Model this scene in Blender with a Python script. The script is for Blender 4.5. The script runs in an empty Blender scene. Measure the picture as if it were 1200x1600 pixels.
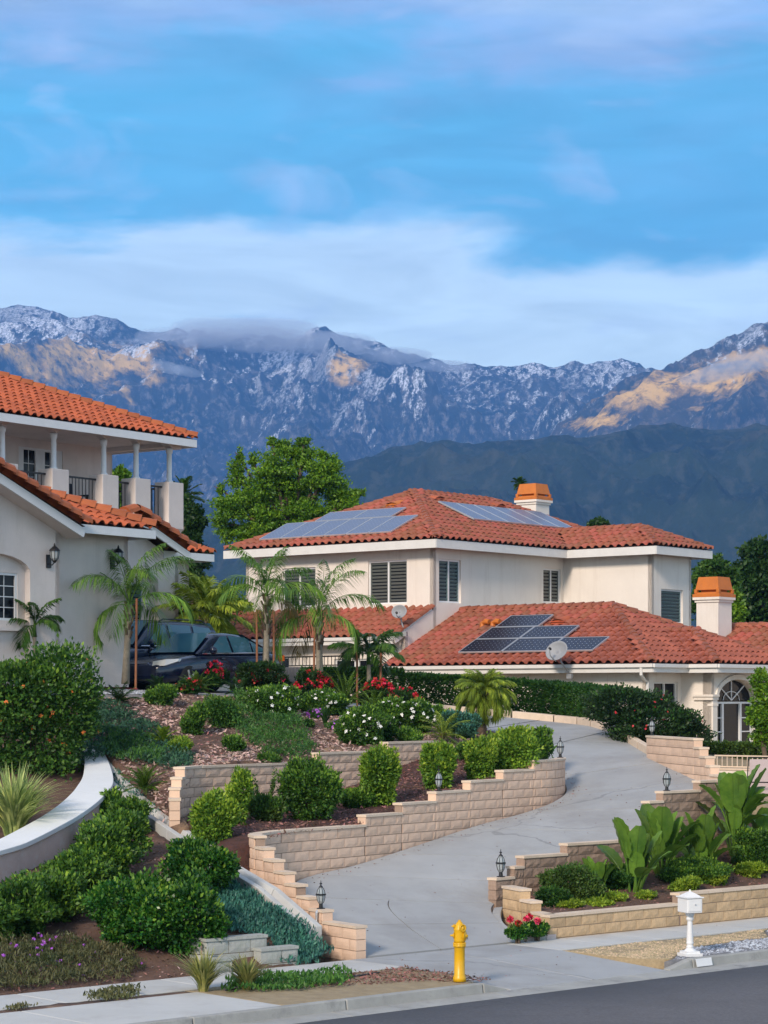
import bpy, math, random
import numpy as np
from mathutils import Vector, Matrix
from mathutils.geometry import delaunay_2d_cdt

S = bpy.context.scene
COL = S.collection
random.seed(11)
rng = np.random.default_rng(11)
PI = math.pi
R = math.radians

# ------------------------------------------------------------------ camera, sky, sun, exposure
EYE = 4.1
cam = bpy.data.cameras.new('camera')
camo = bpy.data.objects.new('camera', cam)
COL.objects.link(camo)
camo.location = (0, 0, EYE)
camo.rotation_euler = (R(90), 0, 0)
cam.sensor_fit = 'VERTICAL'
cam.sensor_height = 24.0
cam.lens = 24.0 * 3560 / 1600
cam.shift_y = 290 / 1600
cam.clip_end = 40000
S.camera = camo

SUN_EL, SUN_AZ = R(30), R(205)      # azimuth clockwise from +Y: the sun stands behind the camera's left shoulder
world = bpy.data.worlds.new('World')
S.world = world
world.use_nodes = True


def N(nt, t, **kw):
    n = nt.nodes.new(t)
    for k, v in kw.items():
        setattr(n, k, v)
    return n


def build_world():
    nt = world.node_tree
    nt.nodes.clear()
    L = nt.links.new
    out = N(nt, 'ShaderNodeOutputWorld')
    bg = N(nt, 'ShaderNodeBackground')
    bg.inputs[1].default_value = 0.07
    L(bg.outputs[0], out.inputs[0])
    sky = N(nt, 'ShaderNodeTexSky', sky_type='NISHITA')
    sky.sun_disc = False
    sky.sun_elevation = SUN_EL
    sky.sun_rotation = SUN_AZ
    tc = N(nt, 'ShaderNodeTexCoord')
    sep = N(nt, 'ShaderNodeSeparateXYZ')
    L(tc.outputs['Generated'], sep.inputs[0])
    # streaky stratus: noise stretched along the horizon
    mp = N(nt, 'ShaderNodeMapping')
    mp.inputs['Scale'].default_value = (5.0, 5.0, 22.0)
    mp.inputs['Location'].default_value = (1.3, 0.4, 0.0)
    L(tc.outputs['Generated'], mp.inputs[0])
    n1 = N(nt, 'ShaderNodeTexNoise')
    n1.inputs['Scale'].default_value = 1.0
    n1.inputs['Detail'].default_value = 7
    n1.inputs['Roughness'].default_value = 0.55
    n1.inputs['Distortion'].default_value = 0.35
    L(mp.outputs[0], n1.inputs['Vector'])
    mp2 = N(nt, 'ShaderNodeMapping')
    mp2.inputs['Scale'].default_value = (14.0, 14.0, 34.0)
    mp2.inputs['Location'].default_value = (3.1, 2.2, 5.0)
    L(tc.outputs['Generated'], mp2.inputs[0])
    n2 = N(nt, 'ShaderNodeTexNoise')
    n2.inputs['Scale'].default_value = 1.0
    n2.inputs['Detail'].default_value = 8
    n2.inputs['Roughness'].default_value = 0.5
    n2.inputs['Distortion'].default_value = 0.5
    L(mp2.outputs[0], n2.inputs['Vector'])
    # layered deck: the height in the sky, warped by the noise, picks the layer's colour
    w = N(nt, 'ShaderNodeMath', operation='MULTIPLY_ADD')
    w.inputs[1].default_value = 0.15
    L(n1.outputs['Fac'], w.inputs[0])
    L(sep.outputs['Z'], w.inputs[2])
    w2 = N(nt, 'ShaderNodeMath', operation='MULTIPLY_ADD')
    w2.inputs[1].default_value = 0.05
    L(n2.outputs['Fac'], w2.inputs[0])
    L(w.outputs[0], w2.inputs[2])
    ramp = N(nt, 'ShaderNodeValToRGB')
    cr = ramp.color_ramp
    off = 0.1
    stops = [(0.00, (.56, .73, .86)), (0.150, (.68, .83, .92)), (0.186, (.64, .80, .91)), (0.200, (.30, .58, .80)), (0.210, (.11, .44, .68)),
             (0.236, (.09, .42, .66)), (0.262, (.13, .42, .67)), (0.282, (.28, .43, .68)), (0.31, (.37, .50, .67)), (0.42, (.36, .44, .58)), (0.6, (.34, .39, .50)), (0.93, (.33, .37, .46))]
    while len(cr.elements) < len(stops):
        cr.elements.new(0.5)
    for el, (p, c) in zip(cr.elements, stops):
        el.position = min(1, p + (off if p > 0 else 0))
        el.color = (*c, 1)
    L(w2.outputs[0], ramp.inputs[0])
    # brighter puffs where the second noise is high
    puff = N(nt, 'ShaderNodeMapRange')
    puff.inputs['From Min'].default_value = 0.56
    puff.inputs['From Max'].default_value = 0.74
    puff.inputs['To Max'].default_value = 0.55
    L(n2.outputs['Fac'], puff.inputs['Value'])
    mixp = N(nt, 'ShaderNodeMix', data_type='RGBA')
    mixp.inputs['B'].default_value = (.50, .60, .82, 1)
    L(puff.outputs[0], mixp.inputs['Factor'])
    L(ramp.outputs[0], mixp.inputs['A'])
    n3 = N(nt, 'ShaderNodeTexNoise')
    n3.inputs['Scale'].default_value = 1.0
    n3.inputs['Detail'].default_value = 9
    n3.inputs['Roughness'].default_value = .6
    n3.inputs['Distortion'].default_value = .8
    mp3 = N(nt, 'ShaderNodeMapping')
    mp3.inputs['Scale'].default_value = (9.0, 9.0, 42.0)
    L(tc.outputs['Generated'], mp3.inputs[0])
    L(mp3.outputs[0], n3.inputs['Vector'])
    var = N(nt, 'ShaderNodeMapRange')
    var.inputs['From Min'].default_value = .34
    var.inputs['From Max'].default_value = .66
    var.inputs['To Min'].default_value = .84
    var.inputs['To Max'].default_value = 1.12
    L(n3.outputs['Fac'], var.inputs['Value'])
    sv = N(nt, 'ShaderNodeVectorMath', operation='SCALE')
    L(mixp.outputs['Result'], sv.inputs[0])
    L(var.outputs[0], sv.inputs['Scale'])
    sc = N(nt, 'ShaderNodeMix', data_type='RGBA', blend_type='MULTIPLY')
    sc.inputs['Factor'].default_value = 1
    sc.inputs['B'].default_value = (10.3, 10.6, 10.4, 1)
    L(sv.outputs[0], sc.inputs['A'])
    mx = N(nt, 'ShaderNodeMix', data_type='RGBA')
    mx.inputs['Factor'].default_value = 0.9
    L(sky.outputs[0], mx.inputs['A'])
    L(sc.outputs['Result'], mx.inputs['B'])
    L(mx.outputs['Result'], bg.inputs[0])


build_world()
sl = bpy.data.lights.new('sun', 'SUN')
sl.energy = 1.6
sl.angle = R(11)
sl.color = (1.0, 0.85, 0.70)
so = bpy.data.objects.new('sun', sl)
COL.objects.link(so)
sd = Vector((math.sin(SUN_AZ) * math.cos(SUN_EL), math.cos(SUN_AZ) * math.cos(SUN_EL), math.sin(SUN_EL)))
so.rotation_euler = sd.to_track_quat('Z', 'Y').to_euler()
so.location = (0, 0, 60)
S.view_settings.view_transform = 'Standard'
S.view_settings.look = 'None'
S.view_settings.gamma = 1
S.view_settings.use_curve_mapping = False
S.view_settings.exposure = 1.12
S.cycles.max_bounces = 6
S.cycles.transparent_max_bounces = 12
S.cycles.volume_bounces = 1


# ------------------------------------------------------------------ materials
def mat(name, col, rough=0.7, metal=0.0, spec=0.5, var=0.0, scale=6.0, bump=0.0, bscale=60.0, island=0.0, objr=0.0,
        col2=None, trans=0.0, coat=0.0, tint=None, tscale=1.5, tlo=0.52, thi=0.7, crack=0.0, streak=0.0):
    """Principled material: two noise tones, per-island / per-object variation, fine bump, optional stain colour"""
    m = bpy.data.materials.new(name)
    m.use_nodes = True
    nt = m.node_tree
    L = nt.links.new
    b = nt.nodes['Principled BSDF']
    b.inputs['Roughness'].default_value = rough
    b.inputs['Metallic'].default_value = metal
    b.inputs['Specular IOR Level'].default_value = spec
    if coat:
        b.inputs['Coat Weight'].default_value = coat
        b.inputs['Coat Roughness'].default_value = 0.04
    tc = N(nt, 'ShaderNodeTexCoord')
    c2 = col2 if col2 else tuple(max(0, c * (1 - var)) for c in col)
    src = None
    if var or col2:
        n = N(nt, 'ShaderNodeTexNoise')
        n.inputs['Scale'].default_value = scale
        n.inputs['Detail'].default_value = 6
        n.inputs['Roughness'].default_value = 0.65
        L(tc.outputs['Object'], n.inputs['Vector'])
        mr = N(nt, 'ShaderNodeMapRange')
        mr.inputs['From Min'].default_value = 0.32
        mr.inputs['From Max'].default_value = 0.68
        L(n.outputs['Fac'], mr.inputs['Value'])
        mx = N(nt, 'ShaderNodeMix', data_type='RGBA')
        mx.inputs['A'].default_value = (*c2, 1)
        mx.inputs['B'].default_value = (*col, 1)
        L(mr.outputs[0], mx.inputs['Factor'])
        src = mx.outputs['Result']
    if tint:
        n = N(nt, 'ShaderNodeTexNoise')
        n.inputs['Scale'].default_value = tscale
        n.inputs['Detail'].default_value = 8
        n.inputs['Roughness'].default_value = 0.7
        tv = tc.outputs['Object']
        if streak:
            ms_ = N(nt, 'ShaderNodeMapping')
            ms_.inputs['Scale'].default_value = (1, 1, streak)
            L(tv, ms_.inputs[0])
            tv = ms_.outputs[0]
        L(tv, n.inputs['Vector'])
        mr = N(nt, 'ShaderNodeMapRange')
        mr.inputs['From Min'].default_value = tlo
        mr.inputs['From Max'].default_value = thi
        L(n.outputs['Fac'], mr.inputs['Value'])
        mx = N(nt, 'ShaderNodeMix', data_type='RGBA')
        mx.inputs['A'].default_value = (*col, 1)
        mx.inputs['B'].default_value = (*tint, 1)
        if src:
            L(src, mx.inputs['A'])
        L(mr.outputs[0], mx.inputs['Factor'])
        src = mx.outputs['Result']
    if crack:
        # hairline cracks along the borders of large, wandering cells
        wn = N(nt, 'ShaderNodeTexNoise')
        wn.inputs['Scale'].default_value = 1.3
        wn.inputs['Detail'].default_value = 6
        L(tc.outputs['Object'], wn.inputs['Vector'])
        va = N(nt, 'ShaderNodeVectorMath', operation='MULTIPLY_ADD')
        va.inputs[1].default_value = (.9, .9, .9)
        L(wn.outputs['Color'], va.inputs[0])
        L(tc.outputs['Object'], va.inputs[2])
        vo = N(nt, 'ShaderNodeTexVoronoi', feature='DISTANCE_TO_EDGE')
        vo.inputs['Scale'].default_value = crack
        L(va.outputs[0], vo.inputs['Vector'])
        mr = N(nt, 'ShaderNodeMapRange')
        mr.inputs['From Min'].default_value = .0015
        mr.inputs['From Max'].default_value = .0035
        L(vo.outputs['Distance'], mr.inputs['Value'])
        mx = N(nt, 'ShaderNodeMix', data_type='RGBA')
        mx.inputs['A'].default_value = (*(c * .68 for c in col), 1)
        L(mr.outputs[0], mx.inputs['Factor'])
        L(src, mx.inputs['B'])
        src = mx.outputs['Result']
    if island or objr:
        hs = N(nt, 'ShaderNodeHueSaturation')
        hs.inputs['Color'].default_value = (*col, 1)
        if src:
            L(src, hs.inputs['Color'])
        acc = None
        if island:
            g = N(nt, 'ShaderNodeNewGeometry')
            mr = N(nt, 'ShaderNodeMapRange')
            mr.inputs['To Min'].default_value = 1 - island
            mr.inputs['To Max'].default_value = 1 + island
            L(g.outputs['Random Per Island'], mr.inputs['Value'])
            acc = mr.outputs[0]
            mh = N(nt, 'ShaderNodeMapRange')
            mh.inputs['To Min'].default_value = 0.5 + island * 0.05
            mh.inputs['To Max'].default_value = 0.5 - island * 0.05
            L(g.outputs['Random Per Island'], mh.inputs['Value'])
            L(mh.outputs[0], hs.inputs['Hue'])
        if objr:
            oi = N(nt, 'ShaderNodeObjectInfo')
            mr = N(nt, 'ShaderNodeMapRange')
            mr.inputs['To Min'].default_value = 1 - objr
            mr.inputs['To Max'].default_value = 1 + objr
            L(oi.outputs['Random'], mr.inputs['Value'])
            if acc:
                mu = N(nt, 'ShaderNodeMath', operation='MULTIPLY')
                L(acc, mu.inputs[0])
                L(mr.outputs[0], mu.inputs[1])
                acc = mu.outputs[0]
            else:
                acc = mr.outputs[0]
        L(acc, hs.inputs['Value'])
        src = hs.outputs[0]
    if src:
        L(src, b.inputs['Base Color'])
    else:
        b.inputs['Base Color'].default_value = (*col, 1)
    if bump:
        n = N(nt, 'ShaderNodeTexNoise')
        n.inputs['Scale'].default_value = bscale
        n.inputs['Detail'].default_value = 5
        L(tc.outputs['Object'], n.inputs['Vector'])
        bm = N(nt, 'ShaderNodeBump')
        bm.inputs['Strength'].default_value = bump
        bm.inputs['Distance'].default_value = 0.02
        L(n.outputs['Fac'], bm.inputs['Height'])
        L(bm.outputs[0], b.inputs['Normal'])
    if trans:
        tr = N(nt, 'ShaderNodeBsdfTranslucent')
        if src:
            L(src, tr.inputs['Color'])
        else:
            tr.inputs['Color'].default_value = (*col, 1)
        ms = N(nt, 'ShaderNodeMixShader')
        ms.inputs[0].default_value = trans
        L(b.outputs[0], ms.inputs[1])
        L(tr.outputs[0], ms.inputs[2])
        L(ms.outputs[0], nt.nodes['Material Output'].inputs['Surface'])
    return m


def leafmat(name, col, col2, island=0.5, rough=0.5, trans=0.3, scale=1.2):
    col, col2 = tuple(min(.8, c * q) for c, q in zip(col, (1.5, 1.62, 1.3))), tuple(c * q for c, q in zip(col2, (1.15, 1.25, 1.05)))
    return mat(name, col, rough=rough, col2=col2, scale=scale, island=island, objr=0.12, trans=trans, spec=0.35)


M = {}
M['stucco'] = mat('stucco', (.74, .65, .60), .9, var=.12, scale=1.1, bump=.4, bscale=42, tint=(.60, .52, .47), tscale=2.6, tlo=.52, thi=.80, streak=.10)
M['stucco_cream'] = mat('stucco_cream', (.80, .73, .655), .9, var=.09, scale=.8, bump=.35, bscale=42, tint=(.62, .545, .47), tscale=2.4, tlo=.52, thi=.82, streak=.10)
M['white'] = mat('white_paint', (.76, .76, .76), .5, var=.06, scale=3)
M['trim'] = mat('white_trim', (.72, .70, .67), .55, var=.10, scale=2.5)
M['tile_far'] = mat('clay_tile_rust', (.355, .100, .055), .7, var=.28, scale=2.2, bump=.15, bscale=90, island=.22, objr=.20, tint=(.20, .085, .055), tscale=1.1)
M['tile_left'] = mat('clay_tile_orange', (.47, .110, .034), .7, var=.30, scale=2.2, bump=.15, bscale=90, island=.20, objr=.18, tint=(.28, .085, .04), tscale=1.0)
M['deck'] = mat('roof_underlay', (.09, .04, .03), .9)
M['cap_orange'] = mat('chimney_cap_orange', (.60, .17, .02), .6, var=.2, scale=3)
M['glass'] = mat('window_glass', (.008, .010, .014), .08, spec=.2)
M['glass_blue'] = mat('car_glass', (.05, .15, .20), .05, spec=1.0)  # the sky's cyan reflection is put into the base colour
M['shutter'] = mat('shutter_louvre', (.10, .17, .18), .5, var=.1)
M['shutter_grey'] = mat('shutter_grey_louvre', (.13, .15, .14), .5, var=.1)
M['curtain'] = mat('curtain', (.35, .40, .38), .9, var=.3, scale=8)
M['panel'] = mat('solar_cell', (.010, .012, .030), .22, spec=.35, var=.3, scale=12)
M['panel_pale'] = mat('solar_cell_blue', (.13, .17, .27), .35, spec=.5, var=.15, scale=6)
M['alu'] = mat('aluminium', (.62, .64, .66), .35, metal=.6)
M['dish_grey'] = mat('dish_grey', (.30, .31, .33), .6, var=.1)
M['iron'] = mat('black_iron', (.012, .012, .014), .45)
M['grey_metal'] = mat('grey_metal', (.28, .29, .30), .5, var=.15)
M['lamp_glass'] = mat('lamp_glass', (.55, .60, .62), .1, spec=.6, trans=.4)
M['block'] = mat('smooth_block', (.74, .525, .385), .9, var=.13, scale=5, bump=.3, bscale=70, objr=.09, tint=(.50, .37, .29), tscale=2.2, tlo=.58, thi=.85)
M['split'] = mat('split_face_block', (.37, .26, .195), .95, var=.25, scale=14, bump=.6, bscale=45, objr=.14)
M['split_gold'] = mat('split_face_golden_block', (.60, .42, .245), .95, var=.22, scale=14, bump=.6, bscale=45, objr=.14)
M['cap'] = mat('block_cap', (.70, .56, .43), .9, var=.12, scale=6, bump=.2, objr=.08)
M['mortar'] = mat('mortar', (.36, .26, .20), .95, var=.2)
M['concrete'] = mat('concrete', (.37, .38, .385), .85, var=.14, scale=1.1, bump=.15, bscale=80, tint=(.27, .268, .265), tscale=.45, tlo=.47, thi=.70, objr=.05, crack=.11)
M['walk'] = mat('walk_concrete', (.52, .52, .50), .85, var=.10, scale=1.6, bump=.15, bscale=80, tint=(.42, .41, .39), tscale=.9, objr=.03)
M['kerbm'] = mat('kerb_concrete', (.38, .38, .36), .9, var=.25, scale=2.0, bump=.25, bscale=60, tint=(.17, .17, .17), tscale=1.7, tlo=.55, thi=.75)
M['old_block'] = mat('grey_block', (.42, .43, .40), .9, var=.2, scale=3, bump=.3, tint=(.25, .28, .24), tscale=2.5)
M['cap_white'] = mat('white_wall_cap', (.72, .74, .75), .8, var=.07, scale=1.5)
M['pinkish'] = mat('pinkish_stucco', (.64, .52, .48), .9, var=.15, scale=3, bump=.3, tint=(.62, .58, .56), tscale=5)
M['asphalt'] = mat('asphalt', (.15, .146, .155), .9, var=.38, scale=24, bump=.6, bscale=90, tint=(.09, .088, .094), tscale=.35, tlo=.47, thi=.72, crack=.16)
M['soil'] = mat('brown_soil', (.15, .085, .06), 1, col2=(.07, .04, .03), scale=3, bump=.9, bscale=22, tint=(.40, .26, .15), tscale=.6, tlo=.55, thi=.70)
M['soil_red'] = mat('red_mulch_soil', (.10, .04, .032), 1, col2=(.045, .022, .018), scale=7, bump=1, bscale=26)
M['dg'] = mat('decomposed_granite', (.36, .28, .17), 1, col2=(.26, .20, .12), scale=5, bump=.5, bscale=60)
M['gravel_bed'] = mat('gravel_bed', (.20, .20, .21), 1, var=.3, scale=20)
M['gravel_beige'] = mat('beige_gravel_bed', (.38, .29, .17), 1, var=.3, scale=20)
M['stone_grey'] = mat('grey_pebble', (.40, .42, .46), .9, island=.45)
M['stone_beige'] = mat('beige_pebble', (.52, .40, .24), .9, island=.35)
M['chip'] = mat('mulch_chip', (.22, .12, .095), .95, island=.65)
M['chip_pale'] = mat('pale_mulch_chip', (.44, .315, .27), .95, island=.55)
M['yellow'] = mat('yellow_enamel', (.72, .40, .006), .38, var=.1, scale=6)
M['rust'] = mat('rusty_red_edging', (.24, .03, .035), .7)
M['navy'] = mat('navy_car_paint', (.005, .009, .030), .22, spec=.5, coat=.5)
M['navy_suv'] = mat('dark_blue_car_paint', (.010, .022, .050), .25, spec=.5, coat=.5)
M['tyre'] = mat('tyre_rubber', (.012, .012, .012), .85)
M['chrome'] = mat('chrome', (.7, .7, .72), .15, metal=1)
M['headlamp'] = mat('headlamp', (.62, .60, .56), .12, spec=.9, coat=.8)
M['amber'] = mat('amber_lens', (.55, .12, .02), .2)
M['bark'] = mat('bark', (.13, .09, .06), .95, var=.4, scale=10, bump=.8, bscale=25)
M['bark_pale'] = mat('pale_palm_trunk', (.30, .26, .20), .9, var=.35, scale=9, bump=.6, bscale=25)
M['stake'] = mat('wooden_stake', (.30, .12, .055), .85, var=.3, scale=8)
M['ply'] = mat('grey_board', (.25, .25, .27), .8, var=.25, scale=6)
M['dark_plastic'] = mat('dark_plastic', (.02, .02, .024), .6)
M['grey_chair'] = mat('chair_fabric', (.46, .38, .38), .9, var=.1)
# foliage
M['hedge'] = leafmat('hedge_leaf', (.030, .085, .016), (.016, .05, .012))
M['bush'] = leafmat('shrub_leaf', (.060, .135, .022), (.028, .075, .014), .5)
M['bush_red'] = leafmat('camellia_leaf', (.022, .050, .016), (.012, .030, .010), .4)
M['holly'] = leafmat('glossy_leaf', (.035, .115, .018), (.016, .060, .010), .6, rough=.3)
M['lime'] = leafmat('lime_shrub_leaf', (.16, .26, .030), (.050, .125, .018), .5)
M['lime2'] = leafmat('yellow_green_leaf', (.24, .30, .030), (.09, .17, .02), .45)
M['tree'] = leafmat('tree_leaf', (.115, .20, .014), (.05, .12, .010), .4)
M['tree_dark'] = leafmat('dark_tree_leaf', (.028, .070, .016), (.012, .035, .010), .45)
M['tree_mid'] = leafmat('mid_tree_leaf', (.045, .10, .018), (.020, .055, .012), .45)
M['palm'] = leafmat('palm_leaflet', (.125, .215, .034), (.065, .135, .026), .4)
M['palm_yellow'] = leafmat('yellowing_palm_leaflet', (.25, .29, .04), (.10, .16, .022), .35)
M['palm_dry'] = leafmat('dry_palm_leaflet', (.19, .13, .055), (.12, .10, .04), .35)
M['palm_green'] = leafmat('green_palm_leaflet', (.055, .115, .020), (.030, .070, .014), .35)
M['fern'] = leafmat('fern_leaf', (.10, .165, .022), (.05, .10, .016), .4)
M['teal'] = leafmat('teal_succulent', (.05, .155, .145), (.025, .085, .085), .4, trans=.1)
M['bluegreen'] = leafmat('blue_green_cover', (.045, .105, .072), (.022, .060, .040), .45)
M['grassy'] = leafmat('soft_green_cover', (.06, .145, .030), (.03, .085, .02), .4)
M['heath'] = leafmat('dry_heath', (.12, .105, .06), (.06, .075, .03), .5)
M['banana'] = mat('paddle_leaf', (.15, .27, .035), rough=.38, col2=(.06, .15, .02), scale=5, island=.12, objr=.35, trans=.25, spec=.4, bump=.35, bscale=16, tint=(.28, .20, .06), tscale=4.5, tlo=.62, thi=.74)
M['flax'] = leafmat('variegated_blade', (.50, .50, .24), (.20, .28, .09), .5, scale=4)
M['flax_red'] = leafmat('reddish_blade', (.30, .26, .11), (.14, .17, .05), .6, scale=4)
M['cycad'] = leafmat('cycad_leaf', (.030, .075, .020), (.018, .045, .014), .35)
M['sprig'] = leafmat('sprig_leaf', (.075, .12, .028), (.035, .07, .018), .4)
M['fl_red'] = mat('red_petal', (.55, .012, .02), .6, island=.35)
M['fl_pink'] = mat('pink_petal', (.75, .06, .12), .6, island=.35)
M['fl_orange'] = mat('orange_petal', (.65, .16, .02), .6, island=.3)
M['fl_white'] = mat('white_petal', (.80, .80, .76), .6, island=.1)
M['fl_purple'] = mat('purple_petal', (.42, .10, .60), .6, island=.3)
M['fl_yellow'] = mat('yellow_petal', (.70, .45, .03), .6, island=.2)


# ------------------------------------------------------------------ object helpers
def obj(name, me, parent=None, m=None, **props):
    o = bpy.data.objects.new(name, me)
    COL.objects.link(o)
    if parent is not None:
        o.parent = parent
    if m is not None and me is not None and not me.materials:
        me.materials.append(M[m] if isinstance(m, str) else m)
    for k, v in props.items():
        o[k] = v
    return o


def thing(name, label, cat, loc=(0, 0, 0), rz=0.0, group=None):
    o = bpy.data.objects.new(name, None)
    COL.objects.link(o)
    o.location = loc
    o.rotation_euler = (0, 0, rz)
    o.empty_display_size = .2
    tag(o, label, cat, group)
    return o


def tag(o, label, cat, group=None):
    o['label'] = label
    o['category'] = cat
    if group:
        o['group'] = group
    return o


def copy_tree(o, parent=None, loc=None, rz=None, scale=None):
    c = o.copy()
    COL.objects.link(c)
    if parent is not None:
        c.parent = parent
    if loc is not None:
        c.location = loc
    if rz is not None:
        c.rotation_euler = (0, 0, rz)
    if scale is not None:
        c.scale = (scale,) * 3 if not hasattr(scale, '__len__') else scale
    for ch in list(o.children):
        copy_tree(ch, c)
    return c


def np_mesh(name, V, F, smooth=False):
    """V (n,3), F (m,k) all with the same corner count"""
    V = np.asarray(V, np.float32).reshape(-1, 3)
    F = np.asarray(F, np.int32)
    me = bpy.data.meshes.new(name)
    k = F.shape[1]
    me.vertices.add(len(V))
    me.vertices.foreach_set('co', V.ravel())
    me.loops.add(F.size)
    me.loops.foreach_set('vertex_index', F.ravel())
    me.polygons.add(len(F))
    me.polygons.foreach_set('loop_start', np.arange(0, F.size, k, dtype=np.int32))
    me.polygons.foreach_set('loop_total', np.full(len(F), k, np.int32))
    if smooth:
        me.polygons.foreach_set('use_smooth', np.ones(len(F), bool))
    me.update(calc_edges=True)
    return me


class MB:
    """collects simple solids into one mesh"""

    def __init__(self):
        self.V, self.F = [], []

    def add(self, V, F, mat4=None):
        b = len(self.V)
        if mat4 is not None:
            V = [mat4 @ Vector(v) for v in V]
        self.V += [tuple(v) for v in V]
        self.F += [tuple(i + b for i in f) for f in F]
        return self

    def box(self, x0, x1, y0, y1, z0, z1, mat4=None):
        V = [(x0, y0, z0), (x1, y0, z0), (x1, y1, z0), (x0, y1, z0), (x0, y0, z1), (x1, y0, z1), (x1, y1, z1), (x0, y1, z1)]
        return self.add(V, [(0, 3, 2, 1), (4, 5, 6, 7), (0, 1, 5, 4), (1, 2, 6, 5), (2, 3, 7, 6), (3, 0, 4, 7)], mat4)

    def bar(self, a, b, w, h=None, up=(0, 0, 1)):
        a, b = Vector(a), Vector(b)
        h = h or w
        d = (b - a)
        ln = d.length
        d.normalize()
        u = Vector(up)
        if abs(d.dot(u)) > .98:
            u = Vector((0, 1, 0))
        s = d.cross(u).normalized()
        u = s.cross(d)
        mm = Matrix((s, d, u)).transposed().to_4x4()
        mm.translation = a
        return self.box(-w / 2, w / 2, 0, ln, -h / 2, h / 2, mm)

    def tube(self, pts, r, seg=8, cap=True):
        pts = [Vector(p) for p in pts]
        rr = r if hasattr(r, '__len__') else [r] * len(pts)
        b = len(self.V)
        u = None
        for i, p in enumerate(pts):
            d = (pts[min(i + 1, len(pts) - 1)] - pts[max(i - 1, 0)]).normalized()
            if u is None:
                u = d.orthogonal().normalized()
            u = (u - d * u.dot(d))
            u = u.normalized() if u.length > 1e-6 else d.orthogonal().normalized()
            v = d.cross(u)
            for k in range(seg):
                a = 2 * PI * k / seg
                self.V.append(tuple(p + (u * math.cos(a) + v * math.sin(a)) * rr[i]))
        for i in range(len(pts) - 1):
            for k in range(seg):
                k2 = (k + 1) % seg
                self.F.append((b + i * seg + k, b + i * seg + k2, b + (i + 1) * seg + k2, b + (i + 1) * seg + k))
        if cap:
            self.F.append(tuple(b + k for k in range(seg))[::-1])
            self.F.append(tuple(b + (len(pts) - 1) * seg + k for k in range(seg)))
        return self

    def lathe(self, prof, seg=16, at=(0, 0, 0), axis='Z', rot=0.0, mat4=None):
        b = len(self.V)
        for r, z in prof:
            for k in range(seg):
                a = rot + 2 * PI * k / seg
                p = Vector((r * math.cos(a), r * math.sin(a), z))
                if axis == 'X':
                    p = Vector((p.z, p.x, p.y))
                elif axis == 'Y':
                    p = Vector((p.x, p.z, p.y))
                if mat4 is not None:
                    p = mat4 @ p
                self.V.append(tuple(p + Vector(at)))
        for i in range(len(prof) - 1):
            for k in range(seg):
                k2 = (k + 1) % seg
                self.F.append((b + i * seg + k, b + i * seg + k2, b + (i + 1) * seg + k2, b + (i + 1) * seg + k))
        self.F.append(tuple(b + k for k in range(seg))[::-1])
        self.F.append(tuple(b + (len(prof) - 1) * seg + k for k in range(seg)))
        return self

    def prism(self, poly, y0, y1):
        """polygon in XZ extruded along Y"""
        n = len(poly)
        V = [(x, y0, z) for x, z in poly] + [(x, y1, z) for x, z in poly]
        F = [tuple(range(n)), tuple(range(2 * n - 1, n - 1, -1))]
        F += [(i, i + n, (i + 1) % n + n, (i + 1) % n) for i in range(n)]
        return self.add(V, F)

    def mesh(self, name, smooth=False):
        me = bpy.data.meshes.new(name)
        me.from_pydata(self.V, [], self.F)
        if smooth:
            me.polygons.foreach_set('use_smooth', np.ones(len(self.F), bool))
        me.update()
        return me

    def build(self, name, m, parent=None, smooth=False, **props):
        return obj(name, self.mesh(name, smooth), parent, m, **props)


def soft(o, w=.01, seg=2):
    b = o.modifiers.new('soft_edges', 'BEVEL')
    b.width = w
    b.segments = seg
    b.limit_method = 'ANGLE'
    return o


# ------------------------------------------------------------------ the ground as smooth surfaces through surveyed points
class Surf:
    def __init__(self, pts):
        P = np.array(pts, float)
        self.p = P[:, :2]
        n = len(P)
        A = np.zeros((n + 3, n + 3))
        A[:n, :n] = self.k(self.p[:, None, :] - self.p[None]) + np.eye(n) * .02
        A[:n, n] = 1
        A[:n, n + 1:] = self.p
        A[n:, :n] = A[:n, n:].T
        self.w = np.linalg.solve(A, np.r_[P[:, 2], 0, 0, 0])

    @staticmethod
    def k(d):
        r2 = (d ** 2).sum(-1) + 1e-9
        return .5 * r2 * np.log(r2)

    def __call__(self, x, y):
        x = np.atleast_1d(np.asarray(x, float))
        y = np.atleast_1d(np.asarray(y, float))
        q = np.stack([x, y], -1)
        n = len(self.p)
        K = self.k(q[:, None, :] - self.p[None])
        return K @ self.w[:n] + self.w[n] + q @ self.w[n + 1:]

    def z(self, x, y):
        return float(self(x, y)[0])


def flat(z0):
    class _F:
        def __call__(self, x, y):
            return np.full(np.atleast_1d(x).shape, z0)

        def z(self, x, y):
            return z0
    return _F()


def inside(px, py, poly):
    px, py = np.asarray(px), np.asarray(py)
    c = np.zeros(px.shape, bool)
    n = len(poly)
    for i in range(n):
        x1, y1 = poly[i][:2]
        x2, y2 = poly[(i + 1) % n][:2]
        t = ((y1 > py) != (y2 > py)) & (px < (x2 - x1) * (py - y1) / (y2 - y1 + 1e-12) + x1)
        c ^= t
    return c


def lump(x, y, s, k=0):
    """cheap smooth noise in -1..1"""
    return (np.sin(x * 1.7 * s + 1.3 + k) * np.cos(y * 1.9 * s + .4 + k) + .6 * np.sin(x * 3.9 * s - y * 2.7 * s + 2 * k) + .4 * np.cos(x * 7.3 * s + y * 6.1 * s + k)) / 2


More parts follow.
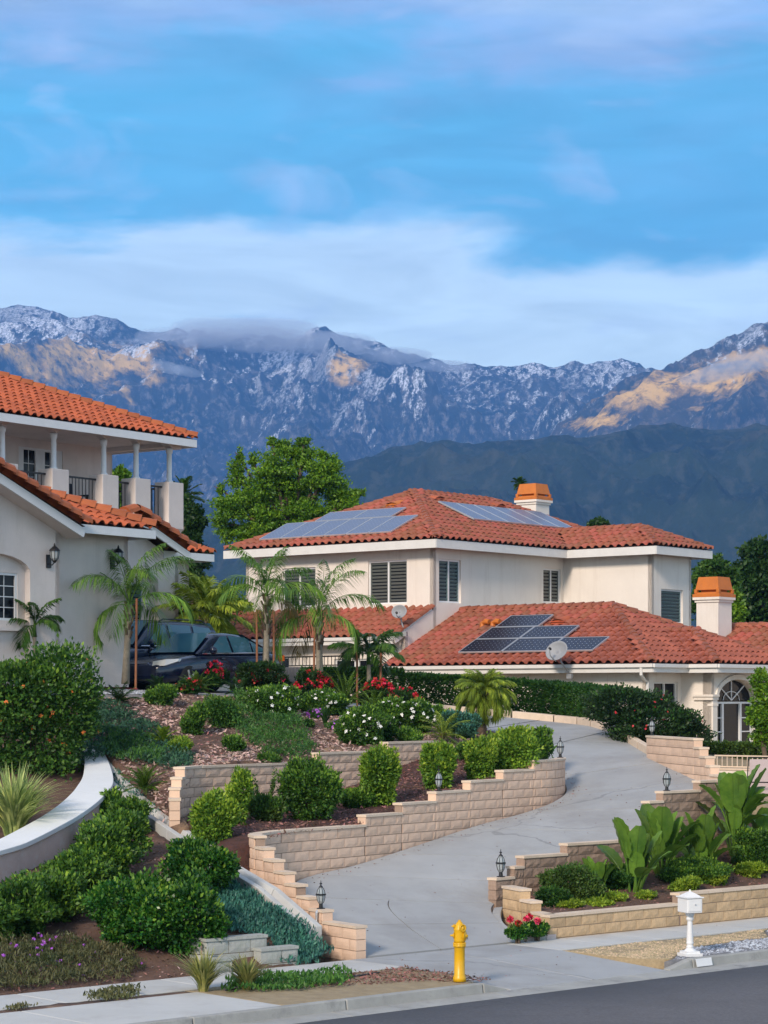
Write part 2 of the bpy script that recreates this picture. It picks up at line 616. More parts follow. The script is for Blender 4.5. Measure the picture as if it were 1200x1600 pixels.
def patch(name, outline, surf, res, m, amp=0.0, kind='structure', skirt=1.2, label=None):
    """one sheet of ground inside the outline, with a skirt going down round its edge"""
    B = []
    n = len(outline)
    for i in range(n):
        a = np.array(outline[i][:2], float)
        b = np.array(outline[(i + 1) % n][:2], float)
        st = max(1, int(np.hypot(*(b - a)) / res))
        for k in range(st):
            B.append(tuple(a + (b - a) * k / st))
    xs = [p[0] for p in B]
    ys = [p[1] for p in B]
    gx, gy = np.meshgrid(np.arange(min(xs), max(xs), res), np.arange(min(ys), max(ys), res))
    gx = gx.ravel() + rng.uniform(-.15, .15, gx.size) * res
    gy = gy.ravel() + rng.uniform(-.15, .15, gy.size) * res
    k = inside(gx, gy, B)
    gx, gy = gx[k], gy[k]
    BA = np.array(B)
    d = np.min((gx[:, None] - BA[None, :, 0]) ** 2 + (gy[:, None] - BA[None, :, 1]) ** 2, 1)
    k = d > (res * .45) ** 2
    gx, gy = gx[k], gy[k]
    dist = np.sqrt(d[k])
    v2 = [Vector(p) for p in B] + [Vector((a, b)) for a, b in zip(gx, gy)]
    nb = len(B)
    ov, oe, of, *_ = delaunay_2d_cdt(v2, [], [list(range(nb))], 1, 1e-5)
    X = np.array([v.x for v in ov])
    Y = np.array([v.y for v in ov])
    Z = surf(X, Y)
    if amp:
        Z = Z + amp * lump(X, Y, 1.5) + amp * .5 * rng.normal(size=len(Z)) * .6
    V = [tuple(v) for v in np.stack([X, Y, Z], -1)]
    F = [tuple(f) for f in of]
    # skirt round the outline
    used = {}
    for f in F:
        for i in range(len(f)):
            e = (f[i], f[(i + 1) % len(f)])
            used[e] = used.get(e, 0) + 1
    low = {}
    for (a, b) in list(used):
        if (b, a) not in used:
            for q in (a, b):
                if q not in low:
                    low[q] = len(V)
                    V.append((V[q][0], V[q][1], V[q][2] - skirt))
            F.append((b, a, low[a], low[b]))
    me = bpy.data.meshes.new(name)
    me.from_pydata(V, [], F)
    me.polygons.foreach_set('use_smooth', np.ones(len(F), bool))
    me.update()
    o = obj(name, me, None, m, kind=kind)
    if label:
        o['label'] = label
    return o


CU, SU = math.cos(R(42)), math.sin(R(42))


def uv(u, v):
    """street frame: u along the kerb, v towards the houses"""
    return (CU * u - SU * v, SU * u + CU * v)


lower_z = Surf([(-8.5, 28.9, 0), (-5.3, 31.7, .02), (-3, 33.8, .02), (-.9, 35.6, .02), (-1.31, 36, .40), (-2.69, 38.3, 1.18), (-3.74, 41, 1.60),
                (-5.0, 44, 2.25), (-5.8, 46, 2.82), (-6.54, 48, 3.28), (-6.5, 38.3, 1.02), (-6.0, 40, 1.28), (-5.55, 42, 1.62), (-5.45, 43.5, 2.0),
                (-5.8, 45.5, 2.6), (-9, 36, .55), (-10, 39, 1.1), (-8, 33, .35), (-2.45, 35.3, .44), (-3.2, 36, .62), (-4.2, 34.6, .35), (-5.5, 34, .42)])
bed_left_z = Surf([(-6.7, 48, 3.22), (-6.0, 45.5, 2.6), (-5.8, 43.5, 2.15), (-5.9, 42, 1.8), (-6.4, 40, 1.45), (-6.8, 38.5, 1.28), (-8.5, 41, 1.8),
                   (-8, 45, 2.7), (-8, 50, 3.8), (-12, 50, 4.2), (-10, 38, 1.3), (-12, 44, 2.6), (-7.2, 51, 3.9)])
upper_z = Surf([(-3.7, 43, 2.68), (-1.4, 46, 2.76), (-.03, 47.9, 3.0), (1.1, 49.5, 2.98), (-3.74, 41, 1.72), (-4.6, 43, 2.25), (-5.8, 46, 2.95), (-6.5, 48, 3.42),
                (-2.0, 55, 3.96), (-3.8, 54, 4.15), (.32, 56.4, 3.76), (2.6, 55.5, 3.32), (-6.6, 52, 4.15), (-7.2, 52, 4.2), (3.4, 50.2, 2.7), (3.1, 52.5, 3.0),
                (-7, 50, 3.85), (-4, 48, 3.3), (0, 52, 3.45), (-2, 50, 3.45)])
terrace_z = Surf([(-2.2, 39.7, 1.66), (-1.2, 41.2, 1.68), (.2, 43.2, 1.86), (1.2, 44.6, 2.15), (2.2, 45.8, 2.4), (3.4, 47.3, 2.66), (-3.6, 41.5, 1.88),
                  (-3.3, 43, 1.95), (-1.4, 45.6, 2.1), (0, 47.5, 2.4), (1.2, 49.2, 2.85), (-2.9, 39, 1.40), (-3.6, 40.6, 1.66), (1.1, 49.6, 2.98), (3.4, 50.2, 2.7), (3.5, 48.6, 2.62)])
planter_z = Surf([(3.0, 39.1, .33), (5.3, 41.1, .38), (7.2, 42.8, .5), (9, 44.3, .55), (2.6, 41.2, .52), (4.6, 43, .85), (6.6, 44.7, 1.15), (8.5, 46, 1.5),
                  (12, 47, .9), (8, 47.6, 1.75), (12, 49.5, 1.9), (14, 48, 1.2)])
yard_z = Surf([(6.95, 46.2, 2.1), (6.7, 48.5, 2.3), (6.15, 51.5, 2.62), (5.45, 56, 3.1), (4.4, 59.1, 3.35), (2.8, 60.6, 3.45), (.3, 61.1, 3.72), (-2.2, 60.1, 4.0), (-3.8, 59.6, 4.2),
               (7, 62.5, 2.65), (10, 63.4, 2.55), (12, 60, 2.4), (3, 66, 2.9), (0, 68.5, 3.3), (-4, 73, 3.7), (0, 100, 3), (-20, 100, 4), (12, 90, 2.6), (10, 50, 2.0), (16, 52, 1.9), (20, 60, 2.2),
               (-8, 62, 4.35), (-14, 60, 4.4), (8, 47.6, 1.85), (13, 49.5, 1.85), (-25, 60, 4.3), (30, 56, 1.9), (30, 90, 2.4)])
pad_z = Surf([(-3.8, 54, 4.16), (-3.8, 59.5, 4.27), (-5, 57, 4.26), (-8, 53, 4.3), (-8, 60, 4.35), (-14, 55, 4.4), (-14, 62, 4.4), (-6.6, 52.05, 4.18)])


def spot(px, py, surf, d0=29.0, d1=75.0):
    """the point of a ground surface that the camera sees at a pixel of the photograph"""
    d = np.arange(d0, d1, .04)
    x = (px - 600) / 3560 * d
    zr = EYE - (py - 1090) / 3560 * d
    g = surf(x, d) - zr
    i = np.nonzero((g[1:] >= 0) & (g[:-1] < 0))[0]
    j = i[0] + 1 if len(i) else int(np.argmin(np.abs(g)))
    return Vector((x[j], d[j], float(surf(x[j], d[j])[0])))


def pxm(p):
    return 3560 / p[1]


# -------------------------------------------------------------- mountains
def vnoise(x, y, seed):
    xi, yi = np.floor(x).astype(int), np.floor(y).astype(int)
    fx, fy = x - xi, y - yi
    fx, fy = fx ** 3 * (fx * (fx * 6 - 15) + 10), fy ** 3 * (fy * (fy * 6 - 15) + 10)

    def g(ix, iy, dx, dy):
        h = (ix * 374761393 + iy * 668265263 + seed * 974711) & 0x7fffffff
        h = ((h ^ (h >> 13)) * 1274126177) & 0x7fffffff
        a = (h % 10007) / 10007 * 2 * PI
        return np.cos(a) * dx + np.sin(a) * dy
    a = g(xi, yi, x - xi, y - yi)
    b = g(xi + 1, yi, x - xi - 1, y - yi)
    c = g(xi, yi + 1, x - xi, y - yi - 1)
    d = g(xi + 1, yi + 1, x - xi - 1, y - yi - 1)
    return (a + (b - a) * fx) * (1 - fy) + (c + (d - c) * fx) * fy


def ridged(x, y, seed, octv=6, rough=.5, lac=2.1):
    r = np.zeros_like(x)
    amp, w = 1.0, np.ones_like(x)
    tot = 0
    for o in range(octv):
        n = 1 - np.abs(vnoise(x, y, seed + o)) * 1.9
        n = np.clip(n, 0, 1) ** 2
        r += n * amp * w
        w = np.clip(n * 1.6, .25, 1)
        tot += amp
        amp *= rough
        x, y = x * lac + 3.7, y * lac - 1.9
    return r / tot


def range_mesh(name, crest, dist, depth, foot, nx, ny, amp, wl, seed, pw, m, jag, back=900, a0=-.24, a1=.24, fz=0.0):
    """a mountain front: crest line given as (bearing tangent, height) rising from its foot through eroded spurs"""
    a = np.linspace(a0, a1, nx)
    t = np.concatenate([np.linspace(0, 1, ny), 1 + np.linspace(.03, 1, 14)])
    ca = np.array([c[0] for c in crest])
    ch = np.array([c[1] for c in crest])
    H = np.interp(a, ca, ch)
    A, T = np.meshgrid(a, t)
    Hh = np.broadcast_to(H, A.shape)
    front = np.clip(T, 0, 1)
    Y = dist - depth * (1 - front) + np.clip(T - 1, 0, 1) * back
    X = A * (dist * .92 + Y * .08)
    wx = X + 260 * vnoise(X / 900, Y / 900, seed + 50)
    wy = Y + 260 * vnoise(X / 900 + 9, Y / 900, seed + 51)
    rd = ridged(wx / wl, wy / (wl * 1.7), seed)
    rd2 = ridged(wx / (wl * .33), wy / (wl * .5), seed + 20, 5)
    base = foot + (Hh - foot) * front ** pw
    shape = np.sin(np.clip(front, 0, 1) * PI) ** .7
    Z = base + amp * (rd - .45) * shape + amp * .30 * (rd2 - .4) * (shape * .85 + .15 * front)
    Z = Z + jag * (rd2 - .4) * front ** 6
    Z = np.where(T > 1, Z - (T - 1) * Hh * .55, Z)
    Z = np.where(T <= 0, fz, Z)
    V = np.stack([X, Y, Z], -1).reshape(-1, 3)
    nr = len(t)
    i = np.arange((nr - 1) * (nx - 1))
    r, c = i // (nx - 1), i % (nx - 1)
    q = r * nx + c
    F = np.stack([q, q + 1, q + nx + 1, q + nx], -1)
    o = obj(name, np_mesh(name, V, F, True), None, m, kind='structure')
    return o


def mountain_mat(name, dark, mid, rock, gold, snow_lo, snow_hi, snow_amt, gold_lo, gold_hi, sun_patches):
    m = bpy.data.materials.new(name)
    m.use_nodes = True
    nt = m.node_tree
    L = nt.links.new
    b = nt.nodes['Principled BSDF']
    b.inputs['Roughness'].default_value = .95
    b.inputs['Specular IOR Level'].default_value = .1
    g = N(nt, 'ShaderNodeNewGeometry')
    sp = N(nt, 'ShaderNodeSeparateXYZ')
    L(g.outputs['Position'], sp.inputs[0])

    def noise(scale, detail=8, rough=.6, vec=None):
        n = N(nt, 'ShaderNodeTexNoise')
        n.inputs['Scale'].default_value = scale
        n.inputs['Detail'].default_value = detail
        n.inputs['Roughness'].default_value = rough
        L(vec or g.outputs['Position'], n.inputs['Vector'])
        return n.outputs['Fac']

    def mr(v, a, c, lo=0, hi=1):
        n = N(nt, 'ShaderNodeMapRange')
        n.inputs['From Min'].default_value = a
        n.inputs['From Max'].default_value = c
        n.inputs['To Min'].default_value = lo
        n.inputs['To Max'].default_value = hi
        L(v, n.inputs['Value'])
        return n.outputs[0]

    def mix(f, a, c):
        n = N(nt, 'ShaderNodeMix', data_type='RGBA')
        L(f, n.inputs['Factor'])
        for k, q in (('A', a), ('B', c)):
            if isinstance(q, tuple):
                n.inputs[k].default_value = (*q, 1)
            else:
                L(q, n.inputs[k])
        return n.outputs['Result']

    def mul(a, c):
        n = N(nt, 'ShaderNodeMath', operation='MULTIPLY')
        L(a, n.inputs[0])
        if isinstance(c, (int, float)):
            n.inputs[1].default_value = c
        else:
            L(c, n.inputs[1])
        return n.outputs[0]

    # streaks that run down the slopes: position squeezed along z
    mp = N(nt, 'ShaderNodeMapping')
    mp.inputs['Scale'].default_value = (1, .4, .45)
    mp.inputs['Rotation'].default_value = (0, R(28), 0)
    L(g.outputs['Position'], mp.inputs[0])
    c = mix(mr(noise(.004), .42, .6), dark, mid)
    c = mix(mul(mr(noise(.045, 6, .7, mp.outputs[0]), .50, .62), .7), c, rock)
    # low sun on the upper spurs, painted into the slope colour as gold patches
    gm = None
    for (ox, oz, rx, rz) in sun_patches:
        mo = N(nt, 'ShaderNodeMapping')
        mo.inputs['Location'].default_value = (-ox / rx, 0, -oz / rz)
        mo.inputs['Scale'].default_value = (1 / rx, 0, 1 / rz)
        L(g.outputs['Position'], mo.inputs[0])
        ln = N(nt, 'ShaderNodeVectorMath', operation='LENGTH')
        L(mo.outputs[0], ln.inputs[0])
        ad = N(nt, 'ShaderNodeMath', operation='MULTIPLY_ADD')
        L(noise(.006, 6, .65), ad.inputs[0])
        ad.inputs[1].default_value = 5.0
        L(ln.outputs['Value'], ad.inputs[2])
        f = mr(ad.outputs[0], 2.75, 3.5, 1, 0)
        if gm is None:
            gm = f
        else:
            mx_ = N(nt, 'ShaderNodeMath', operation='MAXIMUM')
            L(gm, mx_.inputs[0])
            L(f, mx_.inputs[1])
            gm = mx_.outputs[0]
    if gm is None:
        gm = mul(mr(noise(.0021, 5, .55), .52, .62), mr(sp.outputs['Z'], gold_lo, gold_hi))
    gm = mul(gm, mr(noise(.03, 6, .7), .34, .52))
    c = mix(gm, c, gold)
    if snow_amt > 0:
        hz = mr(sp.outputs['Z'], snow_lo, snow_hi)
        th = N(nt, 'ShaderNodeMath', operation='MULTIPLY_ADD')
        L(hz, th.inputs[0])
        th.inputs[1].default_value = .30
        L(noise(.05, 7, .75, mp.outputs[0]), th.inputs[2])
        nx_ = N(nt, 'ShaderNodeSeparateXYZ')
        L(g.outputs['Normal'], nx_.inputs[0])
        ta = N(nt, 'ShaderNodeMath', operation='MULTIPLY_ADD')
        L(nx_.outputs['X'], ta.inputs[0])
        ta.inputs[1].default_value = -.17
        L(th.outputs[0], ta.inputs[2])
        sn = mul(mr(ta.outputs[0], .675, .75), mr(noise(.11, 5, .7), .40, .56, .12, 1))
        big = mr(noise(.0028, 6, .6), .34, .56)
        sn = mul(mul(sn, big), snow_amt)
        c = mix(sn, c, (.84, .87, .92))
    L(c, b.inputs['Base Color'])
    bn = N(nt, 'ShaderNodeBump')
    bn.inputs['Strength'].default_value = .7
    bn.inputs['Distance'].default_value = 14
    L(noise(.02, 8, .65), bn.inputs['Height'])
    L(bn.outputs[0], b.inputs['Normal'])
    return m


def haze(density, col):
    m = bpy.data.materials.new('air')
    m.use_nodes = True
    nt = m.node_tree
    nt.nodes.remove(nt.nodes['Principled BSDF'])
    v = N(nt, 'ShaderNodeVolumePrincipled')
    v.inputs['Color'].default_value = (*col, 1)
    v.inputs['Density'].default_value = density
    nt.links.new(v.outputs[0], nt.nodes['Material Output'].inputs['Volume'])
    V = [(x, y, z) for z in (-3.6, 1950) for x, y in ((-3700, -250), (3700, -250), (3700, 9600), (-3700, 9600))]
    me = bpy.data.meshes.new('haze')
    me.from_pydata(V, [], [(0, 3, 2, 1), (4, 5, 6, 7), (0, 1, 5, 4), (1, 2, 6, 5), (2, 3, 7, 6), (3, 0, 4, 7)])
    me.materials.append(m)
    o = bpy.data.objects.new('haze', me)
    COL.objects.link(o)
    o['kind'] = 'stuff'


haze(9.3e-5, (.17, .45, 1.0))


def cloud(px, py, d, rx, ry, rz, density, tilt=0.0):
    """a wisp of mist: a soft-edged lens of scattering air"""
    m = bpy.data.materials.get('mist') or bpy.data.materials.new('mist')
    if not m.use_nodes:
        m.use_nodes = True
        nt = m.node_tree
        nt.nodes.remove(nt.nodes['Principled BSDF'])
        v = N(nt, 'ShaderNodeVolumePrincipled')
        v.inputs['Color'].default_value = (.93, .95, 1.0, 1)
        v.inputs['Density'].default_value = density
        nt.links.new(v.outputs[0], nt.nodes['Material Output'].inputs['Volume'])
    V, F = [], []
    na, nb = 28, 14
    for i in range(nb + 1):
        for k in range(na):
            a, b = 2 * PI * k / na, PI * i / nb
            q = 1 + .13 * math.sin(3 * a + px) * math.sin(b) + .1 * math.sin(5 * a - 2 * b + px)
            V.append((rx * q * math.sin(b) * math.cos(a), ry * q * math.sin(b) * math.sin(a), rz * q * math.cos(b)))
    F = [(i * na + k, i * na + (k + 1) % na, (i + 1) * na + (k + 1) % na, (i + 1) * na + k)[::-1] for i in range(nb) for k in range(na)]
    me = bpy.data.meshes.new('cloud')
    me.from_pydata(V, [], F)
    me.materials.append(m)
    o = bpy.data.objects.new('cloud', me)
    COL.objects.link(o)
    o.location = ((px - 600) / 3560 * d, d, EYE + (1090 - py) / 3560 * d)
    o.rotation_euler = (0, tilt, 0)
    o['kind'] = 'stuff'


for q in ((300, 528, 7750, 190, 80, 36), (400, 530, 7800, 230, 80, 44), (500, 536, 7800, 200, 80, 40), (600, 556, 7800, 170, 70, 30), (380, 512, 7850, 260, 80, 34), (690, 572, 7850, 120, 60, 20),
          (262, 574, 6600, 52, 40, 17, .25), (290, 580, 6600, 48, 40, 15, .2), (1125, 582, 5500, 105, 50, 22, -.2), (1185, 564, 5500, 120, 50, 26, -.15)):
    cloud(*q[:6], .0085, *(q[6:]))


def T(px):
    return (px - 600) / 3560


def crest(pts, d):
    return [(T(px), EYE + (1090 - py) / 3560 * d) for px, py in pts]


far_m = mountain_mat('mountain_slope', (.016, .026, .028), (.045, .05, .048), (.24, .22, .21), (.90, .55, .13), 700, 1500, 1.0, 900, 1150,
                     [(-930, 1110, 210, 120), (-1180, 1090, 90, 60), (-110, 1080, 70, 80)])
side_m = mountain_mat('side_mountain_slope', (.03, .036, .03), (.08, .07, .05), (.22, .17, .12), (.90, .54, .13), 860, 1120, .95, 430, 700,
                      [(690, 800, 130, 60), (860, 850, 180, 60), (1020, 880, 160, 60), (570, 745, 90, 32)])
hill_m = mountain_mat('foothill_slope', (.014, .028, .026), (.030, .048, .034), (.065, .075, .06), (.10, .09, .05), 9000, 9999, 0, 260, 500, [])
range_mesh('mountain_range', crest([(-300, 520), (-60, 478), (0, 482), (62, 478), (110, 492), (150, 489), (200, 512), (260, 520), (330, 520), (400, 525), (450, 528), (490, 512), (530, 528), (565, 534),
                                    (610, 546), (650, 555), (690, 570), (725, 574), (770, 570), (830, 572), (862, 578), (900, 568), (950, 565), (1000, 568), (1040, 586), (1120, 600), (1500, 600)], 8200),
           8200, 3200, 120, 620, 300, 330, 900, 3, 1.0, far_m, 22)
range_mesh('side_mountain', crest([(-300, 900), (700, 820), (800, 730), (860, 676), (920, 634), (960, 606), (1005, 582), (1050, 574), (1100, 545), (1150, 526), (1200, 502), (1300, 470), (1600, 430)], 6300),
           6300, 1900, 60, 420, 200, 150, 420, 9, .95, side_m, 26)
range_mesh('foothills', crest([(-300, 840), (250, 800), (400, 775), (500, 742), (560, 716), (620, 700), (680, 692), (740, 694), (790, 688), (850, 682), (900, 684), (960, 672), (1010, 668), (1060, 664), (1120, 668), (1200, 666), (1300, 650), (1600, 640)], 3600),
           3600, 1500, 20, 420, 180, 90, 330, 15, .9, hill_m, 9)


# ------------------------------------------------------------------ ground, street, walks
def sheet(name, pts, z, m, res=0.5, amp=0.0, skirt=.3):
    return patch(name, pts, flat(z), res, m, amp, skirt=skirt)


MB().box(-3600, 3600, -150, 9400, -2.6, -1.6).build('ground', 'soil', kind='structure')
KV = 23.3                                   # kerb line
sheet('road', [uv(-40, KV - .46), uv(-40, -20), uv(90, -20), uv(90, KV - .46)], -.15, 'asphalt', 3.0)
gut = thing('gutter', 'x', 'x')
for k in ('label', 'category'):
    del gut[k]
gut['kind'] = 'structure'
for i in range(-6, 22):
    u0, u1 = i * 3.0 + .01 + 2, i * 3.0 + 2.99 + 2
    soft(MB().add([(*uv(u0, KV - .46), -.146), (*uv(u1, KV - .46), -.146), (*uv(u1, KV), -.135), (*uv(u0, KV), -.135),
                   (*uv(u0, KV - .46), -.4), (*uv(u1, KV - .46), -.4), (*uv(u1, KV), -.4), (*uv(u0, KV), -.4)],
                  [(0, 1, 2, 3), (4, 7, 6, 5), (0, 4, 5, 1), (1, 5, 6, 2), (2, 6, 7, 3), (3, 7, 4, 0)]).build('gutter_section', 'kerbm', gut), .006)
AP0, AP1 = 23.45, 26.9                      # driveway apron along u


def kerb_run(cuts, name='kerb'):
    root = thing(name, 'x', 'x')
    for k in ('label', 'category'):
        del root[k]
    root['kind'] = 'structure'
    for (u0, u1, h0, h1) in cuts:
        a, b = u0 + .008, u1 - .008
        prof = [(KV - .03, -.3), (KV + .015, None), (KV + .15, None), (KV + .15, -.3)]
        V = []
        for u, h in ((a, h0), (b, h1)):
            for v, z in prof:
                V.append((*uv(u, v), h if z is None else z))
        o = MB().add(V, [(0, 1, 5, 4), (1, 2, 6, 5), (2, 3, 7, 6), (0, 3, 2, 1), (4, 5, 6, 7)]).build('kerb_section', 'kerbm', root)
        soft(o, .018, 3)
    return root


run = []
u = AP0 - .55
run.append((u, AP0 - .05, 0.004, -.118))
while u > -14:
    run.append((u - 2.6, u, .004, .004))
    u -= 2.6
kerb_run(run)
run = [(AP1 + .05, AP1 + .6, -.118, .004)]
u = AP1 + .6
while u < 52:
    run.append((u, u + 2.6, .004, .004))
    u += 2.6
kerb_run(run)
# painted house number patch on the kerb, its figures worn away
MB().box(-.19, .19, -.004, .0, -.125, .0, Matrix.Translation((*uv(27.72, KV - .022), 0)) @ Matrix.Rotation(R(42), 4, 'Z') @ Matrix.Rotation(R(-14), 4, 'X')).build(
    'painted_patch', 'white', None, kind='structure')


def slab(name, quad, z4, th, m, parent, res=1):
    """a concrete slab whose top follows four corner heights"""
    V = [(*q, z) for q, z in zip(quad, z4)] + [(*q, z - th) for q, z in zip(quad, z4)]
    o = MB().add(V, [(0, 1, 2, 3), (4, 7, 6, 5), (0, 4, 5, 1), (1, 5, 6, 2), (2, 6, 7, 3), (3, 7, 4, 0)]).build(name, m, parent)
    return soft(o, .012, 2)


def struct_root(name):
    o = bpy.data.objects.new(name, None)
    COL.objects.link(o)
    o['kind'] = 'structure'
    return o


walk = struct_root('sidewalk')
SV0, SV1 = 25.62, 26.84
for a, b in ((-6, AP0), (AP1, 52)):
    n = round((b - a) / 1.25)
    for i in range(n):
        u0, u1 = a + (b - a) * i / n + .006, a + (b - a) * (i + 1) / n - .006
        slab('paving_slab', [uv(u0, SV0), uv(u1, SV0), uv(u1, SV1), uv(u0, SV1)], (0, 0, 0, 0), .1, 'walk', walk)
apron = struct_root('driveway_apron')
for i in range(2):
    u0, u1 = AP0 + (AP1 - AP0) * i / 2 + .006, AP0 + (AP1 - AP0) * (i + 1) / 2 - .006
    slab('concrete_slab', [uv(u0, KV + .01), uv(u1, KV + .01), uv(u1, SV0 - .01), uv(u0, SV0 - .01)], (-.128, -.128, .0, .0), .1, 'concrete', apron)
    slab('concrete_slab', [uv(u0, SV0), uv(u1, SV0), uv(u1, SV1), uv(u0, SV1)], (0, 0, 0, 0), .1, 'concrete', apron)
# parkway strips between kerb and walk
sheet('walk_bed', [uv(-14, KV + .05), uv(60, KV + .05), uv(60, SV1 + .1), uv(-14, SV1 + .1)], -.17, 'dg', 1.0)
pl = struct_root('parkway_paving')
for i in range(7):
    u0, u1 = -1 + 2.9 * i + .006, -1 + 2.9 * (i + 1) - .006
    slab('concrete_slab', [uv(u0, KV + .158), uv(u1, KV + .158), uv(u1, SV0 - .30), uv(u0, SV0 - .30)], (.002,) * 4, .1, 'walk', pl)
sheet('planting_strip', [uv(-1, SV0 - .30), uv(19.3, SV0 - .30), uv(19.3, SV0 - .01), uv(-1, SV0 - .01)], -.012, 'soil', .15, .012)
sheet('parkway_soil', [uv(19.3, KV + .16), uv(AP0 - .56, KV + .16), uv(AP0 - .03, KV + 1.2), uv(AP0 - .03, SV0 - .02), uv(19.3, SV0 - .02)], -.008, 'dg', .12, .010)
sheet('beige_gravel_strip', [uv(AP1 + .02, KV + .9), uv(AP1 + .45, KV + .35), uv(28.0, KV + .75), uv(29.0, KV + 1.3), uv(31.2, KV + 1.45), uv(32, KV + 2.2), uv(33, SV0 - .02), uv(AP1 + .02, SV0 - .02)], -.022, 'gravel_beige', .2, .012)
sheet('grey_gravel_strip', [uv(AP1 + .1, KV + .16), uv(52, KV + .16), uv(52, SV0 - .02), uv(33.03, SV0 - .02), uv(32.03, KV + 2.19), uv(31.2, KV + 1.42), uv(29.0, KV + 1.27), uv(28.0, KV + .72), uv(AP1 + .47, KV + .33)], -.024, 'gravel_bed', .2, .012)

# ------------------------------------------------------------------ driveway: a ribbon of concrete panels
DL = [(-.36, 36.0, 0), (-1.25, 37.5, .33), (-1.78, 39.0, .66), (-1.45, 40.6, .87), (-.5, 41.95, 1.02), (.60, 43.42, 1.27), (1.80, 45.0, 1.56), (2.84, 46.35, 1.75), (3.55, 47.3, 1.95),
      (3.90, 48.6, 2.15), (3.75, 50.3, 2.5), (3.3, 52.5, 2.95), (2.6, 55.5, 3.3), (.3, 56.3, 3.77), (-2, 55, 3.97), (-3.8, 54, 4.16)]
DR = [(2.22, 38.3, 0), (2.0, 39.3, .2), (1.93, 40.6, .40), (2.65, 41.55, .62), (3.55, 42.45, .92), (4.5, 43.25, 1.2), (5.6, 44.2, 1.52), (6.45, 44.95, 1.85), (6.75, 46.3, 2.25),
      (6.5, 48.5, 2.5), (6.0, 51.5, 2.79), (5.35, 56, 3.31), (4.3, 59, 3.48), (.6, 61, 3.82), (-2.2, 60, 4.08), (-3.8, 59.5, 4.27)]


def crom(P, t):
    P = np.array(P, float)
    i = int(min(max(math.floor(t), 0), len(P) - 2))
    f = t - i
    p0, p1, p2, p3 = P[max(i - 1, 0)], P[i], P[i + 1], P[min(i + 2, len(P) - 1)]
    return .5 * ((2 * p1) + (-p0 + p2) * f + (2 * p0 - 5 * p1 + 4 * p2 - p3) * f * f + (-p0 + 3 * p1 - 3 * p2 + p3) * f ** 3)


def drive_pt(t, s, dz=0.0):
    a, b = crom(DL, t), crom(DR, t)
    p = a + (b - a) * s
    return (p[0], p[1], p[2] + dz)


def ribbon(t0, t1, s0, s1, nt_, ns, dz, th):
    V, F = [], []
    for i in range(nt_ + 1):
        for j in range(ns + 1):
            V.append(drive_pt(t0 + (t1 - t0) * i / nt_, s0 + (s1 - s0) * j / ns, dz))
    w = ns + 1
    for i in range(nt_):
        for j in range(ns):
            F.append((i * w + j, i * w + j + 1, (i + 1) * w + j + 1, (i + 1) * w + j))
    edge = [j for j in range(w)] + [i * w + ns for i in range(1, nt_ + 1)] + [nt_ * w + j for j in range(ns - 1, -1, -1)] + [i * w for i in range(nt_ - 1, 0, -1)]
    b = len(V)
    V += [(V[q][0], V[q][1], V[q][2] - th) for q in edge]
    for k in range(len(edge)):
        k2 = (k + 1) % len(edge)
        F.append((edge[k2], edge[k], b + k, b + k2))
    return MB().add(V, F)


drive = struct_root('driveway')
ribbon(0, 15, 0, 1, 60, 4, -.03, .8).build('joint_filler', 'mortar', drive, True)
cuts = [0, 1.05, 2.1, 3.3, 4.6, 5.9, 7.2, 8.5, 9.7, 10.9, 12.1, 13.1, 14, 15]
for a, b in zip(cuts[:-1], cuts[1:]):
    for s0, s1 in (((0, .5), (.5, 1)) if a < 2 else ((0, 1),)):
        g = .009
        ribbon(a + g, b - g, s0 + (.0025 if s0 else 0), s1 - (.0025 if s1 < 1 else 0), 8, 6, 0, .12).build('concrete_slab', 'concrete', drive)
# low concrete kerb along the outer edge of the upper drive
ok = struct_root('driveway_kerb')
for k in range(12):
    t0, t1 = 9.25 + k * .34, 9.25 + (k + 1) * .34 - .012
    V = []
    for t in np.linspace(t0, t1, 4):
        for s, dz in ((1.0, .0), (1.0, .17), (1.06, .17), (1.06, -.4)):
            V.append(drive_pt(t, s, dz))
    F = []
    for i in range(3):
        for j in range(3):
            F.append((i * 4 + j, i * 4 + j + 1, (i + 1) * 4 + j + 1, (i + 1) * 4 + j))
    F += [(0, 1, 2, 3)[::-1], (12, 13, 14, 15)]
    soft(MB().add(V, F).build('kerb_section', 'cap', ok), .01)

# ------------------------------------------------------------------ planting beds
XY = lambda L: [(p[0], p[1]) for p in L]
swale = [(-.95, 35.75), (-1.35, 36.1), (-2.69, 38.3), (-3.74, 41), (-4.9, 43.8), (-5.85, 46), (-6.45, 47.8)]
wallcurve = [(-6.62, 48.0), (-6.0, 46.6), (-5.66, 45.0), (-5.50, 43.5), (-5.58, 42.0), (-5.92, 40.4), (-6.55, 38.5), (-7.5, 36.9), (-9, 35.4), (-11, 34.4)]
patch('lower_slope', [uv(-9, SV1 + .01), uv(22.6, SV1 + .01)] + [(a - .22, b) for a, b in swale] + wallcurve[1:] + [(-14, 33.8)], lower_z, .22, 'soil', .035)
patch('left_bed', wallcurve + [(-16, 36), (-16, 52.5), (-8, 52.4), (-6.9, 50.5)], bed_left_z, .35, 'soil', .03)
patch('upper_slope', [(-3.86, 41.05), (-3.90, 41.9), (-3.79, 42.8), (-3.32, 43.6), (-2.5, 44.6), (-1.38, 46.1), (-.03, 48.0), (1.1, 49.6), (3.45, 50.25), (3.25, 52.4), (2.5, 55.3), (.3, 56.1), (-2, 54.8), (-3.8, 53.8),
                      (-5.5, 53), (-6.5, 51.8), (-6.95, 50.4), (-6.5, 48)] + [(a + .24, b) for a, b in swale[::-1][1:5][:-1]], upper_z, .24, 'soil', .035)
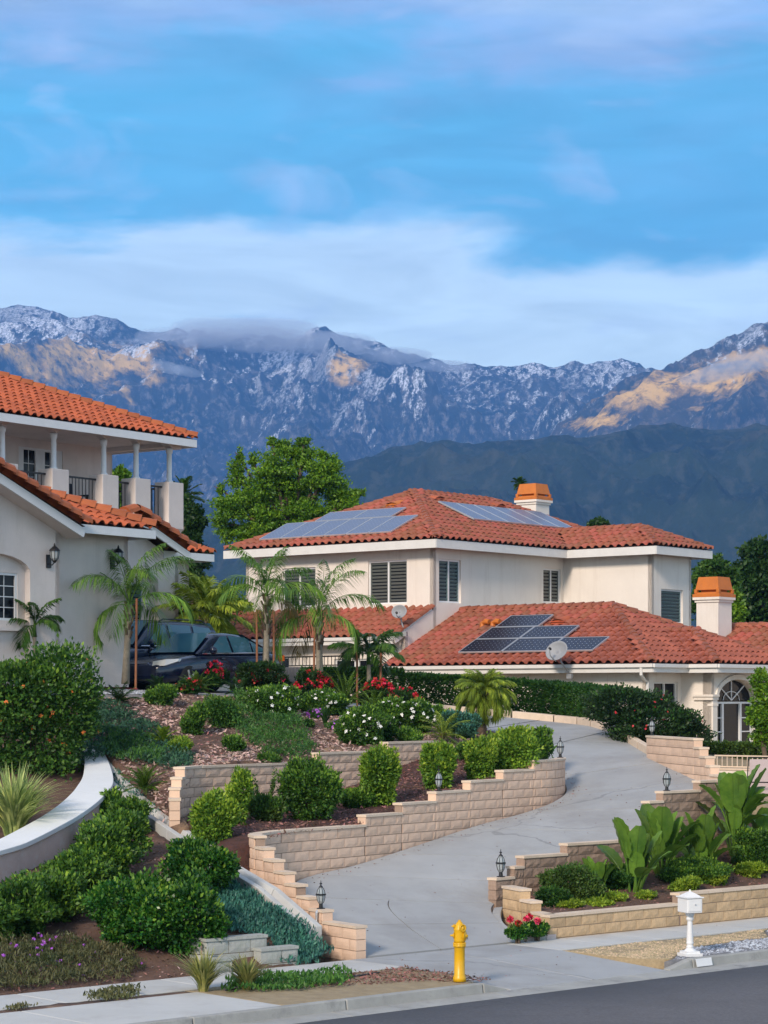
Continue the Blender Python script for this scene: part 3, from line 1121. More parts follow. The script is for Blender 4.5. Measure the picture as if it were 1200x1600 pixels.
patch('terrace_bed', [(-2.25, 39.3), (-2.12, 40.02), (-1.80, 40.66), (-.3, 42.56), (1.7, 45.2), (2.7, 46.5), (3.42, 47.5), (3.74, 48.6), (3.45, 50.2), (1.1, 49.55), (-.03, 47.95), (-1.38, 46.05), (-2.5, 44.55), (-3.6, 42.9), (-3.55, 41.2), (-2.72, 39.0)],
      terrace_z, .22, 'soil_red', .03)
patch('planter_bed', [uv(28.1, SV1 + .16), uv(42, SV1 + .16), (18, 49), (14, 51), (9, 49), (7.0, 47.2), (6.75, 45.2), (5.6, 44.05), (3.6, 42.35), (2.35, 41.1)], planter_z, .25, 'soil', .04)
patch('rose_bed', [(2.32, 38.55), (2.82, 38.75), (2.3, 40.5), (2.05, 40.6), (2.08, 39.4)], flat(.10), .12, 'soil', .015)
patch('yard', [(6.98, 45.9), (6.72, 48.5), (6.22, 51.5), (5.6, 56.1), (4.6, 59.2), (.65, 61.3), (-2.2, 60.3), (-3.9, 59.8), (-9, 60), (-30, 58), (-45, 120), (60, 120), (50, 70), (22, 52), (12, 48.5), (8, 46.4)], yard_z, 1.1, 'dg', .02, skirt=2)
patch('car_pad', [(-3.79, 53.9), (-3.79, 59.6), (-9, 62), (-18, 64), (-18, 52.45), (-6.6, 51.9), (-5.4, 53.2)], pad_z, .5, 'concrete', .0)


def channel(name, path, zf, w, m):
    """open concrete drain: floor and two raised sides"""
    root = struct_root(name)
    P = [np.array(p) for p in path]
    for i in range(len(P) - 1):
        d = (P[i + 1] - P[i])
        ln = np.hypot(*d)
        k = max(1, round(ln / 1.3))
        for j in range(k):
            a, b = P[i] + d * (j / k + .004), P[i] + d * ((j + 1) / k - .004)
            nn = np.array([-d[1], d[0]]) / ln
            V = []
            for q in (a, b):
                z = zf.z(*q) + .02
                for o_, dz in ((-w, -.3), (-w, .10), (-w + .11, .10), (-w + .17, -.02), (w - .17, -.02), (w - .11, .13), (w, .13), (w, -.3)):
                    V.append((*(q + nn * o_), z + dz))
            F = [(r, r + 1, r + 9, r + 8) for r in range(7)] + [tuple(range(8))[::-1], tuple(range(8, 16))]
            soft(MB().add(V, F).build('channel_section', m, root), .012)


channel('drain_channel', [(-1.15, 36.05), (-2.62, 38.25), (-3.70, 40.95), (-4.9, 43.75), (-5.85, 46.0), (-6.4, 47.6)], lower_z, .21, 'walk')


# ------------------------------------------------------------------ block walls
def rough_block(name, L, c, th, face_amp, seed, nx=4, nz=3):
    r = np.random.default_rng(seed)
    V, F = [], []
    for y, sg in ((-th / 2, -1), (th / 2, 1)):
        b = len(V)
        for j in range(nz + 1):
            for i in range(nx + 1):
                e = i in (0, nx) or j in (0, nz)
                V.append((L * (i / nx - .5), y + sg * (face_amp * r.uniform(-.1, 1) if not e else -.006), c * (j / nz - .5)))
        w = nx + 1
        for j in range(nz):
            for i in range(nx):
                q = (b + j * w + i, b + j * w + i + 1, b + (j + 1) * w + i + 1, b + (j + 1) * w + i)
                F.append(q if sg < 0 else q[::-1])
    w, h = nx + 1, (nx + 1) * (nz + 1)
    f = lambda i, j: j * w + i
    for i in range(nx):
        F.append((f(i, nz), f(i + 1, nz), f(i + 1, nz) + h, f(i, nz) + h))
        F.append((f(i + 1, 0), f(i, 0), f(i, 0) + h, f(i + 1, 0) + h))
    for j in range(nz):
        F.append((f(0, j), f(0, j + 1), f(0, j + 1) + h, f(0, j) + h))
        F.append((f(nx, j + 1), f(nx, j), f(nx, j) + h, f(nx, j + 1) + h))
    me = bpy.data.meshes.new(name)
    me.from_pydata(V, [], F)
    return me


class Path:
    def __init__(self, pts, sm=True):
        P = np.array(pts, float)
        if sm:
            P = np.array([crom(np.c_[P, np.zeros(len(P))], t)[:2] for t in np.linspace(0, len(P) - 1, 12 * (len(P) - 1) + 1)])
        self.P = P
        self.s = np.r_[0, np.cumsum(np.hypot(*np.diff(P, axis=0).T))]
        self.len = self.s[-1]

    def at(self, s):
        return np.array([np.interp(s, self.s, self.P[:, 0]), np.interp(s, self.s, self.P[:, 1])])

    def ang(self, s, h=.12):
        d = self.at(min(s + h, self.len)) - self.at(max(s - h, 0))
        return math.atan2(d[1], d[0])


def block_wall(name, label, pts, tops, base, c=.18, L=.4, th=.2, m='block', face=.004, cap_m='cap', group='block retaining walls', smooth=True, capth=.045):
    """stacked block wall along a path; tops = [(s0, s1, z)], base = height function of s"""
    pa = Path(pts, smooth)
    tops = [(a * pa.len, b * pa.len, z) for a, b, z in tops]
    root = thing(name, label, 'retaining wall', (*pa.at(pa.len / 2), base(pa.len / 2)), 0, group)
    inv = Matrix.Translation(-Vector(root.location))
    meshes = [rough_block('block', 1.0, c - .012, th, face, 77 + i) for i in range(4)]
    capme = MB().box(-.5, .5, -th / 2 - .015, th / 2 + .015, -capth / 2, capth / 2).mesh('cap_block')
    for me in meshes:
        me.materials.append(M[m])
    capme.materials.append(M[cap_m])
    zref = tops[0][2]
    core = MB()

    def place(me, nm, sm, z, ln, k):
        p = pa.at(sm)
        o = obj(nm, me, root)
        o.location = (p[0] - root.location.x + 0, p[1] - root.location.y, z - root.location.z)
        o.rotation_euler = (0, 0, pa.ang(sm) + (PI if k % 2 else 0))
        o.scale = (ln, 1, 1)
        return o
    cnt = 0
    for (a, b, z) in tops:
        row0 = round((z - zref) / c)
        # cap
        n = max(1, round((b - a) / L))
        for i in range(n):
            s0, s1 = a + (b - a) * i / n, a + (b - a) * (i + 1) / n
            o = place(capme, 'cap_block', (s0 + s1) / 2, z - capth / 2, s1 - s0 - .008 + (.02 if i == 0 or i == n - 1 else 0), 0)
        k = 0
        zt = z - capth
        zlow = min(base(a), base((a + b) / 2), base(b)) - .06
        while zt > zlow and k < 12:
            par = (row0 - k) % 2
            j0 = math.floor(a / L - par * .5) - 1
            s = (j0 + par * .5) * L
            while s < b:
                s0, s1 = max(s, a), min(s + L, b)
                s += L
                if s1 - s0 < .05:
                    continue
                if zt < base((s0 + s1) / 2) - .04:
                    continue
                place(meshes[cnt % 4], 'block', (s0 + s1) / 2, zt - c / 2, s1 - s0 - .010, cnt)
                cnt += 1
            zt -= c
            k += 1
        ns = max(1, round((b - a) / .25))
        for i in range(ns):
            s0, s1 = a + (b - a) * i / ns, a + (b - a) * (i + 1) / ns
            p0, p1 = pa.at(s0), pa.at(s1)
            e0, e1 = (.02 if i == 0 else 0), (.02 if i == ns - 1 else 0)
            d = (p1 - p0) / np.hypot(*(p1 - p0))
            p0, p1 = p0 + d * e0, p1 - d * e1
            core.bar((*(p0 - np.array(root.location[:2])), (z - .03 + zlow - .3) / 2 - root.location.z), (*(p1 - np.array(root.location[:2])), (z - .03 + zlow - .3) / 2 - root.location.z), th - .035, z - .03 - zlow + .3)
    core.build('mortar', 'mortar', root)
    return root, pa


def dz_interp(ss, zz, ln):
    return lambda s: float(np.interp(s / ln, ss, zz))


# wall along the left edge of the drive: steps up from the sidewalk, rounds the corner, then steps on beside the drive
c = .178
front = [(-.36, 35.98), (-1.3, 37.35), (-1.95, 38.5), (-2.22, 39.3), (-2.08, 40.0), (-1.72, 40.65)]
pf = Path(front)
long_ = [(-1.72, 40.65), (-.6, 42.1), (1.0, 44.25), (2.65, 46.45), (3.4, 47.45), (3.72, 48.35), (3.78, 48.9)]
w_pts = front + long_[1:]
pw_ = Path(w_pts)
Lw = pw_.len


def s_at(xy):
    d = np.hypot(pw_.P[:, 0] - xy[0], pw_.P[:, 1] - xy[1])
    return float(pw_.s[int(np.argmin(d))])


def s_px(px, lo, hi):
    q = [s for s in np.linspace(lo, hi, 400)]
    v = [abs(600 + 3560 * pw_.at(s)[0] / pw_.at(s)[1] - px) for s in q]
    return q[int(np.argmin(v))]


sc_ = s_at((-2.15, 39.0))
tops = []
st = [0, .95, 1.35, 1.75, 2.15, 2.55, 2.95, 3.35]
z0 = .50
for i in range(len(st)):
    e = st[i + 1] if i + 1 < len(st) else s_px(565, 5.2, Lw)
    tops.append((st[i] / Lw, e / Lw, z0 + i * c))
prev = tops[-1][1]
zt = tops[-1][2]
for px in (621, 675, 729, 780, 828, None):
    e = s_px(px, 5.2, Lw - .6) / Lw if px else 1.0
    zt += c
    tops.append((prev, e, zt))
    prev = e
wb = dz_interp([0, s_at((-1.25, 37.4)) / Lw, s_at((-1.95, 38.5)) / Lw, s_at((-1.72, 40.65)) / Lw, s_at((-.6, 42.1)) / Lw, s_at((1, 44.25)) / Lw, s_at((2.65, 46.45)) / Lw, s_at((3.4, 47.45)) / Lw, 1],
               [-.02, .1, .45, .80, .95, 1.32, 1.68, 1.9, 2.1], Lw)
drive_wall, dwp = block_wall('retaining_wall', 'long tan block wall stepping up from the sidewalk and curving along the left side of the driveway', w_pts, tops, wb, c, .4, .2, 'block', .004)

uw = [(-3.78, 41.15), (-3.83, 41.9), (-3.72, 42.75), (-3.25, 43.55), (-2.5, 44.55), (-1.42, 46.05), (-.03, 47.95), (1.1, 49.5)]
pu = Path(uw)


def su_px(px):
    q = np.linspace(1.6, pu.len, 300)
    return q[int(np.argmin([abs(600 + 3560 * pu.at(s)[0] / pu.at(s)[1] - px) for s in q]))] / pu.len


e0, e1, e2, e3 = .45 / pu.len, .85 / pu.len, 1.25 / pu.len, 1.65 / pu.len
block_wall('retaining_wall', 'upper terrace block wall with pale cap behind the row of clipped shrubs', uw,
           [(0, e0, 2.81 - 3 * c), (e0, e1, 2.81 - 2 * c), (e1, e2, 2.81 - c), (e2, su_px(492), 2.81), (su_px(492), su_px(600), 2.81 + c), (su_px(600), 1, 2.81 + 2 * c)],
           dz_interp([0, .2, .5, .8, 1], [1.75, 1.88, 2.0, 2.3, 2.7], pu.len), c, .4, .2, 'block', .008)

rw = [(1.93, 40.72), (2.6, 41.38), (4.6, 43.15), (6.0, 44.38), (6.75, 45.05), (6.95, 45.5)]
prw = Path(rw)


def sr_px(px):
    q = np.linspace(0, prw.len, 300)
    return q[int(np.argmin([abs(600 + 3560 * prw.at(s)[0] / prw.at(s)[1] - px) for s in q]))] / prw.len


block_wall('retaining_wall', 'brownish split face block wall climbing along the right side of the driveway behind the paddle leaved plants', rw,
           [(0, .5 / prw.len, .88), (.5 / prw.len, .75 / prw.len, .88 + c), (.75 / prw.len, sr_px(881), .88 + 2 * c), (sr_px(881), sr_px(978), .88 + 3 * c), (sr_px(978), sr_px(1008), .88 + 4 * c), (sr_px(1008), sr_px(1030), .88 + 7 * c),
            (sr_px(1030), sr_px(1088), .88 + 8 * c), (sr_px(1088), 1, .88 + 9 * c)],
           dz_interp([0, .1, .4, .7, 1], [.1, .3, .6, .9, 1.1], prw.len), c, .4, .2, 'split', .012)

bw = [(6.0, 51.3), (6.35, 49.0), (6.75, 46.6), (6.97, 45.75)]
pb = Path(bw)


def sb_px(px):
    q = np.linspace(0, pb.len, 300)
    return q[int(np.argmin([abs(600 + 3560 * pb.at(s)[0] / pb.at(s)[1] - px) for s in q]))] / pb.len


block_wall('retaining_wall', 'smooth tan block wall stepping down to the right below the dark flowering bush', bw,
           [(0, sb_px(1091), 3.25), (sb_px(1091), sb_px(1100), 3.25 - c), (sb_px(1100), sb_px(1110), 3.25 - 2 * c), (sb_px(1110), sb_px(1117), 3.25 - 3 * c), (sb_px(1117), 1, 3.25 - 4 * c)],
           dz_interp([0, 1], [2.6, 2.1], pb.len), c, .8, .2, 'block', .004)

fu = lambda u, v=SV1 + .1: uv(u, v)
pl_len = 42 - 27.95
block_wall('retaining_wall', 'low golden block planter wall with pale cap along the right sidewalk', [fu(27.95), fu(42)],
           [(0, (31.3 - 27.95) / pl_len, .41), ((31.3 - 27.95) / pl_len, 1, .41 + c)], lambda s: -.02, c, .4, .2, 'split_gold', .007, smooth=False)
block_wall('retaining_wall', 'short stepped golden block wall between the rose bed and the planter', [(2.19, 40.45), (2.84, 38.82)],
           [(0, .43, .41 + 2 * c), (.43, .68, .41 + c), (.68, 1, .41)], lambda s: .06, c, .4, .2, 'split_gold', .008, smooth=False)

# grey block stub beside the sidewalk, neighbour's side
block_wall('retaining_wall', 'small grey concrete block stub at the left foot of the grey corner', [uv(20.75, SV1 + .2), uv(21.2, SV1 + .2)], [(0, 1, .20)], lambda s: 0, .2, .4, .2, 'old_block', .004, 'old_block', smooth=False)
block_wall('retaining_wall', 'tall grey concrete block corner holding the blue succulents above the sidewalk', [uv(21.0, SV1 + .95), uv(21.0, SV1 + .5), uv(22.05, SV1 + .42)], [(0, 1, .47)], lambda s: 0, .2, .4, .2, 'old_block', .004, 'old_block', smooth=False)
block_wall('retaining_wall', 'low grey concrete block step at the foot of the blue succulents', [uv(21.75, SV1 + .2), uv(22.45, SV1 + .16)], [(0, 1, .29)], lambda s: 0, .2, .4, .2, 'old_block', .004, 'old_block', smooth=False)

# curved neighbour wall with a broad white cap
cw = thing('garden_wall', 'curved pinkish stucco wall with a broad white cap on the left slope', 'garden wall', (*wallcurve[3], 1.6))
pc = Path(wallcurve)
ss = np.linspace(0, pc.len, 90)
capz = lambda s: float(np.interp(s, [0, pc.len * .12, pc.len * .24, pc.len * .36, pc.len * .47, pc.len * .59, pc.len * .74, pc.len * .85, pc.len], [3.36, 3.0, 2.6, 2.28, 1.95, 1.62, 1.36, 1.25, 1.2]))


def strip(section, m, nm, parent, props=None):
    V, F = [], []
    o0 = np.array(parent.location)
    for s in ss:
        p = pc.at(s)
        a = pc.ang(s)
        nn = np.array([-math.sin(a), math.cos(a)])
        for off, dz in section(s):
            V.append((*(p + nn * off - o0[:2]), capz(s) + dz - o0[2]))
    k = len(section(0))
    for i in range(len(ss) - 1):
        for j in range(k):
            j2 = (j + 1) % k
            F.append((i * k + j, i * k + j2, (i + 1) * k + j2, (i + 1) * k + j))
    F += [tuple(range(k))[::-1], tuple(range(len(V) - k, len(V)))]
    return soft(MB().add(V, F).build(nm, m, parent), .012)


def cw_w(s):
    return float(np.interp(s / pc.len, [0, .12, .3, .45, .75, 1], [.12, .20, .33, .33, .30, .30]))


strip(lambda s: [(-cw_w(s), -.09), (cw_w(s), -.09), (cw_w(s), .0), (-cw_w(s), .0)], 'cap_white', 'cap', cw)
strip(lambda s: [(-cw_w(s) * .7, -1.1), (cw_w(s) * .82, -1.1), (cw_w(s) * .82, -.088), (-cw_w(s) * .7, -.088)], 'pinkish', 'wall_body', cw)

# curved concrete kerb and brick edging round the rose bed
rk = struct_root('curved_kerb')
kp = Path([(2.30, 38.35), (2.02, 39.3), (1.98, 40.0), (2.05, 40.6)])
for k in range(4):
    V, F = [], []
    for s in np.linspace(kp.len * k / 4 + .006, kp.len * (k + 1) / 4 - .006, 5):
        p, a = kp.at(s), kp.ang(s)
        nn = np.array([-math.sin(a), math.cos(a)])
        zz = float(np.interp(s, [0, kp.len], [.03, .36]))
        for off, dz in ((.09, -.4), (.09, 0), (-.07, .02), (-.07, -.4)):
            V.append((*(p + nn * off), zz + dz))
    for i in range(4):
        for j in range(3):
            F.append((i * 4 + j, i * 4 + j + 1, (i + 1) * 4 + j + 1, (i + 1) * 4 + j)[::-1])
    F += [(0, 1, 2, 3), (16, 17, 18, 19)[::-1]]
    soft(MB().add(V, F).build('kerb_section', 'concrete', rk), .015)
be = thing('brick_edging', 'row of flat grey pink bricks edging the rose bed at the sidewalk', 'brick edging', (2.55, 38.6, 0))
for k in range(4):
    o = soft(MB().box(-.10, .10, -.055, .055, 0, .10).build('brick', ('mortar', 'pinkish', 'old_block', 'pinkish')[k], be), .01)
    o.location = (-.24 + .165 * k * 1.02, -.16 + .145 * k * .6, -.02)
    o.rotation_euler = (0, 0, R(32))


# ------------------------------------------------------------------ houses
def tile_geo():
    prof = [(-.15, .014), (-.085, .004), (-.048, .028), (-.015, .072), (.05, .098), (.115, .072), (.146, .028), (.155, .012)]
    V = []
    for y, dz in ((-.03, .040), (.40, -.004)):
        V += [(x, y, z + dz) for x, z in prof]
    V += [(x * .97 + .0015, -.03, z + .040 - .022) for x, z in prof]
    n = len(prof)
    F = [(i, i + 1, n + i + 1, n + i) for i in range(n - 1)] + [(2 * n + i, 2 * n + i + 1, i + 1, i) for i in range(n - 1)]
    return np.array(V), F


def cap_geo(r=.115, ln=.42):
    V = []
    k = 7
    for y, q in ((0, 1.12), (ln, .95)):
        for i in range(k):
            a = PI * i / (k - 1)
            V.append((r * q * math.cos(a), y, r * q * math.sin(a) * .95 + (.022 if y == 0 else 0)))
    for i in range(k):
        a = PI * i / (k - 1)
        V.append((r * .93 * math.cos(a), 0, r * .93 * math.sin(a) * .95))
    F = [(i + 1, i, k + i, k + i + 1) for i in range(k - 1)] + [(i, i + 1, 2 * k + i + 1, 2 * k + i) for i in range(k - 1)]
    return np.array(V), F


TV, TF = tile_geo()
CV, CF = cap_geo()


class House:
    def __init__(self, name, label, cat, O, e, zb, tile_m):
        e = np.array(e) / np.hypot(*e)
        self.O, self.e, self.n = np.array(O, float), e, np.array([-e[1], e[0]])
        self.zb = zb
        self.root = thing(name, label, cat, (*O, zb), math.atan2(e[1], e[0]))
        self.tiles, self.caps = [], []
        self.tm = tile_m
        self.tme = bpy.data.meshes.new('roof_tile')
        self.tme.from_pydata([tuple(v) for v in TV], [], TF)
        self.tme.materials.append(M[tile_m])
        self.cme = bpy.data.meshes.new('ridge_tile')
        self.cme.from_pydata([tuple(v) for v in CV], [], CF)
        self.cme.materials.append(M[tile_m])

    def world(self, p):
        q = self.O + self.e * p[0] + self.n * p[1]
        return Vector((q[0], q[1], p[2] + self.zb))

    def L(self, a, b, z):
        return (a, b, z - self.zb)

    # a wall seen from outside runs left to right from p0 to p1; (s, z) polygons, holes cut with reveals
    def frame(self, p0, p1):
        p0, p1 = Vector((*p0, 0)), Vector((*p1, 0))
        x = (p1 - p0).normalized()
        mm = Matrix((x, Vector((-x.y, x.x, 0)), Vector((0, 0, 1)))).transposed().to_4x4()
        mm.translation = p0 + Vector((0, 0, -self.zb))
        return mm, (p1 - p0).length

    def wall(self, p0, p1, outline, holes=(), depth=.14, m='stucco', name='wall', off=0.0):
        mm, ln = self.frame(p0, p1)
        if not isinstance(outline, list):
            z0, z1 = outline
            outline = [(0, z0), (ln, z0), (ln, z1), (0, z1)]
        loops = [outline] + [list(h) for h in holes]
        vs, fs = [], []
        for lp in loops:
            fs.append(list(range(len(vs), len(vs) + len(lp))))
            vs += [Vector(q) for q in lp]
        if holes:
            ov, oe, of, *_ = delaunay_2d_cdt(vs, [], fs, 0, 1e-6)
            V = [(q.x, 0, q.y) for q in ov]
            F = []
            for f in of:
                cx = sum(ov[i].x for i in f) / len(f)
                cy = sum(ov[i].y for i in f) / len(f)
                if inside([cx], [cy], outline)[0] and not any(inside([cx], [cy], h)[0] for h in holes):
                    F.append(tuple(f))
        else:
            V = [(q.x, 0, q.y) for q in vs]
            F = [tuple(range(len(vs)))]
        for lp in loops:
            b = len(V)
            k = len(lp)
            V += [(x, 0, z) for x, z in lp] + [(x, depth, z) for x, z in lp]
            F += [(b + i, b + (i + 1) % k, b + k + (i + 1) % k, b + k + i) for i in range(k)]
        V = [(x, y + off, z) for x, y, z in V]
        return MB().add(V, F, mm).build(name, m, self.root)

    def part(self, name, mb, m, parent=None, smooth=False):
        return mb.build(name, m, parent or self.root, smooth)

    def window(self, p0, p1, s0, s1, z0, z1, cols=2, louvre=None, y=.06, fw=.055, grid=0, curtain=False, mull=.06, frame_m='white', glass='glass'):
        mm, ln = self.frame(p0, p1)
        fb = MB()
        fb.box(s0, s1, y, y + .07, z0, z0 + fw, mm).box(s0, s1, y, y + .07, z1 - fw, z1, mm)
        fb.box(s0, s0 + fw, y + .001, y + .069, z0 + fw, z1 - fw, mm).box(s1 - fw, s1, y + .001, y + .069, z0 + fw, z1 - fw, mm)
        xs = [s0 + fw + (s1 - s0 - 2 * fw) * i / cols for i in range(cols + 1)]
        for x in xs[1:-1]:
            fb.box(x - mull / 2, x + mull / 2, y + .002, y + .066, z0 + fw, z1 - fw, mm)
        w = self.part('window', fb, frame_m)
        for i in range(cols):
            a, b = xs[i] + (mull / 2 if i else 0), xs[i + 1] - (mull / 2 if i < cols - 1 else 0)
            MB().box(a, b, y + .045, y + .05, z0 + fw, z1 - fw, mm).build('pane', glass if not louvre else 'glass', w)
            if louvre:
                lb = MB()
                nl = max(4, int((z1 - z0) / .115))
                for k in range(nl):
                    zc = z0 + fw + (z1 - z0 - 2 * fw) * (k + .5) / nl
                    lb.add([(a + .03, y + .04, zc - .022), (b - .03, y + .04, zc - .022), (b - .03, y + .012, zc + .034), (a + .03, y + .012, zc + .034),
                            (a + .03, y + .044, zc - .014), (b - .03, y + .044, zc - .014), (b - .03, y + .018, zc + .042), (a + .03, y + .018, zc + .042)],
                           [(0, 1, 2, 3), (4, 7, 6, 5), (3, 2, 6, 7), (0, 4, 5, 1)], mm)
                lb.box(a, a + .035, y + .01, y + .044, z0 + fw, z1 - fw, mm).box(b - .035, b, y + .01, y + .044, z0 + fw, z1 - fw, mm)
                lb.build('shutter', louvre, w)
            if grid:
                gb = MB()
                for k in range(1, grid + 1):
                    zc = z0 + fw + (z1 - z0 - 2 * fw) * k / (grid + 1)
                    gb.box(a, b, y + .035, y + .044, zc - .01, zc + .01, mm)
                gb.box((a + b) / 2 - .009, (a + b) / 2 + .009, y + .034, y + .043, z0 + fw, z1 - fw, mm)
                gb.build('glazing_bar', 'white', w, kind='stuff')
            if curtain and i == 0:
                cb = MB()
                for k in range(5):
                    cb.box(a + .03 + .05 * k, a + .06 + .05 * k, y + .051, y + .058, z0 + fw, z1 - fw, mm)
                cb.build('curtain', 'curtain', w)
        return w

    # roof plane: polygon starts with the eave left to right as seen from outside
    def plane(self, roof, poly, tiles=True):
        P = [Vector(self.L(*p)) for p in poly]
        U = (P[1] - P[0]).normalized()
        nrm = None
        for q in P[2:]:
            c_ = U.cross(q - P[0])
            if c_.length > .2:
                nrm = c_.normalized()
                break
        W = nrm.cross(U)
        roof['mb'].add(P, [tuple(range(len(P)))])
        if not tiles:
            return
        ab = [((q - P[0]).dot(U), (q - P[0]).dot(W)) for q in P]
        amax, amin, bmax = max(a for a, b in ab), min(a for a, b in ab), max(b for a, b in ab)
        A, B = np.meshgrid(np.arange(amin + .15, amax, .30), np.arange(0, bmax, .36))
        A, B = A.ravel(), B.ravel()
        k = inside(A - .11, B + .16, ab) | inside(A + .11, B + .16, ab)
        for a, b in zip(A[k], B[k]):
            p = P[0] + U * a + W * b + nrm * .015
            p += nrm * random.uniform(-.004, .006)
            m3 = Matrix((U, W, nrm)).transposed()
            m3 = m3 @ Matrix.Rotation(random.uniform(-.012, .012), 3, 'Z')
            self.tiles.append((p, m3, roof))

    def ridge(self, roof, a, b, r=1.0, lift=.03):
        a, b = Vector(self.L(*a)), Vector(self.L(*b))
        d = b - a
        ln = d.length
        d.normalize()
        x = d.cross(Vector((0, 0, 1))).normalized()
        z = x.cross(d)
        n = max(1, round(ln / .36))
        for i in range(n):
            m3 = Matrix((x * r, d, z * r)).transposed() @ Matrix.Rotation(random.uniform(-.02, .02), 3, 'Y')
            self.caps.append((a + d * (ln * i / n) + z * lift, m3, roof))

    def roof(self, name='roof'):
        return {'mb': MB(), 'name': name}

    def finish(self, roofs, limit=300):
        for r in roofs:
            r['obj'] = r['mb'].build(r['name'], 'deck', self.root)
        for lst, me, GV, GF, nm in ((self.tiles, self.tme, TV, TF, 'roof_tile'), (self.caps, self.cme, CV, CF, 'ridge_tile')):
            cp = Vector((0, 0, EYE))
            lst.sort(key=lambda t: (self.world(t[0]) - cp).length)

            def vis(t):
                w = self.world(t[0])
                px = 600 + 3560 * w.x / w.y
                return 0 if -10 < px < 1215 else 1
            lst.sort(key=vis)
            for p, m3, r in lst[:limit]:
                o = obj(nm, me, r['obj'])
                o.matrix_local = Matrix.Translation(p) @ m3.to_4x4()
            rest = {}
            for p, m3, r in lst[limit:]:
                rest.setdefault(id(r), (r, []))[1].append((p, m3))
            for r, it in rest.values():
                V = np.concatenate([GV @ np.array(m3).T + np.array(p) for p, m3 in it])
                F = np.concatenate([np.array(GF) + i * len(GV) for i in range(len(it))])
                obj(nm + 's', np_mesh(nm + 's', V, F), r['obj'], self.tm, kind='stuff')

    def fascia(self, pts, z0, z1, th=.04, m='trim', name='fascia', closed=False):
        mb = MB()
        for a, b in zip(pts[:-1], pts[1:]):
            a, b = Vector((*a, (z0 + z1) / 2 - self.zb)), Vector((*b, (z0 + z1) / 2 - self.zb))
            mb.bar(a, b, th, z1 - z0)
        return self.part(name, mb, m)


# ---- the house on the right
H = House('house', 'cream stucco two storey house with red clay tile roofs and solar panels beyond the driveway', 'house', (1.536, 71), (.64, .768), 2.55, 'tile_far')
main, wing, low, lowl, rear, porch = [H.roof() for _ in range(6)]
za, zr = 9.0, 9.0 + .44 * 4.5
H.plane(main, [(-.5, 8.5, za), (-.5, -.5, za), (4, 4, zr)])
H.plane(main, [(-.5, -.5, za), (6.5, -.5, za), (8.2, 1.2, za + .75), (9.9, -.5, za), (12.8, -.5, za), (8.3, 4, zr), (4, 4, zr)])
H.plane(main, [(12.8, 8.5, za), (-.5, 8.5, za), (4, 4, zr), (8.3, 4, zr)], False)
H.plane(main, [(12.8, -.5, za), (12.8, 8.5, za), (8.3, 4, zr)], False)
main['mb'].add([Vector(H.L(*p)) for p in [(-.5, -.5, za - .02), (12.8, -.5, za - .02), (12.8, 8.5, za - .02), (-.5, 8.5, za - .02)]], [(0, 3, 2, 1)])
for a, b in (((-.5, -.5, za), (4, 4, zr)), ((-.5, 8.5, za), (4, 4, zr)), ((12.8, -.5, za), (8.3, 4, zr)), ((4, 4, zr), (8.3, 4, zr))):
    H.ridge(main, a, b)
zw = za + .44 * 1.7
H.plane(wing, [(6.5, -.5, za), (6.5, -4, za), (8.2, -2.3, zw), (8.2, 1.2, zw)])
H.plane(wing, [(6.5, -4, za), (9.9, -4, za), (8.2, -2.3, zw)])
H.plane(wing, [(9.9, -4, za), (9.9, -.5, za), (8.2, 1.2, zw), (8.2, -2.3, zw)], False)
wing['mb'].add([Vector(H.L(*p)) for p in [(6.5, -4, za - .02), (9.9, -4, za - .02), (9.9, -.5, za - .02), (6.5, -.5, za - .02)]], [(0, 3, 2, 1)])
for a, b in (((6.5, -4, za), (8.2, -2.3, zw)), ((9.9, -4, za), (8.2, -2.3, zw)), ((8.2, -2.3, zw), (8.2, 1.2, zw))):
    H.ridge(wing, a, b)
zl, pl_ = 5.04, .46
zt = zl + pl_ * 3.9
zp = zl + pl_ * 2.15
H.plane(low, [(-2.5, .0, zl), (-2.5, -9.7, zl), (1.4, -5.8, zt), (1.4, 0, zt)])
H.plane(low, [(-2.5, -9.7, zl), (-.7, -9.7, zl), (1.45, -7.55, zp), (3.6, -9.7, zl), (5.3, -9.7, zl), (1.4, -5.8, zt)])
H.plane(low, [(5.3, -9.7, zl), (5.3, 0, zl), (1.4, 0, zt), (1.4, -5.8, zt)], False)
low['mb'].add([Vector(H.L(*p)) for p in [(-2.5, 0, zl - .02), (-2.5, -9.7, zl - .02), (5.3, -9.7, zl - .02), (5.3, 0, zl - .02)]], [(0, 1, 2, 3)])
for a, b in (((-2.5, -9.7, zl), (1.4, -5.8, zt)), ((5.3, -9.7, zl), (1.4, -5.8, zt)), ((1.4, -5.8, zt), (1.4, 0, zt))):
    H.ridge(low, a, b)
H.plane(porch, [(-.7, -9.7, zl), (-.7, -10.7, zl), (1.45, -8.55, zp), (1.45, -7.55, zp)])
H.plane(porch, [(-.7, -10.7, zl), (3.6, -10.7, zl), (1.45, -8.55, zp)])
H.plane(porch, [(3.6, -10.7, zl), (3.6, -9.7, zl), (1.45, -7.55, zp), (1.45, -8.55, zp)], False)
porch['mb'].add([Vector(H.L(*p)) for p in [(-.7, -10.7, zl - .02), (3.6, -10.7, zl - .02), (3.6, -9.7, zl - .02), (-.7, -9.7, zl - .02)]], [(0, 3, 2, 1)])
for a, b in (((-.7, -10.7, zl), (1.45, -8.55, zp)), ((3.6, -10.7, zl), (1.45, -8.55, zp)), ((1.45, -8.55, zp), (1.45, -7.55, zp))):
    H.ridge(porch, a, b)
H.plane(rear, [(4.6, -6.2, zl), (4.6, -15, zl), (7.4, -15, 6.33), (7.4, -6.2, 6.33)])
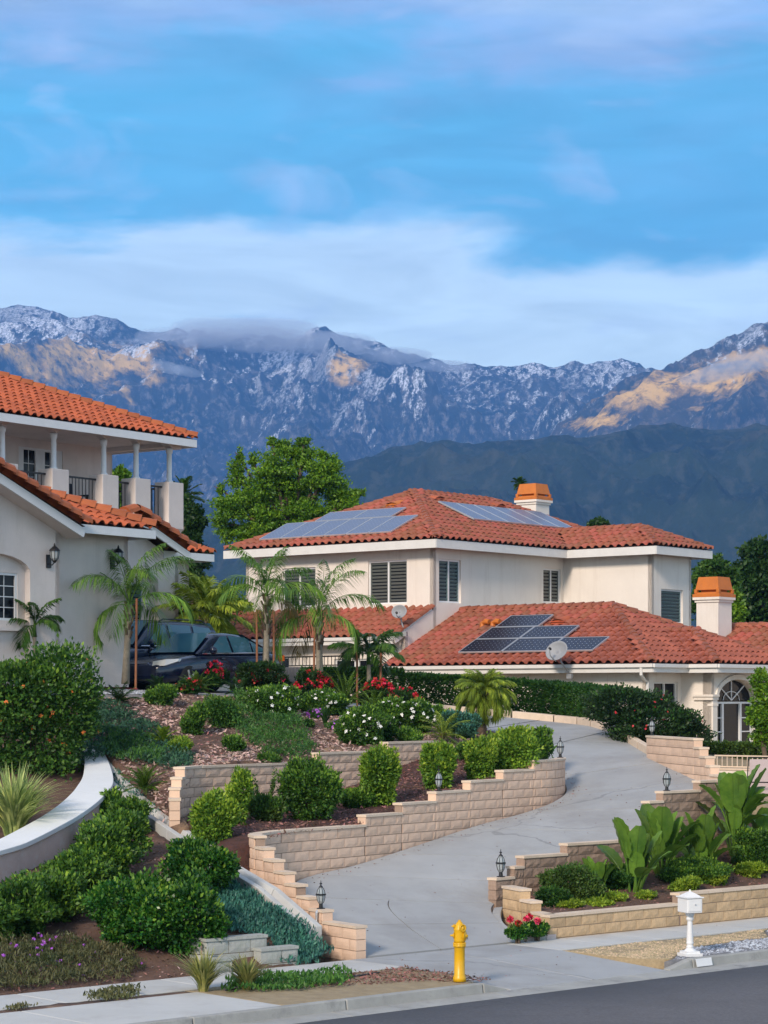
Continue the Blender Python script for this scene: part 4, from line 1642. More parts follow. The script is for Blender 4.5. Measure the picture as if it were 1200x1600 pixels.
H.plane(rear, [(10.2, -15, zl), (10.2, -6.2, zl), (7.4, -6.2, 6.33), (7.4, -15, 6.33)], False)
H.ridge(rear, (7.4, -6.2, 6.33), (7.4, -15, 6.33))
H.wall((5.0, -6.4), (5.0, -14.6), (2.55, zl), m='stucco_cream')
zs, ps = 5.96, .5
H.plane(lowl, [(-1.85, 10.0, zs), (-1.85, .12, zs), (0, .12, zs + ps * 1.85), (0, 10.0, zs + ps * 1.85)])
lowl['mb'].add([Vector(H.L(*p)) for p in [(-1.85, .12, zs - .02), (-1.85, 10, zs - .02), (0, 10, zs - .02), (0, .12, zs - .02)]], [(0, 3, 2, 1)])
H.ridge(lowl, (-1.85, .06, zs), (0, .06, zs + ps * 1.85), .9)
# walls
arch = [(.10, 2.62), (2.30, 2.62), (2.30, 4.06)] + [(1.2 + 1.1 * math.cos(a), 4.06 + .56 * math.sin(a)) for a in np.linspace(.12, PI - .12, 13)] + [(.10, 4.06)]
wl = [[(8 - 2.66, 7.06), (8 - 1.06, 7.06), (8 - 1.06, 8.45), (8 - 2.66, 8.45)], [(8 - 6.36, 7.06), (8 - 4.9, 7.06), (8 - 4.9, 8.35), (8 - 6.36, 8.35)]]
H.wall((0, 8), (0, 0), (5.5, za), wl, m='stucco_cream')
for h in wl:
    H.window((0, 8), (0, 0), h[0][0], h[1][0], h[0][1], h[2][1], 2, 'shutter_grey')
wr = [[(.29, 7.08), (1.40, 7.08), (1.40, 8.44), (.29, 8.44)], [(5.85, 7.25), (6.85, 7.25), (6.85, 8.39), (5.85, 8.39)]]
H.wall((0, 0), (12.3, 0), [(-1.4, 2.55), (12.3, 2.55), (12.3, za), (0, za), (0, zs + ps * 1.85 - .05), (-1.4, zs + ps * .45 - .05)], wr, m='stucco_cream')
H.window((0, 0), (12.3, 0), .29, 1.40, 7.08, 8.44, 2, 'shutter')
H.window((0, 0), (12.3, 0), 5.85, 6.85, 7.25, 8.39, 2, 'shutter_grey')
H.wall((12.3, 8), (0, 8), (2.55, za), m='stucco_cream')
H.wall((12.3, 0), (12.3, 8), (2.55, za), m='stucco_cream')
ll = [[(8.6 - 6.52, 4.55), (8.6 - 4.81, 4.55), (8.6 - 4.81, 5.41), (8.6 - 6.52, 5.41)], [(8.6 - 2.88, 4.35), (8.6 - 1.09, 4.35), (8.6 - 1.09, 5.31), (8.6 - 2.88, 5.31)]]
H.wall((-1.4, 9.6), (-1.4, .0), (2.55, zs), [[(x + 1, z) for x, z in h] for h in ll], m='stucco_cream')
for h in ll:
    H.window((-1.4, 9.6), (-1.4, 0), h[0][0] + 1, h[1][0] + 1, h[0][1], h[2][1], 2, None, mull=.2)
H.wall((7, .0), (7, -3.5), (2.55, za), m='stucco_cream')
H.wall((7, -3.5), (9.4, -3.5), (2.55, za), [[(.57, 6.55), (1.89, 6.55), (1.89, 7.66), (.57, 7.66)]], m='stucco_cream')
H.window((7, -3.5), (9.4, -3.5), .57, 1.89, 6.55, 7.66, 1, 'shutter')
H.wall((9.4, -3.5), (9.4, 0), (2.55, za), m='stucco_cream')
H.wall((-2, 0), (-2, -9.2), (2.55, zl), m='stucco_cream')
H.wall((-2, -9.2), (-.2, -9.2), (2.55, zl), [[(.39, 3.5), (1.62, 3.5), (1.62, 4.55), (.39, 4.55)]], m='stucco_cream')
H.window((-2, -9.2), (-.2, -9.2), .39, 1.62, 3.5, 4.55, 2, None, curtain=True, frame_m='trim')
H.wall((-.2, -9.2), (-.2, -10.2), (2.55, zl), m='stucco_cream')
H.wall((-.2, -10.2), (3.1, -10.2), (2.55, zl), [[(x + .2, z) for x, z in arch]], depth=.28, m='stucco_cream')
H.wall((3.1, -10.2), (3.1, -9.2), (2.55, zl), m='stucco_cream')
w = H.window((-.2, -10.2), (3.1, -10.2), .32, 2.48, 2.64, 3.98, 1, None, y=.16)
mm, _ = H.frame((-.2, -10.2), (3.1, -10.2))
for x in (.86, 1.84):
    H.part('mullion', MB().box(x - .05, x + .05, .15, .21, 2.70, 3.93, mm), 'white', w)
fb = MB()
for x0, x1 in ((.37, .81), (1.89, 2.43)):
    for z in (3.12, 3.52):
        fb.box(x0, x1, .17, .20, z - .015, z + .015, mm)
H.part('glazing_bar', fb, 'white', w)['kind'] = 'stuff'
cb = MB()
for k in range(8):
    cb.box(1.92 + .045 * k, 1.945 + .045 * k, .225, .232, 2.7, 3.9, mm)
H.part('curtain', cb, 'curtain', w)
af = [(1.4 + 1.08 * math.cos(a), 4.02 + .58 * math.sin(a)) for a in np.linspace(0, PI, 15)]
fan = H.part('fanlight', MB().add([(x, .22, z) for x, z in af], [tuple(range(15))], mm), 'glass')
fb = MB()
for a in (PI * .27, PI * .5, PI * .73):
    fb.bar(mm @ Vector((1.4, .2, 4.02)), mm @ Vector((1.4 + 1.04 * math.cos(a), .2, 4.02 + .56 * math.sin(a))), .03)
pts = [mm @ Vector((1.4 + .45 * math.cos(a), .2, 4.02 + .26 * math.sin(a))) for a in np.linspace(0, PI, 9)]
fb.tube(pts, .014, 5)
H.part('glazing_bar', fb, 'white', fan)['kind'] = 'stuff'
mo = MB()
ao = [(1.4 + 1.22 * math.cos(a), 4.06 + .70 * math.sin(a)) for a in np.linspace(0, PI, 19)]
ai = [(1.4 + 1.10 * math.cos(a), 4.06 + .565 * math.sin(a)) for a in np.linspace(0, PI, 19)]
V = [(x, -.05, z) for x, z in ao] + [(x, -.05, z) for x, z in ai] + [(x, .003, z) for x, z in ao] + [(x, .003, z) for x, z in ai]
F = []
for i in range(18):
    F += [(i, i + 1, 19 + i + 1, 19 + i), (38 + i, 38 + i + 1, i + 1, i), (19 + i, 19 + i + 1, 57 + i + 1, 57 + i)]
H.part('arch_moulding', mo.add(V, F, mm), 'stucco_cream')
lb = MB()
lb.box(-.06, .26, -.07, .10, 4.03, 4.17, mm).box(-.06, .26, -.11, .10, 4.125, 4.19, mm)
m2, _ = H.frame((-.2, -9.2), (-.2, -10.2))
lb.box(.45, 1.08, -.07, .05, 4.03, 4.17, m2).box(.42, 1.12, -.11, .05, 4.125, 4.19, m2)
H.part('ledge', lb, 'stucco_cream')
H.part('pilaster', MB().box(.0, .24, -.05, .12, 2.55, 4.028, mm).box(-.02, .26, -.065, .12, 3.86, 3.93, mm), 'stucco_cream')
# fascias and gutters
H.fascia([(-.5, 8.55), (-.5, -.5), (6.5, -.5), (6.5, -4), (9.9, -4), (9.9, -.5)], za - .27, za - .005)
gb = [(-2.5, 0), (-2.5, -9.75), (-.7, -9.75), (-.7, -10.72), (3.65, -10.72)]
H.fascia([(a + .04, b + .04) for a, b in gb], zl - .24, zl - .01, .04, 'trim')
H.fascia(gb, zl - .10, zl + .0, .11, 'trim', 'rain_gutter')
H.fascia([(-1.85, 10.0), (-1.85, .1)], zs - .22, zs - .005, .05, 'trim')
H.fascia([(-1.88, 10.0), (-1.88, .05)], zs - .09, zs + .01, .09, 'trim', 'rain_gutter')
H.part('bargeboard', MB().bar(H.L(-1.85, .045, zs - .11), H.L(0, .045, zs + ps * 1.85 - .11), .04, .2), 'trim')
H.part('downpipe', MB().tube([H.L(-2.5, -9.35, zl - .1), H.L(-2.5, -9.35, zl - .3), H.L(-2.25, -9.3, zl - .45), H.L(-2.07, -9.28, zl - .5), H.L(-2.07, -9.28, 2.6)], .045, 8), 'trim')
for gx in (-1.6, -4.7, -7.9):       # control joints in the long front wall
    H.part('control_joint', MB().box(-2.006, -2.0, gx - .012, gx + .012, .05, zl - .3 - 2.55), 'stucco')


def chimney(H, e_, g_, z0, zc, ztop, w, cw_):
    ch = H.part('chimney', MB().box(e_ - w / 2, e_ + w / 2, g_ - w / 2, g_ + w / 2, z0 - H.zb, zc - .16 - H.zb)
                .box(e_ - cw_ / 2 + .05, e_ + cw_ / 2 - .05, g_ - cw_ / 2 + .05, g_ + cw_ / 2 - .05, zc - .16 - H.zb, zc - .08 - H.zb)
                .box(e_ - cw_ / 2, e_ + cw_ / 2, g_ - cw_ / 2, g_ + cw_ / 2, zc - .08 - H.zb, zc - H.zb), 'stucco_cream')
    zc -= H.zb
    ztop -= H.zb
    hz = ztop - zc
    r2 = math.sqrt(2)
    cp = MB()
    for a, b, k0, k1 in ((0, .16, 1.0, 1.0), (.16, .24, .90, .89), (.36, 1, .87, .72)):
        cp.lathe([(cw_ / 2 * r2 * k0, zc + hz * a + .002), (cw_ / 2 * r2 * k1, zc + hz * b)], 4, (e_, g_, 0), rot=PI / 4)
    for sx in (-1, 1):
        for sy in (-1, 1):
            q = cw_ / 2 * .82
            cp.box(e_ + sx * q - .05, e_ + sx * q + .05, g_ + sy * q - .05, g_ + sy * q + .05, zc + hz * .2, zc + hz * .4)
    cp.box(e_ - cw_ * .3, e_ + cw_ * .3, g_ - cw_ * .3, g_ + cw_ * .3, zc + hz * .2, zc + hz * .5)
    MBo = H.part('chimney_cap', cp, 'cap_orange', ch)
    return ch


chimney(H, 6.45, -6.2, 4.5, 7.26, 7.9, .80, .98)
chimney(H, 10.1, 3.5, 9.3, 11.1, 11.68, .80, .98)


def vent(H, p, plane_dir, m, r=.2):
    """half-round tile vent lying on a roof slope"""
    V, F = [], []
    x = Vector((-plane_dir[1], plane_dir[0], 0)).normalized()
    up = Vector((plane_dir[0], plane_dir[1], .44)).normalized()
    nz = x.cross(up)
    if nz.z < 0:
        nz = -nz
    b = Vector(H.L(*p))
    for y, q in ((0, 1.0), (.5, .55)):
        for i in range(9):
            a = PI * i / 8
            V.append(b + x * (math.cos(a) * r * 1.5 * q) + up * y + nz * (math.sin(a) * r * q + .03))
    F = [(i, i + 1, 10 + i, 9 + i) for i in range(8)]
    mb = MB().add(V, F)
    mb.add([b + x * (math.cos(PI * i / 8) * r * 1.35) + up * .03 + nz * (math.sin(PI * i / 8) * r * .86 + .02) for i in range(9)], [tuple(range(9))])
    for k in (.3, .6):
        mb.bar(b + x * (r * 1.2) + nz * (r * k + .03) - up * .01, b - x * (r * 1.2) + nz * (r * k + .03) - up * .01, .03)
    return mb.build('roof_vent', m, H.root)


vent(H, (2.55, 3.75, za + .44 * 3.05), (1, 0), 'cap_orange')
vent(H, (4.3, 3.2, za + .44 * 3.7), (0, 1), 'tile_left')
vent(H, (7.6, 3.1, za + .44 * 3.6), (0, 1), 'tile_left')
vent(H, (.05, -4.75, zl + pl_ * 2.6), (1, 0), 'tile_left')
pv = MB()
for g_ in (-1.9, -2.3):
    b = Vector(H.L(.05, g_, zl + pl_ * 2.55))
    pv.tube([b - Vector((.05, 0, .1)), b + Vector((0, 0, .16)), b + Vector((-.02, -.14, .22)), b + Vector((-.02, -.26, .2))], .085, 8)
pv.build('vent_pipe', 'cap_orange', H.root)
H.finish([main, wing, low, porch, rear, lowl])


# ---- solar panels: each one lies on the tiles
def solar(H, corners, label, group, m, cells, axis):
    """corners: four (e, g, z) on the roof, lifted a hand's breadth above the tiles"""
    P = [Vector(H.L(*q)) for q in corners]
    nn = (P[1] - P[0]).cross(P[3] - P[0]).normalized()
    if nn.z < 0:
        nn = -nn
    c0 = sum(P, Vector()) / 4 + nn * .17
    wm = H.root.matrix_basis
    t = thing('solar_panel', label, 'solar panel', tuple(Matrix.Translation(H.root.location) @ Matrix.Rotation(H.root.rotation_euler.z, 4, 'Z') @ c0), H.root.rotation_euler.z, group)
    Q = [p + nn * .17 - c0 for p in P]
    x, y = (Q[1] - Q[0]), (Q[3] - Q[0])
    lx, ly = x.length, y.length
    x.normalize()
    y.normalize()
    mm = Matrix((x, y, nn)).transposed().to_4x4()
    mm.translation = Q[0]
    f = .025
    MB().box(.008, lx - .008, .008, ly - .008, -.04, -.004, mm).build('glass_face', m, t)
    fr_ = MB()
    fr_.box(.004, lx - .004, .004, f, -.045, .004, mm).box(.004, lx - .004, ly - f, ly - .004, -.045, .004, mm)
    fr_.box(.004, f, f, ly - f, -.045, .0035, mm).box(lx - f, lx - .004, f, ly - f, -.045, .0035, mm)
    fr_.build('panel_frame', 'alu', t)
    nx, ny = cells
    dm = MB()
    for i in range(1, nx):
        for j in range(1, ny):
            px_, py_ = f + (lx - 2 * f) * i / nx, f + (ly - 2 * f) * j / ny
            d = .017
            dm.add([mm @ Vector((px_ - d, py_, .0)), mm @ Vector((px_, py_ - d, .0)), mm @ Vector((px_ + d, py_, .0)), mm @ Vector((px_, py_ + d, .0))], [(0, 1, 2, 3)])
    dm.build('cell_corners', 'alu', t, kind='stuff')
    rl = MB()
    rl.bar(mm @ Vector((0, ly * .25, -.07)), mm @ Vector((lx, ly * .25, -.07)), .04)
    rl.bar(mm @ Vector((0, ly * .75, -.07)), mm @ Vector((lx, ly * .75, -.07)), .04)
    for k in (.15, .85):
        for j in (.25, .75):
            rl.bar(mm @ Vector((lx * k, ly * j, -.07)), mm @ Vector((lx * k, ly * j, -.18)), .04)
    rl.build('mounting_rail', 'grey_metal', t)


lowz = lambda e_: zl + pl_ * (e_ + 2.5)
rows = [(-1.93, -1.06, [(-2.52, -4.14), (-4.14, -5.76), (-5.76, -7.38)]), (-1.04, -.24, [(-2.52, -4.14), (-4.14, -5.76)]), (-.22, .58, [(-2.62, -4.24)])]
names = {(0, 0): 'front left', (0, 1): 'front middle', (0, 2): 'front right', (1, 0): 'middle row left', (1, 1): 'middle row right', (2, 0): 'single topmost'}
for r_, (e0_, e1_, gs) in enumerate(rows):
    for k, (g0, g1) in enumerate(gs):
        lab = {(0, 0): 'dark solar panel at the left end of the bottom row on the low roof', (0, 1): 'dark solar panel in the middle of the bottom row on the low roof',
               (0, 2): 'solar panel behind the satellite dish at the end of the bottom row', (1, 0): 'dark solar panel at the left of the middle row on the low roof',
               (1, 1): 'dark solar panel at the right of the middle row on the low roof', (2, 0): 'single dark solar panel topmost on the low roof'}[(r_, k)]
        solar(H, [(e0_, g0 - .01, lowz(e0_)), (e0_, g1 + .01, lowz(e0_)), (e1_, g1 + .01, lowz(e1_)), (e1_, g0 - .01, lowz(e1_))], lab, 'solar panels on the low roof', 'panel', (10, 6), 0)
upz = lambda q: za + .44 * (q + .5)
ordn = ['first', 'second', 'third', 'fourth', 'fifth', 'sixth', 'seventh']
for k in range(6):
    g0, g1 = 1.62 + .95 * k, 1.62 + .95 * (k + 1)
    solar(H, [(-.05, g1 - .01, upz(-.05)), (-.05, g0 + .01, upz(-.05)), (1.33, g0 + .01, upz(1.33)), (1.33, g1 - .01, upz(1.33))],
          f'blue solar panel, {ordn[k]} from the hip in the lower row above the shuttered windows', 'solar panels on the left slope of the upper roof', 'panel_pale', (6, 10), 0)
for k in range(2):
    g0, g1 = 2.78 + 1.66 * k, 2.78 + 1.66 * (k + 1)
    solar(H, [(1.37, g1 - .01, upz(1.37)), (1.37, g0 + .01, upz(1.37)), (2.15, g0 + .01, upz(2.15)), (2.15, g1 - .01, upz(2.15))],
          ('right' if k == 0 else 'left') + ' one of two wide solar panels in the short top row by the roof vent', 'solar panels on the left slope of the upper roof', 'panel_pale', (10, 6), 0)
for k in range(6):
    a, b = 3.75 + .97 * k, 3.75 + .97 * (k + 1)
    solar(H, [(a + .01, 1.36, upz(1.36)), (b - .01, 1.36, upz(1.36)), (b - .01, 2.86, upz(2.86)), (a + .01, 2.86, upz(2.86))],
          f'blue solar panel, {ordn[k]} from the left in the row below the chimney', 'solar panels on the right slope of the upper roof', 'panel_pale', (6, 10), 0)

# ---- the house on the left
G = House('house', 'pinkish stucco house with orange tile roofs and a columned upper balcony on the left', 'house', (-6.07, 54), (.588, .809), 4.35, 'tile_left')
up, w1, w1g, w2, w2g = [G.roof() for _ in range(5)]
ze = 11.62
G.plane(up, [(-9, 6.9, ze), (10.47, 6.9, ze), (5.67, 11.7, ze + .42 * 4.8), (-9, 11.7, ze + .42 * 4.8)])
G.plane(up, [(10.47, 6.9, ze), (10.47, 16.5, ze), (5.67, 11.7, ze + .42 * 4.8)], False)
G.plane(up, [(10.47, 16.5, ze), (-9, 16.5, ze), (-9, 11.7, ze + .42 * 4.8), (5.67, 11.7, ze + .42 * 4.8)], False)
up['mb'].add([Vector(G.L(*p)) for p in [(-9, 6.9, ze - .02), (10.47, 6.9, ze - .02), (10.47, 16.5, ze - .02), (-9, 16.5, ze - .02)]], [(0, 3, 2, 1)])
G.ridge(up, (10.47, 6.9, ze), (5.67, 11.7, ze + .42 * 4.8), 1.3, .06)
G.ridge(up, (5.67, 11.7, ze + .42 * 4.8), (-9, 11.7, ze + .42 * 4.8))
G.fascia([(-9, 6.88), (10.472, 6.88), (10.472, 16.5)], ze - .22, ze - .004, .05, 'white')
G.part('soffit', MB().box(-9, 10.45, 6.92, 16.4, ze - .10 - G.zb, ze - .06 - G.zb), 'stucco')
# first gable wing
zg = 8.05
p1 = .42
G.plane(w1, [(-2.0, -.6, zg), (.25, -.6, zg), (-2.75, 2.4, zg + p1 * 3), (-9, 2.4, zg + p1 * 3), (-9, 1.0, zg + p1 * 1.6), (-2.0, 1.0, zg + p1 * 1.6)])
G.plane(w1, [(.25, -.6, zg), (.25, 6.0, zg), (-2.75, 2.4, zg + p1 * 3)], False)
G.plane(w1, [(.25, 6.0, zg), (-9, 6.0, zg), (-9, 2.4, zg + p1 * 3), (-2.75, 2.4, zg + p1 * 3)], False)
w1['mb'].add([Vector(G.L(*p)) for p in [(-2.5, -.6, zg - .02), (.25, -.6, zg - .02), (.25, 6, zg - .02), (-9, 6, zg - .02), (-9, .05, zg - .02), (-2.5, .05, zg - .02)]], [(0, 5, 4, 3, 2, 1)])
G.ridge(w1, (.25, -.6, zg), (-2.75, 2.4, zg + p1 * 3), 1.5, .06)
G.fascia([(-2.45, -.62), (.27, -.62), (.27, 5.0)], zg - .2, zg - .004, .05, 'white')
# gable front: ridge at e=-6.5 running back
gr = 7.93 + .404 * (6.5 - 2.45)
G.plane(w1g, [(-2.35, 2.3, 7.97), (-2.35, -.85, 7.97), (-6.5, -.85, gr), (-6.5, 4.5, gr)][::1], False)
G.plane(w1g, [(-10.6, -.85, 7.97), (-10.6, 4.5, 7.97), (-6.5, 4.5, gr), (-6.5, -.85, gr)][::-1], False)
G.ridge(w1g, (-2.38, -.86, 7.95), (-6.5, -.86, gr + .02), 1.7, .05)
G.ridge(w1g, (-10.6, -.86, 7.95), (-6.5, -.86, gr + .02), 1.7, .05)
G.part('bargeboard', MB().bar(G.L(-2.36, -.82, 7.82), G.L(-6.5, -.82, gr - .11), .05, .2).bar(G.L(-10.6, -.82, 7.82), G.L(-6.5, -.82, gr - .11), .05, .2), 'white')
G.part('soffit', MB().add([G.L(-2.40, -.8, 7.72), G.L(-6.5, -.8, gr - .2), G.L(-6.5, -.3, gr - .2), G.L(-2.40, -.3, 7.72)], [(0, 1, 2, 3)]), 'stucco')
niche = [(4.1, 4.35), (6.4, 4.35), (6.4, 6.9)] + [(5.25 + 1.15 * math.cos(a), 6.9 + .38 * math.sin(a)) for a in np.linspace(.15, PI - .15, 11)] + [(4.1, 6.9)]
# gable wall runs from e=-10.0 to -2.67 (s = e + 10)
G.wall((-10, -.35), (-2.67, -.35), [(0, 4.35), (7.33, 4.35), (7.33, 7.86), (3.5, gr - .16), (0, 7.9)], [niche], depth=.16)
G.wall((-6.0, -.19), (-3.5, -.19), [(0, 4.35), (2.5, 4.35), (2.5, 7.35), (0, 7.35)], [[(.75, 5.81), (2.17, 5.81), (2.17, 6.87), (.75, 6.87)]], depth=.1)
G.window((-6.0, -.19), (-3.5, -.19), .75, 2.17, 5.81, 6.87, 2, None, y=.02, grid=3)
G.part('sill', MB().box(-6.0, -3.6, -.30, -.2, 5.58 - G.zb, 5.66 - G.zb), 'stucco')
G.wall((-2.67, -.35), (-2.67, 0), (4.35, 7.86))
G.wall((-2.67, 0), (0, 0), (4.35, zg))
G.wall((0, 0), (0, 7), (4.35, zg))
G.part('plinth', MB().box(-2.66, .012, -.012, .2, 0, .28), 'stucco')
# second gable wing
g2 = 8.83
G.plane(w2, [(5.5, 3.4, 7.98), (7.1, 3.4, 7.98), (4.85, 5.65, 7.98 + .42 * 2.25), (1.5, 5.65, 7.98 + .42 * 2.25), (3.6, 4.2, 7.98 + .42 * .8)])
G.plane(w2, [(7.1, 3.4, 7.98), (7.1, 8.5, 7.98), (4.85, 5.65, 7.98 + .42 * 2.25)], False)
w2['mb'].add([Vector(G.L(*p)) for p in [(0, 3.4, 7.96), (7.1, 3.4, 7.96), (7.1, 8.5, 7.96), (0, 8.5, 7.96)]], [(0, 3, 2, 1)])
G.ridge(w2, (7.1, 3.4, 7.98), (4.85, 5.65, 7.98 + .42 * 2.25))
G.ridge(w2, (3.4, 5.65, g2 + .08), (1.5, 5.65, g2 + .08))
G.fascia([(5.1, 3.38), (7.12, 3.38), (7.12, 8.4)], 7.78, 7.976, .05, 'white')
G.plane(w2g, [(5.55, 5.5, 7.95), (5.55, 2.85, 7.95), (3.4, 2.85, g2), (3.4, 5.5, g2)], False)
G.plane(w2g, [(1.25, 2.85, 7.95), (1.25, 5.5, 7.95), (3.4, 5.5, g2), (3.4, 2.85, g2)][::-1], False)
G.ridge(w2g, (5.55, 2.84, 7.95), (3.4, 2.84, g2 + .02), 1.7, .05)
G.ridge(w2g, (1.25, 2.84, 7.95), (3.4, 2.84, g2 + .02), 1.7, .05)
G.part('bargeboard', MB().bar(G.L(5.56, 2.88, 7.83), G.L(3.4, 2.88, g2 - .10), .05, .18).bar(G.L(1.25, 2.88, 7.83), G.L(3.4, 2.88, g2 - .1), .05, .18), 'white')
n2 = [(.9, 4.35), (2.9, 4.35), (2.9, 7.15)] + [(1.9 + 1.0 * math.cos(a), 7.15 + .3 * math.sin(a)) for a in np.linspace(.15, PI - .15, 9)] + [(.9, 7.15)]
G.wall((2.0, 3.4), (5.7, 3.4), [(0, 4.35), (3.7, 4.35), (3.7, 7.72), (1.4, g2 - .16), (0, 8.1)], [n2], depth=.3)
G.wall((3.5, 3.7), (5.5, 3.7), [(0, 4.35), (2, 4.35), (2, 7.6), (0, 7.6)], [[(.45, 6.15), (1.1, 6.15), (1.1, 7.1), (.45, 7.1)]], depth=.1)
G.window((3.5, 3.7), (5.5, 3.7), .35, 1.15, 5.55, 7.1, 1, 'shutter', y=.02)
G.wall((5.7, 3.4), (5.7, 3.9), (4.35, 7.85))
G.wall((5.7, 3.9), (6.7, 3.9), (4.35, 7.97), [[(.3, 6.15), (.7, 6.15), (.7, 7.1), (.3, 7.1)]])
G.window((5.7, 3.9), (6.7, 3.9), .35, .8, 5.55, 7.1, 1, 'shutter', y=.04)
G.wall((6.7, 3.9), (6.7, 8), (4.35, 7.97))
G.wall((0, 3.4), (2.0, 3.4), (4.35, 7.9))
# main body, balcony and upper storey
G.wall((-10, 8.0), (9.4, 8.0), (4.35, 9.0))
G.wall((9.4, 8.0), (9.4, 16), (4.35, 9.0))
dz0, dz1 = 9.22, 11.28
G.wall((-9, 10.0), (10.25, 10.0), (9.18, ze - .1), [[(9 + 6.35, dz0), (9 + 8.15, dz0), (9 + 8.15, dz1), (9 + 6.35, dz1)]])
G.wall((10.25, 10.0), (10.25, 16), (9.0, ze - .1))
dr = G.window((-9, 10), (10.25, 10), 9 + 6.35, 9 + 8.15, dz0, dz1, 2, None, y=.03, fw=.07, mull=.10, grid=4)
dr.name = 'french_door'
mmd, _ = G.frame((-9, 10), (10.25, 10))
for k in (0, 1):
    a = 9 + 6.42 + k * .86
    MB().box(a, a + .16, .032, .085, dz0 + .07, dz1 - .07, mmd).box(a + .64, a + .80, .033, .085, dz0 + .07, dz1 - .07, mmd).box(a + .16, a + .64, .034, .085, dz0 + .07, dz0 + .35, mmd).build('door_stile', 'white', dr)
G.part('balcony_slab', MB().box(-9, 10.3, 7.25, 10.0, 9.0 - G.zb, 9.18 - G.zb), 'stucco')
posts = [1.25, 3.22, 5.17, 7.17, 8.52, 9.95]
for e_ in posts:
    pd = soft(G.part('pedestal', MB().box(e_ - .33, e_ + .33, 7.2, 7.75, 9.0 - G.zb, 10.36 - G.zb), 'stucco'), .02)
    cl = MB().lathe([(.11, 10.36 - G.zb), (.11, 10.41 - G.zb), (.078, 10.44 - G.zb), (.072, 11.2 - G.zb), (.095, 11.23 - G.zb), (.10, 11.3 - G.zb), (.11, 11.36 - G.zb)], 14, (e_, 7.47, 0))
    G.part('column', cl, 'white', None, True)
G.part('corbel', MB().add([G.L(*q) for q in [(9.62, 7.2, 9.0), (10.28, 7.2, 9.0), (10.28, 8.0, 9.0), (9.57, 8.0, 9.0), (9.57, 7.42, 8.75), (10.15, 7.42, 8.75), (10.15, 8.0, 8.75), (9.57, 8.0, 8.75)]],
                          [(0, 1, 2, 3), (4, 7, 6, 5), (0, 4, 5, 1), (1, 5, 6, 2), (2, 6, 7, 3), (3, 7, 4, 0)]), 'stucco')
bm_ = MB()
for a, b in zip([-9] + posts, posts + [10.35]):
    if b > 10 or a < -8:
        bm_.box(a, b, 7.35, 7.6, 11.36 - G.zb, ze - .1 - G.zb)
        continue
    arc = [(a + (b - a) * k / 10, 11.36 + .2 * math.sin(PI * k / 10) ** .6 - G.zb) for k in range(11)]
    bm_.prism([(x, z) for x, z in arc] + [(b, ze - .1 - G.zb), (a, ze - .1 - G.zb)], 7.35, 7.6)
bm_.box(9.83, 10.08, 7.61, 10, 11.40 - G.zb, ze - .1 - G.zb)
G.part('arched_beam', bm_, 'stucco')
for a, b in zip(posts[:-1], posts[1:]):
    rb = MB()
    a, b = a + .33, b - .33
    rb.box(a, b, 7.45, 7.49, 10.19 - G.zb, 10.24 - G.zb).box(a, b, 7.45, 7.49, 9.28 - G.zb, 9.31 - G.zb)
    n = max(3, int((b - a) / .13))
    for k in range(1, n):
        x = a + (b - a) * k / n
        rb.box(x - .009, x + .009, 7.461, 7.479, 9.31 - G.zb, 10.19 - G.zb)
        if k % 2:
            rb.lathe([(.005, 9.66 - G.zb), (.022, 9.70 - G.zb), (.005, 9.74 - G.zb)], 6, (x, 7.47, 0))
    G.part('railing', rb, 'iron')
rb = MB()
rb.box(9.93, 9.97, 7.75, 10, 10.19 - G.zb, 10.24 - G.zb).box(9.93, 9.97, 7.75, 10, 9.28 - G.zb, 9.31 - G.zb)
for k in range(1, 18):
    rb.box(9.94, 9.96, 7.75 + k * .13 - .01, 7.75 + k * .13 + .01, 9.31 - G.zb, 10.19 - G.zb)
G.part('railing', rb, 'iron')
G.finish([up, w1, w1g, w2, w2g])

# black chair on the balcony
cw_p = G.world((6.75, 8.3, 9.19 - G.zb))
ch = thing('balcony_chair', 'black cushioned chair standing behind the balcony railing', 'chair', tuple(cw_p), G.root.rotation_euler.z)
soft(MB().box(-.3, .3, -.3, .3, .36, .48).build('seat', 'dark_plastic', ch), .03)
soft(MB().box(-.3, .3, .24, .34, .48, .98).build('backrest', 'dark_plastic', ch), .03)
for sx in (-1, 1):
    MB().box(sx * .33 - .03, sx * .33 + .03, -.3, .32, .6, .65).build('armrest', 'iron', ch)
    for sy in (-1, 1):
        MB().box(sx * .33 - .02, sx * .33 + .02, sy * .28 - .02, sy * .28 + .02, 0, .6).build('leg', 'iron', ch)


